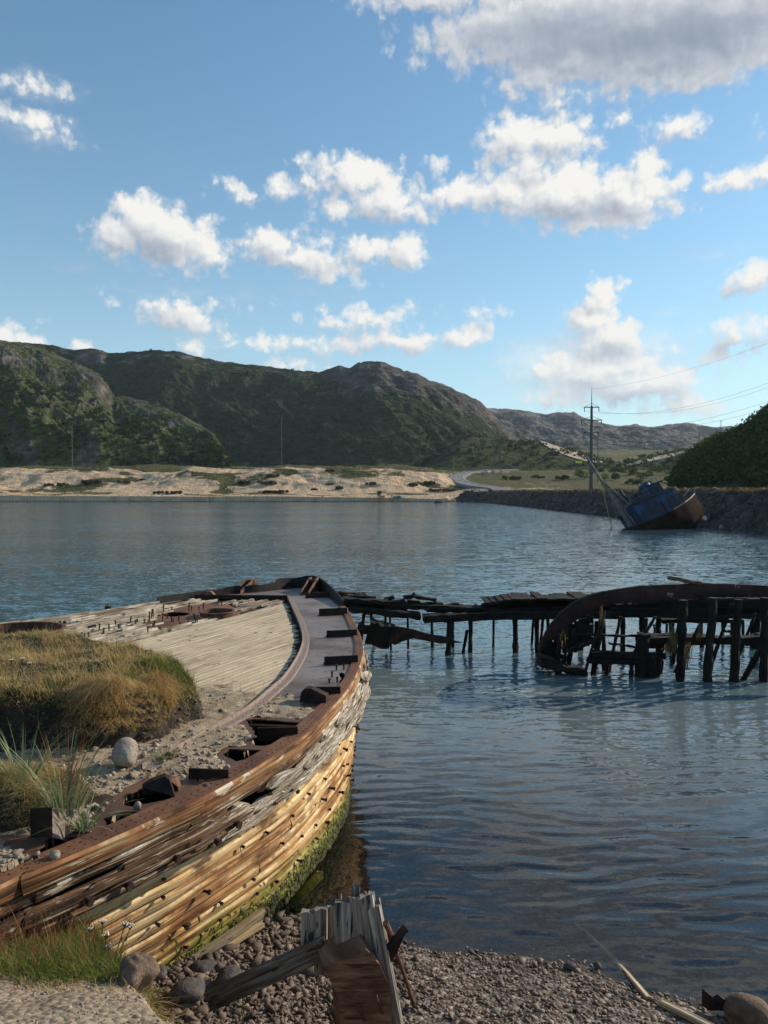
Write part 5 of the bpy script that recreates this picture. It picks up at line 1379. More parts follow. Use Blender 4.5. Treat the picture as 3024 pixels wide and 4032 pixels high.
o = stones('beach_shingle', P1, s1, 'beach_pebble', .55, 7); tag(o, 'brown angular shingle along the water\'s edge', 'shingle', kind='stuff')
N = 3600; x_ = rng.uniform(-1.8, .2, N); y_ = rng.uniform(4.2, 6.9, N); z_, mk = Tnear(x_, y_); ok = (z_ > -.05) & (mk < .5)
o = stones('rubble', np.stack([x_, y_, z_+.01], 1)[ok], np.exp(rng.normal(-4.1, .60, ok.sum())).clip(.009, .07), 'dark_pebble', .7, 8); tag(o, 'dark broken rubble between the bank and the timber post', 'rubble', kind='stuff')
# pebbles on the bank sand
N = 1800; x_ = rng.uniform(-2.4, -.5, N); y_ = rng.uniform(2.9, 4.2, N); z_, mk = Tnear(x_, y_); ok = (mk > .7)
o = stones('bank_pebbles', np.stack([x_, y_, z_], 1)[ok], np.exp(rng.normal(-5.2, .4, ok.sum())).clip(.003, .015), 'pebble', .7, 9); tag(o, 'fine grit on the sandy bank in front', 'grit', kind='stuff')
# standing rocks
p = ghit(505, 3905); rock('boulder', 'brown weathered boulder at the end of the grassy bank', p+Vector((-.02, .18, -.02)), (.08, .08, .085), 'brown_rock', 12, 4, 'boulder', rough_=.4)
rock('boulder', 'smaller brown rock in front of the weathered boulder', gz(478, 3905, 1.50), (.06, .05, .06), 'brown_rock', 13, 3, 'boulder', rough_=.4)
rock('boulder', 'pale grey stone half buried in sand at the bottom left', gz(505, 3990, 1.60), (.10, .09, .055), 'pale_rock', 14, 4, 'boulder', .5)
rock('boulder', 'large dark flat boulder between the hull and the leaning beam', gz(740, 3905, .36), (.15, .11, .06), 'dark_rock', 15, 2, 'boulder', .3, rough_=.4)
rock('boulder', 'dark blue-grey boulder right of the flat boulder', gz(905, 3845, .28), (.10, .09, .06), 'dark_rock', 16, 2, 'boulder', .9, rough_=.4)
rock('boulder', 'dark blocky boulder under the hull moss', gz(800, 3815, .22), (.10, .07, .07), 'dark_rock', 17, 2, 'boulder', .2, rough_=.4)
rock('boulder', 'black little rock in the gap at the hull foot', gz(625, 3830, .30), (.07, .06, .05), 'dark_rock', 18, 3, 'boulder', rough_=.3)
rock('boulder', 'large rounded boulder in the water at the bottom right corner', gz(2960, 4010, .06), (.19, .17, .13), 'brown_rock', 19, 4, 'boulder', -.4, rough_=.35)
rock('stone', 'long tan stone on the shingle near the bottom edge', gz(2180, 4015, .09), (.13, .05, .05), 'brown_rock', 20, 3, 'stone', -.35)
rock('stone', 'grey-green stone on the shingle left of the tan stone', gz(1960, 4000, .09), (.06, .05, .05), 'pale_rock', 21, 3, 'stone')
for i, (px, py, s_) in enumerate([(1900, 3960, .03), (2110, 3925, .04), (2350, 3800, .03), (2245, 3803, .035), (1740, 3895, .035), (1840, 3880, .03)]):
    rock('stone', ['small grey stone by the rod on the shingle', 'flat pale pink stone in the middle of the shingle', 'dark stone just awash by the driftwood', 'dark stone awash left of its neighbour', 'grey stone right of the leaning rod', 'dark stone on the upper shingle'][i], gz(px, py, .04), (s_*1.4, s_, s_*.8), ['pebble', 'granite', 'dark_rock', 'dark_rock', 'pebble', 'dark_rock'][i], 40+i, 2, 'stone', i)
# driftwood spars at the right
q0, q1 = gz(2265, 3640, -.10), gz(2555, 3935, .03)
o = timber('driftwood_spar', q0, q1, .045, .045, 'driftwood', None, nr=12, nl=24, groove=.002, ragged=.04, seed=12, bend=-.03); tag(o, 'long thin pale spar running from the shingle into the water', 'driftwood')
o = timber('driftwood_spar', gz(2600, 3945, .06), gz(2830, 4060, .10), .06, .05, 'driftwood', None, nr=12, nl=12, groove=.004, ragged=.04, seed=13); tag(o, 'short thick driftwood beam beside the corner boulder', 'driftwood')
o = timber('sunken_pole', gz(2440, 3560, -.20), gz(2560, 3790, -.07), .03, .03, 'brown_timber', None, nr=8, nl=8, groove=.002, ragged=.02, seed=14); tag(o, 'pale pole lying under the shallow water', 'driftwood')
o = timber('sunken_pole', gz(2560, 3470, -.22), gz(2640, 3700, -.12), .04, .04, 'rust', None, nr=8, nl=8, groove=.002, ragged=.02, seed=15); tag(o, 'reddish pole seen dimly under water right of the spar', 'driftwood')
b = MB(); c0 = gz(2790, 3980, .05); b.prism([c0, c0+Vector((.15, 0, 0)), c0+Vector((.17, 0, .06)), c0+Vector((.12, 0, .085)), c0+Vector((.08, 0, .06)), c0+Vector((.04, 0, .10)), c0+Vector((.0, 0, .13))], Vector((-.03, .05, .01))); o = b.build('rusty_scrap', 'rust_dark'); tag(o, 'jagged rusty scrap plate leaning on the corner boulder', 'scrap')
# the big weathered post of split timbers
def c6(x, y, Yd): return at(800+x*.5425, 3400+y*.5425, Yd)
post = thing('timber_post', 'big splintered grey timber post standing in the shingle', 'post', c6(1100, 900, 4.65)); post.location.z = .3
W6 = .5425/F
def upr(x0, x1, yt, yb, Yd, dep, seed, rag=.05, m='grey_timber', xsh=0):
    p0 = c6((x0+x1)/2+xsh, yb, Yd); p1 = c6((x0+x1)/2, yt, Yd); w_ = (x1-x0)*W6*Yd
    return timber('split_timber', p0, p1, w_, dep, m, post, up=(0, -1, 0), nr=64, nl=44, groove=.0035, ragged=rag, seed=seed, sq=.18, ring=4.0, slant=.028)
upr(712, 818, 345, 640, 4.80, .14, 1, .012); upr(808, 905, 320, 760, 4.78, .14, 2, .012)
upr(896, 965, 300, 800, 4.84, .10, 3, .03); upr(955, 1075, 270, 900, 4.66, .12, 4, .008, 'grey_timber')
upr(1062, 1155, 240, 1300, 4.68, .15, 5, .03, xsh=60); upr(1135, 1240, 225, 1500, 4.66, .16, 6, .03, xsh=170); upr(1195, 1285, 290, 1700, 4.64, .18, 7, .04, xsh=265)
upr(1080, 1138, 165, 420, 4.74, .05, 8, .02); upr(930, 985, 250, 420, 4.90, .05, 9, .02); upr(968, 1003, 225, 420, 4.92, .04, 10, .02); upr(880, 905, 280, 420, 4.86, .03, 13, .02)
o = timber('leaning_beam', c6(60, 985, 4.95), c6(895, 600, 4.68), .13, .10, 'grey_beam', None, up=(0, -1, .3), nr=40, nl=50, groove=.007, ragged=.05, seed=11, sq=.2, ring=4); tag(o, 'dark weathered beam leaning from the rubble against the timber post', 'beam')
kb = MB(); Yk = 4.48
kp = [c6(870, 762, Yk), c6(1000, 690, Yk), c6(1180, 618, Yk), c6(1285, 740, Yk), c6(1345, 880, Yk), c6(1368, 1000, Yk), c6(1368, 1400, Yk), c6(1010, 1400, Yk), c6(985, 1000, Yk), c6(930, 860, Yk)]
kb.prism(kp, Vector((-.06, .20, .02))); kn = kb.build('timber_knee', 'brown_timber'); tag(kn, 'rust-brown timber knee with two bent nails bolted to the post', 'timber')
def nail(p0, p1, r, m='rust', name='nail', parent=None, head=1.8):
    b = MB(); p0 = Vector(p0); p1 = Vector(p1); b.tube([p0, (p0+p1)/2+Vector((.003, 0, .002)), p1], r, 8); d_ = (p1-p0).normalized(); b.tube([p1-d_*.008, p1+d_*.006], r*head, 8)
    return b.build(name, m, parent)
nail(c6(1172, 1142, Yk-.0), c6(1120, 1035, Yk-.04), .008, parent=kn); nail(c6(1302, 1085, Yk), c6(1248, 958, Yk-.05), .009, parent=kn)
nail(c6(1100, 690, Yk), c6(1102, 678, Yk-.02), .004, parent=kn); nail(c6(955, 745, Yk), c6(955, 738, Yk-.02), .004, parent=kn)
o = nail(c6(1375, 560, 4.62), c6(1325, 435, 4.60), .018, 'rust', 'bolt', post, 1.25)
b = MB(); b.prism([c6(1335, 595, 4.6), c6(1452, 452, 4.6), c6(1470, 500, 4.6), c6(1425, 610, 4.6), c6(1362, 725, 4.6)], Vector((.0, .02, .0))); b.prism([c6(1335, 595, 4.6), c6(1452, 452, 4.6), c6(1452, 452, 4.6)+Vector((.03, -.07, 0)), c6(1335, 595, 4.6)+Vector((.0, -.05, 0))], Vector((.0, .0, .01)))
b.build('angle_iron', 'rust_dark', post)
p1_ = gz(800+1530*.5425, 3400+1025*.5425, .17)
o = nail(c6(1398, 640, 4.7), p1_, .014, 'rust', 'iron_rod', None, 1.4); tag(o, 'thin rusty iron rod leaning from the post to the shingle', 'rod')
# bank grass
N = 80000; rng = np.random.default_rng(81); x_ = rng.uniform(-3.2, -.9, N); y_ = rng.uniform(3.3, 5.0, N); z_, mk = Tnear(x_, y_)
gl_ = (y_-3.40-.10*fbm(x_*3, y_*3, 0, 3, 2)-.25*sm(-1.9, -1.2, x_)*0)
pr_ = sm(0, .25, gl_)*(mk > .35)
ok = rng.random(N) < pr_*.95
o = blades('bank_grass', np.stack([x_, y_, z_-.005], 1)[ok], .04+.09*rng.random(ok.sum())**2, .0045, 'green_grass', .6, .7, None, 82); tag(o, 'short green grass on the bank in front of the hull', 'grass', kind='stuff')
ok2 = (rng.random(N) < .028) & (gl_ > .1) & (mk > .35)
o = blades('bank_stalks', np.stack([x_, y_, z_], 1)[ok2], .12+.26*rng.random(ok2.sum()), .0028, 'red_stalk', .25, .25, None, 83); tag(o, 'thin reddish stalks rising from the bank grass against the hull', 'grass stalks', kind='stuff')
ok3 = (rng.random(N) < .10) & (mk > .15) & (mk < .9) & (x_ > -1.75)
o = blades('bank_edge_grass', np.stack([x_, y_, z_], 1)[ok3], .05+.12*rng.random(ok3.sum()), .004, 'dry_grass', .5, 1.1, np.tile(np.array([.8, -.3, 0]), (ok3.sum(), 1)), 84); tag(o, 'dry grass trailing over the end of the bank', 'grass', kind='stuff')
ok4 = (rng.random(N) < .10) & (gl_ < .1) & (gl_ > -.5)
o = blades('sparse_grass', np.stack([x_, y_, z_], 1)[ok4], .02+.04*rng.random(ok4.sum()), .003, 'dry_grass', .9, .9, None, 85); tag(o, 'sparse dead blades on the sand of the bank', 'grass', kind='stuff')
# yarrow
def yarrow(label, base, heads, seed):
    rng = np.random.default_rng(seed); t_ = thing('yarrow', label, 'flower', base, 'white yarrow flowers on the bank')
    st = MB(); fl = MB(); lf = MB(); base = Vector(base)
    for hx in heads:
        hx = Vector(hx); mid = (base+hx)/2+Vector((rng.uniform(-.01, .01), 0, .01)); st.tube([base, mid, hx], .0028, 5)
        for k in range(16):
            a = rng.uniform(0, 6.28); r = .020*math.sqrt(rng.random()); q = hx+Vector((r*math.cos(a), r*math.sin(a), .012+.006*rng.random()))
            st.tube([hx-Vector((0,0,.01)), q], .0012, 3, False)
            n = 6; vs = [q+Vector((0,0,.004))]
            for i in range(n): vs.append(q+Vector((.0045*math.cos(i*1.047), .0045*math.sin(i*1.047), rng.uniform(-.002, .002))))
            fl.add(vs, [(0, i+1, (i+1) % n+1) for i in range(n)])
        for k in range(14):
            u = rng.uniform(.1, .85); c_ = base.lerp(hx, u); a = rng.uniform(0, 6.28); L = rng.uniform(.015, .04)
            d_ = Vector((math.cos(a), math.sin(a), .4)); sd_ = Vector((-d_.y, d_.x, 0))*.003
            lf.add([c_-sd_, c_+sd_, c_+d_*L+sd_*.4, c_+d_*L-sd_*.4], [(0, 1, 2, 3)])
    st.build('stem', 'green_grass', t_); q_ = fl.build('flower_head', 'flower_white', t_); q_['kind'] = 'stuff'; q_ = lf.build('leaf', 'green_grass', t_); q_['kind'] = 'stuff'
def c5(x, y, Yd): return at(x*.5425, 3500+y*.5425, Yd)
yarrow('tall white yarrow with several heads rising from the bank before the hull', c5(740, 740, 3.9), [c5(665, 300, 3.95), c5(745, 250, 3.98), c5(770, 345, 3.93), c5(795, 425, 3.9)], 1)
yarrow('white yarrow leaning right of the taller one at the bank end', c5(790, 720, 3.85), [c5(905, 265, 3.95), c5(945, 285, 3.93)], 2)
yarrow('single pale yarrow standing among the rubble by the leaning beam', gz(958, 4040, .40), [c6(285, 975, 4.95)], 3)
yarrow('two small white yarrow heads on the turf at the left edge', at(50, 2680, 6.3)-Vector((0,0,.2)), [at(45, 2604, 6.3), at(88, 2599, 6.3)], 4)
yarrow('tiny white yarrow on the turf bank', at(117, 2650, 6.3)-Vector((0,0,.1)), [at(116, 2616, 6.3)], 5)
# ================================================================== THE RUINED PIER AND THE FRAME WRECK
def jbox(b, p0, p1, w_, h_, up=(0,0,1), seg=6, j=.015):
    """a rough bar in several segments with worn edges"""
    p0 = Vector(p0); p1 = Vector(p1); a = (p1-p0).normalized(); sx = a.cross(Vector(up))
    if sx.length < 1e-3: sx = Vector((1, 0, 0))
    sx.normalize(); uu = sx.cross(a); vs = []; us = []; o = random.random()*30; fs = []
    for k in range(seg+1):
        c = p0.lerp(p1, k/seg)
        for (i, q) in ((-1,-1),(0,-1.08),(1,-1),(1.06,0),(1,1),(0,1.08),(-1,1),(-1.06,0)):
            vs.append(c+sx*(i*w_/2)+uu*(q*h_/2)+Vector([random.uniform(-j, j) for _ in range(3)])); us.append((o+k*.2, i+q))
    for k in range(seg):
        for i in range(8): jn = (i+1) % 8; fs.append((k*8+i, k*8+jn, (k+1)*8+jn, (k+1)*8+i))
    fs += [tuple(range(8))[::-1], tuple(range(seg*8, seg*8+8))]
    b.add(vs, fs, us)
random.seed(17)
def c7(x, y, Yd): return at(1300+x*.5425, 2280+y*.5425, Yd)
def c8(x, y, Yd): return at(2000+x*.617, 2230+y*.617, Yd)
pier = thing('ruined_pier', 'long ruined timber pier of black beams on leaning posts', 'pier', (3, 18.5, 0))
YP = 18.5; k7 = .5425*YP/F; k8 = .617/F
def pbar(name, x0, y0, x1, y1, th, Yd, dep=.25, m='pier_wood', par=pier, c=c7, kk=.5425, seg=10, j=.02):
    b = MB(); w_ = th*kk*Yd/F; p0 = c(x0, y0, Yd); p1 = c(x1, y1, Yd)
    vertical = abs(y1-y0) > abs(x1-x0)
    jbox(b, p0, p1, w_ if vertical else dep, dep if vertical else w_, up=(0, 1, 0) if vertical else (0, 0, 1), seg=seg, j=j)
    return b.build(name, m, par)
# beams, upper left run
for (x0, y0, x1, y1, th, Yd, dp) in [
  (60,118,330,140,26,18.7,.3),(90,150,420,170,34,18.4,.35),(300,165,700,195,40,18.6,.35),(400,190,1120,215,30,18.5,.35),(130,215,650,262,36,18.2,.3),(240,230,655,275,30,18.4,.25),(90,180,560,215,40,18.9,.3),
  (675,288,1130,268,52,18.1,.3),(700,225,1110,235,22,18.9,.3),(840,205,1130,215,40,18.7,.3),(1100,200,1300,160,30,18.6,.3),(1110,240,1700,220,60,18.4,.4),(1140,180,1700,170,40,18.7,.4),(1330,150,2150,140,26,18.8,.5),
  (1130,262,2100,258,50,18.1,.35),(1500,200,2300,200,60,18.6,.4),(1040,295,1140,275,14,18.3,.2),(95,105,260,118,20,18.9,.25),(170,110,250,112,26,19.0,.2),(20,100,100,105,24,18.7,.25)]:
    pbar('pier_beam', x0, y0, x1, y1, th, Yd, dp)
for (x0, y0, x1, y1, th, Yd) in [(395,150,465,130,24,18.7),(530,130,600,128,24,18.6),(595,130,612,98,14,18.6),(610,128,770,152,22,18.6),(760,145,765,165,14,18.6),(500,160,540,150,16,18.6),(560,155,640,165,14,18.7),(640,160,660,180,10,18.6),(440,165,560,185,24,18.8),(880,180,935,182,14,18.6),(1050,190,1075,200,12,18.7),(700,172,820,178,12,18.6)]:
    pbar('broken_board', x0, y0, x1, y1, th, Yd, .18, seg=4, j=.012)
# deck planks laid across on the sound length
for k in range(40):
    x = 1150+k*46; 
    yy = 150-24*min(1, max(0, (x-1150)/250))+random.uniform(-5, 5)
    p = c7(x, yy+8, 18.5); b = MB(); jbox(b, p+Vector((0, -.35, 0)), p+Vector((random.uniform(-.03, .03), .5+random.uniform(-.15, .25), random.uniform(-.01, .02))), .23, .05, seg=3, j=.008); b.build('pier_board', 'pier_wood', pier)
def post_(x0, y0, x1, y1, th, Yd, c=c7, kk=.5425, par=pier, name='pier_post', blob=True, m='pier_wood', below=.6):
    p0 = c(x0, y0, Yd); p1 = c(x1, y1, Yd); d_ = (p1-p0).normalized(); p1 = p1+d_*below
    w_ = th*kk*Yd/F; b = MB(); n = 14; vs = []; fs = []; us = []
    for k in range(n+1):
        u = k/n; q = p0.lerp(p1, u); rr = w_/2*(1+.12*random.uniform(-1, 1)+(.22*random.random() if blob and u > .45 else 0))
        for i in range(9):
            a = i*2*math.pi/9; jj = 1+random.uniform(-.12, .12)
            vs.append(q+Vector((rr*jj*math.cos(a), rr*jj*math.sin(a), 0))); us.append((a, u*2))
    for k in range(n):
        for i in range(9): j2 = (i+1) % 9; fs.append((k*9+i, k*9+j2, (k+1)*9+j2, (k+1)*9+i))
    fs += [tuple(range(9))[::-1], tuple(range(n*9, n*9+9))]
    b.add(vs, fs, us); return b.build(name, m, par)
for q in [(245,255,228,400,26,18.9),(297,255,305,345,20,19.2),(400,265,402,305,18,18.6),(433,268,437,375,15,18.6),(562,280,563,335,16,18.6),(738,315,742,470,22,18.9),(868,305,856,535,40,18.0),(890,305,890,480,22,18.9),(1020,290,1017,525,32,18.3),
          (995,370,968,515,24,18.3),(1187,285,1184,495,18,18.9),(1342,285,1345,520,38,18.3),(1475,285,1463,480,18,19.2),(1500,285,1502,545,34,18.2),(1545,285,1530,450,22,18.7),(1580,285,1585,450,26,18.9)]:
    post_(*q)
for q in [(470,380,460,560,34,18.6),(565,350,560,470,24,18.8),(735,330,733,560,30,18.4),(855,320,858,450,40,18.6),(960,330,960,470,34,18.4),(1045,360,1045,560,34,18.6),(1230,360,1238,520,24,18.9),(1015,365,1012,450,16,19.5),(1430,350,1432,560,22,19.2),(1560,350,1558,560,30,18.9),(1370,340,1372,510,18,19.5),(1500,340,1500,520,18,19.5),(1590,300,1590,500,40,18.8)]:
    post_(*q, c=c8, kk=.617)
# back run of the pier, right of the plate
for (x0, y0, x1, y1, th, Yd, dp) in [(520,225,1700,230,60,18.4,.4),(640,290,1250,300,55,18.2,.3),(980,345,1290,340,26,18.8,.3),(1240,280,1700,290,80,18.7,.4),(1150,345,1420,345,18,18.6,.3),(1260,325,1700,315,18,18.2,.3),(1640,290,1900,280,70,18.6,.4),(1700,225,2200,225,90,18.4,.4)]:
    pbar('pier_beam', x0, y0, x1, y1, th, Yd, dp, c=c8, kk=.617)
# steel wreck with its curved plate
fw = thing('frame_wreck', 'rusted bow plate and bare dark frames of a second wreck in the water', 'shipwreck', (6, 16, 0))
top = [(195,560),(212,500),(240,430),(275,375),(330,310),(400,250),(460,215),(520,190),(610,168),(700,152),(850,130),(1000,124),(1170,118),(1300,118),(1400,118),(1530,124),(1700,132),(2000,140),(2400,150)]
bot = [(197,572),(225,545),(262,500),(300,462),(350,410),(420,358),(480,315),(540,285),(610,258),(680,240),(850,228),(1000,218),(1170,208),(1300,202),(1400,196),(1530,198),(1700,205),(2000,212),(2400,220)]
Yf = lambda x: 16.9-.9*float(sm(190, 700, x))+.25*float(sm(900, 1700, x))
vs = []; us = []; fs = []; n = 0
for xk in range(0, len(top)-1):
    for q in range(6):
        u = q/6; x0 = top[xk][0]+(top[xk+1][0]-top[xk][0])*u; y0 = top[xk][1]+(top[xk+1][1]-top[xk][1])*u
        x1 = bot[xk][0]+(bot[xk+1][0]-bot[xk][0])*u; y1 = bot[xk][1]+(bot[xk+1][1]-bot[xk][1])*u
        Yd = Yf(x0); tp = c8(x0, y0+random.uniform(-1.2, 1.2), Yd); bt = c8(x1, y1+random.uniform(-2, 2), Yd+.02)
        for w_ in (0, .33, .66, 1): vs.append(tp.lerp(bt, w_)+Vector((0, -.03*math.sin(w_*3.14), 0))+Vector((0, random.uniform(-.008, .008), 0)))
        vs.append(bt+Vector((.0, .03, 0))); vs.append(tp+Vector((.0, .10, 0))); vs.append(tp+Vector((0, .10, .02))); vs.append(tp+Vector((0, 0, .02))); n += 1
for k in range(n-1):
    for i in range(8): j2 = (i+1) % 8; fs.append((k*8+i, k*8+j2, (k+1)*8+j2, (k+1)*8+i))
mesh_obj('bulwark_plate', vs, fs, 'rust_pier', fw)
F8 = [(600,335,545,690,38,16.1),(720,320,650,640,22,16.3),(560,440,500,650,18,15.9),(940,320,865,450,22,16.0),(870,430,850,690,80,15.9),(920,560,925,700,60,15.8),(1120,215,1100,700,52,15.5),(1115,220,1078,450,24,15.7),(1250,330,1150,520,26,15.7),(1310,200,1275,700,54,15.5),(1430,240,1320,560,24,15.8),
      (1470,210,1445,710,52,15.5),(1640,200,1635,720,50,15.5),(1620,520,1545,650,40,15.6),(1580,300,1520,450,20,16.4),(640,600,632,665,28,16.0),(790,600,788,675,30,15.9),(385,480,355,600,20,16.2),(420,400,395,585,26,16.2),(330,430,320,580,26,16.3),(400,530,370,600,16,16.1),(960,570,1000,520,22,15.8),(980,560,965,640,26,15.8),(880,330,870,440,30,16.4),(610,350,612,540,26,16.4),(830,440,835,560,34,16.2)]
for q in F8: post_(*q, c=c8, kk=.617, par=fw, name='frame', m='pier_wood')
for (x0, y0, x1, y1, th, Yd, dp) in [(410,432,880,445,10,16.2,.08),(830,470,1660,470,44,16.0,.2),(830,440,1300,450,26,16.2,.2),(530,560,1000,575,36,15.9,.2),(510,600,830,610,34,15.9,.2),(420,488,560,492,8,16.2,.06),(640,490,820,515,8,16.1,.06),(820,620,980,640,90,15.9,.15),(880,500,1020,500,50,16.0,.1),(340,465,385,472,10,16.2,.06),
                                     (380,540,560,470,22,16.0,.12),(200,580,490,670,30,16.3,.5),(200,610,470,668,40,16.2,.5),(1500,480,1700,430,40,16.3,.3),(1370,410,1430,420,10,16.6,.06),(840,225,1660,220,18,16.1,.1),(640,248,850,240,12,16.2,.1),(930,370,940,440,6,16.4,.05)]:
    pbar('stringer', x0, y0, x1, y1, th, Yd, dp, c=c8, kk=.617, par=fw)
# lower torn plating with holes at the stem
b = MB(); random.seed(23)
cells = []
for i in range(26):
    for j in range(16):
        x = 205+i*13; y = 560-i*9.5+j*11-30*math.sin(i/26*3.14)
        if y > 590 or random.random() < .28+.35*(j/16.): continue
        Yd = Yf(x)+.08; p = c8(x, y, Yd); e = .05
        b.box(p-Vector((e*1.1, 0, 0)), p+Vector((e*1.1, 0, 0)), .03, e*1.9, jit=.014)
o = b.build('torn_plating', 'pier_wood', fw); o['kind'] = 'stuff'
b = MB(); jbox(b, c8(1035,75,15.9), c8(1290,118,16.3), .16, .07, seg=8, j=.01); b.build('loose_board', 'brown_timber', fw)
# weed hanging on frames
rng = np.random.default_rng(8); pb = []; 
for (x, y, n_) in [(1050,420,80),(1060,470,60),(1220,400,50),(1150,520,70),(1140,590,40),(600,300,40),(1030,520,40),(350,420,20)]:
    for k in range(n_): pb.append(c8(x+rng.normal(0, 12), y+rng.normal(0, 26), 15.35+rng.normal(0, .05)))
o = blades('hanging_weed', pb, -.20, .014, 'tawny_grass', .1, .1, None, 12, fw); o['kind'] = 'stuff'
# the sunken plate left of the first posts
sp = thing('sunken_hull_piece', 'dark hull fragment lying low in the water under the pier', 'wreckage', (2, 17.5, 0))
b = MB(); b.prism([c7(425,455,17.6), c7(458,340,17.6), c7(600,365,17.5), c7(720,405,17.5), c7(960,462,17.5), c7(800,470,17.5), c7(600,430,17.5), c7(520,455,17.6), c7(470,480,17.6)], Vector((0, .06, 0))); b.build('plate', 'rust_dark', sp)
b = MB(); jbox(b, c7(285,380,17.9), c7(440,420,17.8), .35, .52, seg=6, j=.05); jbox(b, c7(310,350,18.), c7(420,370,17.9), .25, .2, seg=4, j=.05); jbox(b, c7(560,385,17.7), c7(870,445,17.6), .12, .10, seg=8, j=.03); b.build('framing', 'pier_wood', sp)
b = MB(); jbox(b, c7(200,350,17.9), c7(290,375,17.9), .2, .2, seg=4, j=.04); b.build('broken_rib', 'pier_wood', sp)

# ================================================================== THE LISTING TRAWLER
tw = thing('trawler', 'derelict blue trawler heeled over against the causeway with its mast leaning left', 'trawler', (0,0,0))
TP = []
def TB(name, m, fn, **kw):
    b = MB(); fn(b); 
    me = bpy.data.meshes.new(name); me.from_pydata([tuple(v) for v in b.v], [], b.f); me.materials.append(MATS[m]); me.validate()
    o = bpy.data.objects.new(name, me); C.objects.link(o); o.parent = tw; return o
# local: x to the bow, y to port, z up; deck near z 0
st = [(-4.6,1.45,.15),(-3.2,1.75,.05),(-1.5,1.85,.0),(.5,1.8,.12),(2.2,1.45,.45),(3.3,.95,.75),(4.2,.42,1.05),(4.75,.05,1.25)]
def hullsec(x, hb, zs):
    keel = -1.75+max(0, (x-2.5))*.55; 
    return [(x, hb*s_, z_) for s_, z_ in ((1.0, zs), (.98, zs-.30), (.90, zs-.75), (.72, (zs-.9)*.62+keel*.38), (.38, (zs-.9)*.25+keel*.75), (.05, keel))]
vs = []; fs = []
st0 = np.array(st); xi_ = np.linspace(0, len(st)-1, 29)
st = [tuple(float(np.interp(q, range(len(st0)), st0[:, k])) for k in range(3)) for q in xi_]
ns = len(st)
for (x, hb, zs) in st:
    sec = hullsec(x, hb, zs)
    vs += [(a, -b_, c_) for a, b_, c_ in sec]+[(a, b_, c_) for a, b_, c_ in sec[::-1]]
for k in range(ns-1):
    for i in range(11): fs.append((k*12+i, k*12+i+1, (k+1)*12+i+1, (k+1)*12+i))
fs.append(tuple(range(12)))
me = bpy.data.meshes.new('hull'); me.from_pydata(vs, [], fs); me.materials.append(MATS['trawler_hull_paint']); me.materials.append(MATS['trawler_keel_paint'])
for p_ in me.polygons:
    c = p_.center
    if c.z < -.55-.2*math.sin(c.x*3) and c.x > 3.9: p_.material_index = 1
me.polygons.foreach_set('use_smooth', np.ones(len(me.polygons), bool))
o = bpy.data.objects.new('hull', me); C.objects.link(o); o.parent = tw
def deckf(b):
    n = len(b.v); v_ = []; 
    for (x, hb, zs) in st: v_ += [(x, -hb*.97, zs-.38), (x, hb*.97, zs-.38)]
    b.add(v_, [(2*k, 2*k+1, 2*k+3, 2*k+2) for k in range(ns-1)])
TB('deck', 'dark_metal', deckf)
def gun(b):
    for sd in (-1, 1):
        for k in range(ns-1): b.box((st[k][0], sd*st[k][1], st[k][2]+.03), (st[k+1][0], sd*st[k+1][1], st[k+1][2]+.03), .10, .08)
TB('gunwale', 'dark_metal', gun)
# deckhouse (blue) with openings cut as recessed dark frames, wheelhouse above
def house(name, m, x0, x1, hw, z0, z1, slope=.0, th=.07):
    def f(b):
        b.box((x0, 0, (z0+z1)/2), (x0+th, 0, (z0+z1)/2), 2*hw, z1-z0)
        b.box((x1-th, 0, (z0+z1)/2), (x1, 0, (z0+z1)/2), 2*hw, z1-z0)
        for sd in (-1, 1): b.box((x0+th, sd*(hw-th/2), (z0+z1)/2), (x1-th, sd*(hw-th/2), (z0+z1)/2), th, z1-z0)
        b.box((x0-.12, 0, z1+.03), (x1+.18, 0, z1+.03), 2*hw+.22, .06)
    return TB(name, m, f)
house('deckhouse', 'blue_paint', -2.3, 1.9, 1.3, -.3, 1.95)
house('wheelhouse', 'blue_paint', -.3, 1.5, .95, 1.81, 3.1)
def opening(x0, x1, z0, z1, y, side=-1): 
    o = TB('window', 'dark_metal', lambda b: [b.box((x0, y*1.0+side*.012, z0), (x1, y+side*.012, z0), .05, .05), b.box((x0, y+side*.012, z1), (x1, y+side*.012, z1), .05, .05), b.box((x0, y+side*.012, z0), (x0, y+side*.012, z1), .05, .05, up=(0,1,0)), b.box((x1, y+side*.012, z0), (x1, y+side*.012, z1), .05, .05, up=(0,1,0))])
    q = TB('pane', 'glass_dark', lambda b: b.box((x0, y+side*.006, (z0+z1)/2), (x1, y+side*.006, (z0+z1)/2), .01, z1-z0)); q.parent = o
for (x0, x1, z0, z1) in [(.9,1.65,.15,1.5),(-.35,.25,-.1,1.35),(-1.9,-1.3,.5,1.1),(-1.05,-.6,.5,1.1)]: opening(x0, x1, z0, z1, -1.3)
for (x0, x1) in [(-.15,.3),(.42,.85),(.97,1.38)]: opening(x0, x1, 2.3, 2.8, -.95)
def fwin(y0, y1, z0, z1, x):
    o = TB('window', 'dark_metal', lambda b: [b.box((x+.012, y0, z0), (x+.012, y1, z0), .05, .05), b.box((x+.012, y0, z1), (x+.012, y1, z1), .05, .05), b.box((x+.012, y0, z0), (x+.012, y0, z1), .05, .05, up=(1,0,0)), b.box((x+.012, y1, z0), (x+.012, y1, z1), .05, .05, up=(1,0,0))])
    q = TB('pane', 'glass_dark', lambda b: b.box((x+.006, y0, (z0+z1)/2), (x+.006, y1, (z0+z1)/2), .01, z1-z0)); q.parent = o
for y0 in (-.85, -.28, .29): fwin(y0, y0+.5, 2.3, 2.85, 1.5)
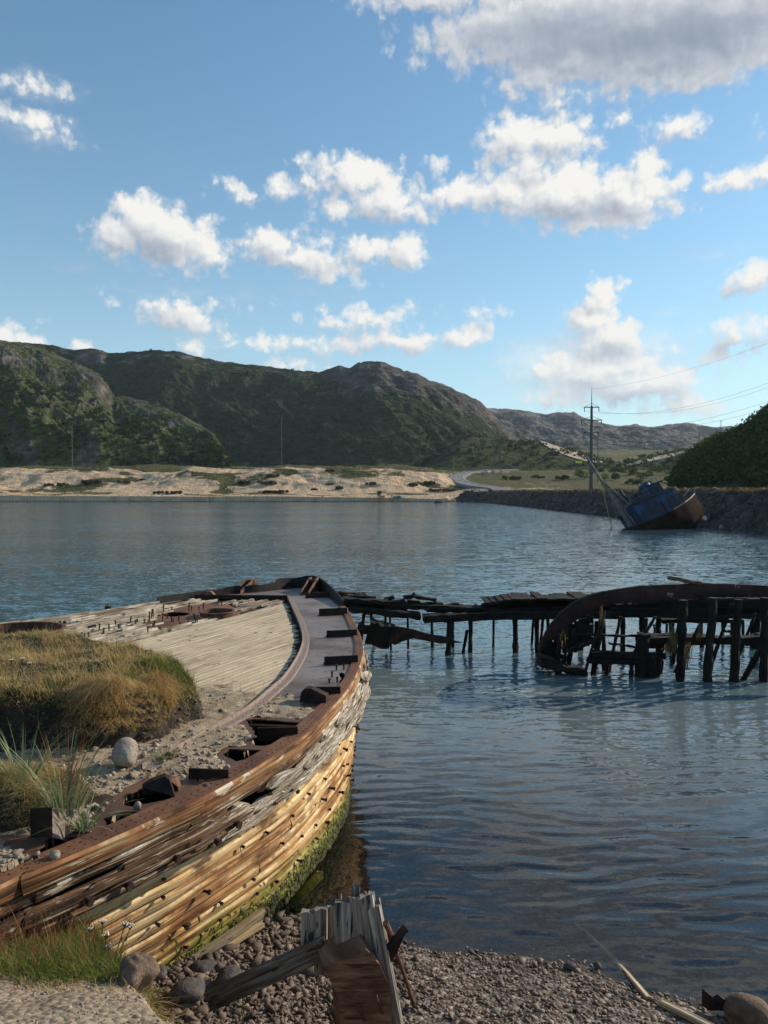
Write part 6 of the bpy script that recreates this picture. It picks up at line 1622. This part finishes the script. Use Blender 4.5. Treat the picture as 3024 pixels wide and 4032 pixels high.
for y0 in (-1.1, -.3, .5): fwin(y0, y0+.6, .5, 1.3, 1.9)
TB('door', 'blue_paint', lambda b: b.box((.32, -1.33, .62), (.82, -1.33, .62), .03, 1.5))
for sd in (-1, 1): TB('bridge_wing', 'dark_metal', lambda b: b.box((-2.3, sd*1.40, 2.06), (-.2, sd*1.40, 2.06), .08, .3))
TB('mast', 'mast_wood', lambda b: b.tube([(-2.7, 0, -.3), (-2.75, 0, 7.9)], .15, 8, r1=.10))
TB('crosstree', 'mast_wood', lambda b: b.tube([(-2.75, -1.1, 6.4), (-2.75, 1.1, 6.4)], .035, 6))
TB('boom', 'mast_wood', lambda b: b.tube([(-2.3, -.25, .6), (-2.7, .0, 5.2)], .10, 6)); TB('boom', 'mast_wood', lambda b: b.tube([(-1.6, -.3, 1.8), (-2.7, .0, 5.4)], .09, 6)); TB('boom', 'mast_wood', lambda b: b.tube([(-2.0, .5, 1.5), (-2.72, .1, 4.6)], .09, 6))
TB('stay', 'rope', lambda b: [b.tube([(-2.75, 0, 5.4), (-5.0, -.6, .2)], .03, 5), b.tube([(-2.75, 0, 5.6), (-4.2, .8, .1)], .02, 5), b.tube([(-2.75, 0, 6.5), (-3.6, -1.6, .1)], .018, 5)])
TB('exhaust_stack', 'dark_metal', lambda b: b.tube([(-1.4, .2, 1.7), (-1.45, .2, 4.0)], .09, 8))
TB('light_mast', 'mast_wood', lambda b: b.tube([(.2, 0, 3.1), (.2, 0, 4.0)], .04, 6)); TB('light_mast', 'mast_wood', lambda b: b.tube([(-.2, .4, 3.1), (-.2, .4, 3.8)], .04, 6))
TB('searchlight', 'white_paint', lambda b: b.tube([(.95, -.4, 3.25), (.95, -.4, 3.55)], .10, 8))
TB('funnel', 'blue_paint', lambda b: b.box((.5, .1, 3.4), (1.35, .1, 3.4), .9, .55, jit=.05))
def rail_(b, pts, h, n=2):
    for k in range(len(pts)-1):
        p = Vector(pts[k]); q = Vector(pts[k+1])
        b.tube([p, p+Vector((0,0,h))], .022, 5)
        for i in range(n): z_ = h*(i+1)/n; b.tube([p+Vector((0,0,z_)), q+Vector((0,0,z_))], .02, 5, False)
    b.tube([Vector(pts[-1]), Vector(pts[-1])+Vector((0,0,h))], .022, 5)
TB('railing', 'steel_grey', lambda b: rail_(b, [(-2.3,-1.35,2.0),(-1.8,-1.35,2.0),(-1.3,-1.35,2.0),(-.8,-1.35,2.0),(-.3,-1.35,2.0)], .75)); TB('railing', 'steel_grey', lambda b: rail_(b, [(-2.3,1.35,2.0),(-1.6,1.35,2.0),(-.9,1.35,2.0),(-.3,1.35,2.0)], .75))
TB('railing', 'steel_grey', lambda b: rail_(b, [(-.2,-.9,3.15),(.4,-.9,3.15),(1.0,-.9,3.15),(1.5,-.9,3.15)], .5)); TB('railing', 'steel_grey', lambda b: rail_(b, [(2.6,-1.25,.65),(3.1,-1.05,.8),(3.6,-.8,1.0),(4.1,-.48,1.22),(4.5,-.2,1.4)], .45, 1))
TB('railing', 'steel_grey', lambda b: rail_(b, [(2.6,1.25,.65),(3.3,.95,.9),(4.0,.5,1.2),(4.6,.1,1.5)], .45, 1))
TB('anchor_chain', 'steel_grey', lambda b: b.tube([(4.7,.0,1.4),(5.3,.3,.6),(5.6,.5,.2)], .03, 5))
TB('fender', 'white_paint', lambda b: b.tube([(3.75,-.55,-1.05),(3.85,-.45,-1.3)], .16, 8))
TB('winch', 'dark_metal', lambda b: [b.tube([(2.6,-.6,.35),(2.6,.6,.35)], .22, 10), b.box((2.3,0,.12),(2.9,0,.12), .9, .2)])
R_ = Matrix.Rotation(rad(19), 4, 'Z') @ Matrix.Rotation(rad(-17), 4, 'Y') @ Matrix.Rotation(rad(-30), 4, 'X')
tw.matrix_world = Matrix.Translation(Vector((29.8, 80, .62))) @ R_ @ Matrix.Scale(1.27, 4)

# ================================================================== FAR THINGS
# tall power-line tower on the causeway
def pylon():
    base = Vector((52.6, 188, 4.0)); k = base.y/F
    t_ = thing('power_pylon', 'tall concrete power pylon with three pairs of crossarms beside the road', 'pylon', base)
    H = (1930-1595)*k
    b = MB(); b.tube([base-Vector((0,0,.5)), base+Vector((0,0,H))], .55, 10, r1=.30); b.build('column', 'concrete', t_)
    b = MB(); b.tube([base+Vector((0,0,H)), base+Vector((0,0,H+70*k))], .14, 6, r1=.05); b.build('spike', 'steel_grey', t_)
    arms = []
    for py, hw in ((1600, 30), (1650, 41), (1699, 31)):
        z_ = (1930-py)*k; w_ = hw*k; c = base+Vector((0,0,z_))
        b = MB(); b.box(c-Vector((w_,0,0)), c+Vector((w_,0,0)), .22, .22); b.box(c-Vector((w_,0,0)), c+Vector((0,0,1.0)), .08, .08); b.box(c+Vector((w_,0,0)), c+Vector((0,0,1.0)), .08, .08); b.build('crossarm', 'steel_grey', t_)
        for sd in (-1, 1):
            q = c+Vector((sd*w_*.95, 0, 0)); b = MB(); b.tube([q, q-Vector((0,0,1.1))], .10, 6); b.build('insulator', 'dark_metal', t_); arms.append(q-Vector((0,0,1.1)))
    arms.append(base+Vector((0,0,H+66*k)))
    return t_, arms
pt, arms = pylon()
def wire(label, p0, p1, sag, r=.020):
    pts = [Vector(p0).lerp(Vector(p1), i/24)-Vector((0,0,sag*4*(i/24)*(1-i/24))) for i in range(25)]
    b = MB(); b.tube(pts, r, 4, False); o = b.build('power_line', 'dark_metal'); tag(o, label, 'power line', 'overhead wires from the pylon')
tgt = [at(3500,1290,120), at(3520,1300,122), at(3500,1380,120), at(3520,1400,122), at(3500,1470,120), at(3520,1490,122), at(3300,1240,125)]
names = ['upper left', 'upper right', 'middle left', 'middle right', 'lower left', 'lower right']
for i in range(6): wire('overhead wire from the '+names[i]+' arm of the tall pylon to the right', arms[i], tgt[i], 5.)
wire('top earth wire from the tip of the tall pylon to the right', arms[6], tgt[6], 2., .015)
def pole(label, p, h, r=.16, m='pole_wood', arm=False):
    t_ = thing('utility_pole', label, 'utility pole', p, 'thin wooden poles round the bay')
    b = MB(); b.tube([p-Vector((0,0,.6)), p+Vector((0,0,h))], r, 7, r1=r*.7); b.build('shaft', m, t_)
    b = MB(); b.box(p+Vector((-.7,0,h-.5)), p+Vector((.7,0,h-.5)), .1, .1); b.build('crossarm', m, t_)
    b = MB()
    for s_ in (-.6, 0, .6): b.tube([p+Vector((s_,0,h-.45)), p+Vector((s_,0,h-.2))], .05, 5)
    b.build('insulator', 'dark_metal', t_)
for (px, py0, py1, D, lb) in [(285,1842,1672,350,'thin bare pole on the dunes before the left hill'),(1109,1830,1643,345,'tall thin pole on the dune crest in the middle of the bay'),(1785,1868,1793,380,'short pole where the sand meets the road bend'),
                          (2573,1826,1740,300,'dark pole on the slope right of the tall pylon'),(2752,1770,1690,330,'pole on the skyline between the far ridge and the right hill'),(2838,1725,1655,340,'furthest right pole on the skyline above the wooded hill'),(2353,1900,1700,240,'slim pole directly behind the tall pylon')]:
    p = at(px, py0, D); h = (py0-py1)*D/F; pole(lb, p, h, .17)
# lattice pylons by the bend
def lattice(label, px, py0, py1, D, w0=4.2):
    p = at(px, py0, D); h = (py0-py1)*D/F; t_ = thing('lattice_pylon', label, 'pylon', p, 'lattice power pylons by the road bend')
    def corner(u, i): 
        w_ = w0/2*(1-u)**1.0+.35; sx, sy = ((-1,-1),(1,-1),(1,1),(-1,1))[i]; return p+Vector((sx*w_, sy*w_, h*u))
    for i in range(4):
        b = MB(); b.box(corner(0, i), corner(1, i), .14, .14, up=(0,1,0)); b.build('leg', 'steel_grey', t_)
    b = MB(); n = 8
    for k in range(n):
        for i in range(4):
            b.box(corner(k/n, i), corner((k+1)/n, (i+1) % 4), .08, .08, up=(0,1,.1)); b.box(corner(k/n, (i+1) % 4), corner((k+1)/n, i), .08, .08, up=(0,1,.1))
    b.build('bracing', 'steel_grey', t_)
    b = MB()
    for u, w_ in ((.72, 3.2), (.86, 2.6)): b.box(p+Vector((-w_,0,h*u)), p+Vector((w_,0,h*u)), .2, .2)
    b.build('crossarm', 'steel_grey', t_)
lattice('grey lattice pylon standing inside the road bend', 1956, 1882, 1690, 400); lattice('shorter lattice pylon behind the white van', 1900, 1850, 1725, 470, 3.4)
# white van on the road
vp = hit(1914, 1866); vp.z = max(vp.z, 0)+.4
van = thing('white_van', 'small white van driving round the road bend', 'van', vp)
def vb(name, m, fn):
    b = MB(); fn(b); o = b.build(name, m); o.parent = van; o.location = (0,0,0); return o
vb('body', 'white_paint', lambda b: (b.prism([Vector((-.95,-2.2,.35)),Vector((-.95,2.2,.35)),Vector((-.95,2.2,1.95)),Vector((-.95,-1.0,2.0)),Vector((-.95,-1.6,1.15)),Vector((-.95,-2.2,1.0))], Vector((1.9,0,0)))))
vb('windscreen', 'glass_dark', lambda b: b.prism([Vector((-.8,-1.6,1.22)),Vector((.8,-1.6,1.22)),Vector((.75,-1.1,1.92)),Vector((-.75,-1.1,1.92))], Vector((0,-.03,.02))))
for sx in (-.96, .96):
    vb('side_window', 'glass_dark', lambda b: b.box((sx,-1.0,1.5),(sx,.3,1.5), .02, .5))
    for sy in (-1.35, 1.35): vb('wheel', 'dark_metal', lambda b: b.tube([(sx-.1,sy,.33),(sx+.1,sy,.33)], .33, 12))
    vb('headlight', 'white_paint', lambda b: b.box((sx*.6,-2.22,.8),(sx*.9,-2.22,.8), .03, .18))
van.rotation_euler = (0, 0, rad(40))
# signs
def board(label, px, py, w_, h_, D, m, leg=True):
    p = at(px, py, D); t_ = thing('road_sign', label, 'sign', p)
    hh = h_*D/F; ww = w_*D/F
    b = MB(); b.box(p-Vector((ww/2,0,0)), p+Vector((ww/2,0,0)), .12, hh); b.build('panel', m, t_)
    for s_ in (-.35, .35): b = MB(); b.box(p+Vector((s_*ww,.12,-3.2)), p+Vector((s_*ww,.12,0)), .12, .12, up=(0,1,0)); b.build('leg', 'steel_grey', t_)
board('yellow road sign panel on the slope left of the pylon', 2279, 1819, 26, 9, 420, 'yellow_board')
board('large dark billboard seen from behind on the green slope', 2180, 1787, 40, 16, 430, 'dark_metal')
# beached boats
def boat(label, p, L, W, H, m, rot, extra=None, tilt=0):
    t_ = thing('beached_boat', label, 'boat', p); vs = []; fs = []; n = 9
    for k in range(n):
        u = k/(n-1)*2-1; hb = W/2*(1-abs(max(u, -.6 if u < 0 else u))**2.2*(1 if u > 0 else .35)); hb = max(hb, .03)
        zt = H*(1+.25*u*u); x = u*L/2
        vs += [(x*.86, 0, 0), (x*.97, -hb*.75, H*.45), (x, -hb, zt), (x, -hb*.9, zt), (x*.9, 0, H*.35), (x, hb*.9, zt), (x, hb, zt), (x*.97, hb*.75, H*.45)]
    for k in range(n-1):
        for i in range(8): j = (i+1) % 8; fs.append((k*8+i, k*8+j, (k+1)*8+j, (k+1)*8+i))
    fs += [tuple(range(8)), tuple(range((n-1)*8, n*8))[::-1]]
    me = bpy.data.meshes.new('hull'); me.from_pydata(vs, [], fs); me.materials.append(MATS[m]); me.validate(); o = bpy.data.objects.new('hull', me); C.objects.link(o); o.parent = t_
    if extra:
        for (nm, mm, fn) in extra:
            b = MB(); fn(b); q = b.build(nm, mm); q.parent = t_; q.location = (0,0,0)
    t_.rotation_euler = (rad(tilt), 0, rad(rot)); return t_
p = hit(1507, 1968); boat('old pale boat with a dark collapsed cabin on the far sand', p+Vector((0,0,0)), 5.0, 2.6, 1.6, 'driftwood', 60, [('cabin', 'dark_metal', lambda b: (b.box((-2.0,0,2.2),(1.6,0,2.3), 2.0, 1.0, jit=.15))), ('mast_stub', 'dark_metal', lambda b: b.box((1.2,0,2.4),(2.4,0,3.1), .15, .15)), ('plank', 'dark_metal', lambda b: b.box((-2.6,-1.2,1.9),(.5,-1.4,2.0), .2, .3))], -8)
p = hit(1566, 1974); boat('small white boat with a dark side beached at the waterline', p, 4.4, 1.7, .8, 'white_paint', 15, [('thwart', 'dark_metal', lambda b: b.box((-1.2,0,.75),(-1.0,0,.75), 1.4, .1)), ('canopy', 'dark_metal', lambda b: b.box((-1.9,-.2,.5),(.6,-.7,.55), .3, .7, jit=.05)), ('outboard', 'dark_metal', lambda b: b.box((-2.2,0,.9),(-2.5,0,1.0), .3, .5))])
p = gz(1730, 1980, .0); rock('boulder', 'dark rock standing in the shallows where the causeway begins', p+Vector((0,0,.3)), (2.0, 1., .6), 'dark_rock', 77, 3, 'rock', rough_=.4)
p = gz(2838, 2085, 0.); rock('boulder', 'pale pointed rock at the waterline right of the trawler', p+Vector((0,0,.15)), (.25, .25, .35), 'pale_rock', 78, 2, 'rock', rough_=.4)
for i, (px, py, s_, lb) in enumerate([(2810,1955,.9,'pale slab high on the causeway flank right of the trawler'),(2880,2000,.8,'broad dark boulder in the causeway armour'),(2930,2030,.55,'light boulder among those near the right edge'),(2840,2015,.5,'grey boulder behind the trawler bow')]):
    a_, b_ = ray(px, py); yy = 36.2+0; Yd = None
    q = np.linspace(60, 120, 800); zq = np.interp(a_*q, [31, 36.2, 41], [-3, 0, 4]); k = np.nonzero(CAM_H+b_*q < zq)[0]; Yd = q[k[0]] if len(k) else 80
    rock('boulder', lb, (a_*Yd, Yd, float(np.interp(a_*Yd, [31, 36.2, 41], [-3, 0, 4]))+.2), (s_, s_*.8, s_*.6), 'riprap_rock', 80+i, 3, 'rock', i, rough_=.4)
# thin stake in the water by the trawler
p = gz(2406, 2080, 0); b = MB(); b.tube([p-Vector((0,0,.5)), p+Vector((0,0,1.0))], .03, 5); o = b.build('stake', 'dark_metal'); tag(o, 'thin stake standing in the water left of the trawler', 'stake')
# shrubs of the dunes and the land by the road, each one its own
SH = [(485,1905,34,14,'wide dark green shrub on the sand below the left hill'),(350,1905,60,12,'long low dark shrub patch at the left on the dune slope'),(220,1915,50,10,'low brown shrub patch left of the wide dark shrub'),(560,1892,14,6,'small dark shrub right of the wide shrub'),(1050,1908,42,14,'large dark green shrub on the mid-bay dune'),(960,1905,34,10,'low shrub touching the large mid-bay shrub'),(1075,1876,26,9,'shrub on the dune under the tall thin pole'),
      (1380,1838,24,12,'rounded green shrub on the dune crest'),(1335,1925,20,8,'small shrub near the beach grass right of centre'),(1235,1930,12,5,'little dark shrub above the beach grass'),(1460,1910,22,8,'shrub on the slope above the old boat'),(1300,1857,20,7,'dark shrub patch on the crest left of the rounded one'),(660,1944,60,8,'long flat grass tussock line on the left beach'),(1090,1940,70,7,'long beach grass line in mid bay'),(1740,1935,60,8,'grass line before the start of the causeway'),
      (1620,1913,30,10,'green shrub patch left of the road bend'),(1690,1905,26,8,'pale green shrub beside the road bend'),(2020,1888,44,11,'broad dark shrub inside the road bend'),(2105,1880,18,8,'dark shrub right of the broad one inside the bend'),(2130,1883,14,6,'small round shrub inside the road bend'),(2275,1885,32,30,'tall birch bush left of the pylon foot'),(2215,1890,24,14,'birch bush left of the tall one'),
      (2400,1890,34,22,'green bush right of the pylon foot'),(2470,1870,38,22,'green bush on the slope behind the trawler mast'),(2540,1885,40,26,'bush on the slope above the trawler'),(2620,1870,44,30,'large bush up the slope right of the trawler mast'),(2700,1850,40,28,'bush at the foot of the wooded hill'),(2350,1850,26,16,'bush behind the pylon'),(2425,1835,40,18,'bush line by the dirt road'),(2575,1850,30,20,'bush beside the dark pole'),(2660,1900,40,20,'bush just over the causeway road'),(2500,1905,36,14,'low bush on the causeway verge')]
for i, (px, py, w_, h_, lb) in enumerate(SH):
    p = hit(px, py, 250, 470) if px < 2160 else hit(px, py, 230, 420)
    k = p.y/F; W = w_*k; H = h_*k; rng = np.random.default_rng(100+i); n = max(3, int(w_/max(h_, 5)*3))
    cs = [(rng.uniform(-W, W)*.8, rng.uniform(-1, 1)*min(W, 4)*.5, H*.35+rng.uniform(0, .5)*H*(1-abs(0)))  for _ in range(n)]
    o = leafclump('shrub', cs, [H*.7]*n, 110 if px < 2160 else 150, .30 if px < 2160 else .36, 'leaf_scrub' if px < 2160 else 'leaf_hill', 200+i, None, .8); o.location = p
    tag(o, lb, 'shrub', 'shrubs on the land beyond the bay')
# verge grass along the causeway crest
rng = np.random.default_rng(91); n = 26000; yv = 62+rng.random(n)**1.5*225; xv = np.where(rng.random(n) < .55, rng.uniform(40.2, 42.2, n), rng.uniform(50, 62, n))
hv = rng.uniform(.25, .9, n)*np.where(xv > 49, .8, 1.)
o = blades('verge_grass', np.stack([xv, yv, np.full(n, 3.9)], 1), hv, .07, 'tawny_grass', .4, .4, None, 92, segs=2); tag(o, 'tawny grass along the crest of the causeway', 'grass', kind='stuff')
# marram and tufts along the dunes
n = 16000; xv = rng.uniform(-170, 40, n); yv = rng.uniform(272, 372, n); vm = fbm(xv*.03, yv*.045, 0, 4, 61)+.35*fbm(xv*.09, yv*.11, 0, 3, 62)
dv = yv-shore(xv); ok = ((vm > .16) & (dv > 20)) | ((dv > 13) & (dv < 24) & (rng.random(n) < .7)) | (dv > 88)
xv, yv = xv[ok], yv[ok]; o = blades('dune_grass', np.stack([xv, yv, Tfar(xv, yv)], 1), rng.uniform(.3, .9, len(xv)), .16, 'leaf_scrub', .4, .4, None, 93, segs=2); tag(o, 'tufts of coarse grass dotted over the dunes', 'dune grass', kind='stuff')
# ================================================================== THE AIR
m, t, out = mat('haze')
pv = t.node('ShaderNodeVolumePrincipled'); pv.inputs['Color'].default_value = (.70, .82, .95, 1); pv.inputs['Density'].default_value = .00007; pv.inputs['Anisotropy'].default_value = .2
t.l.new(pv.outputs[0], out.inputs['Volume'])
b = MB(); b.box((0, -700, 114), (0, 2500, 114), 5000, 240); o = b.build('haze', 'haze'); tag(o, 'thin blue air haze over the bay', 'haze', kind='stuff')
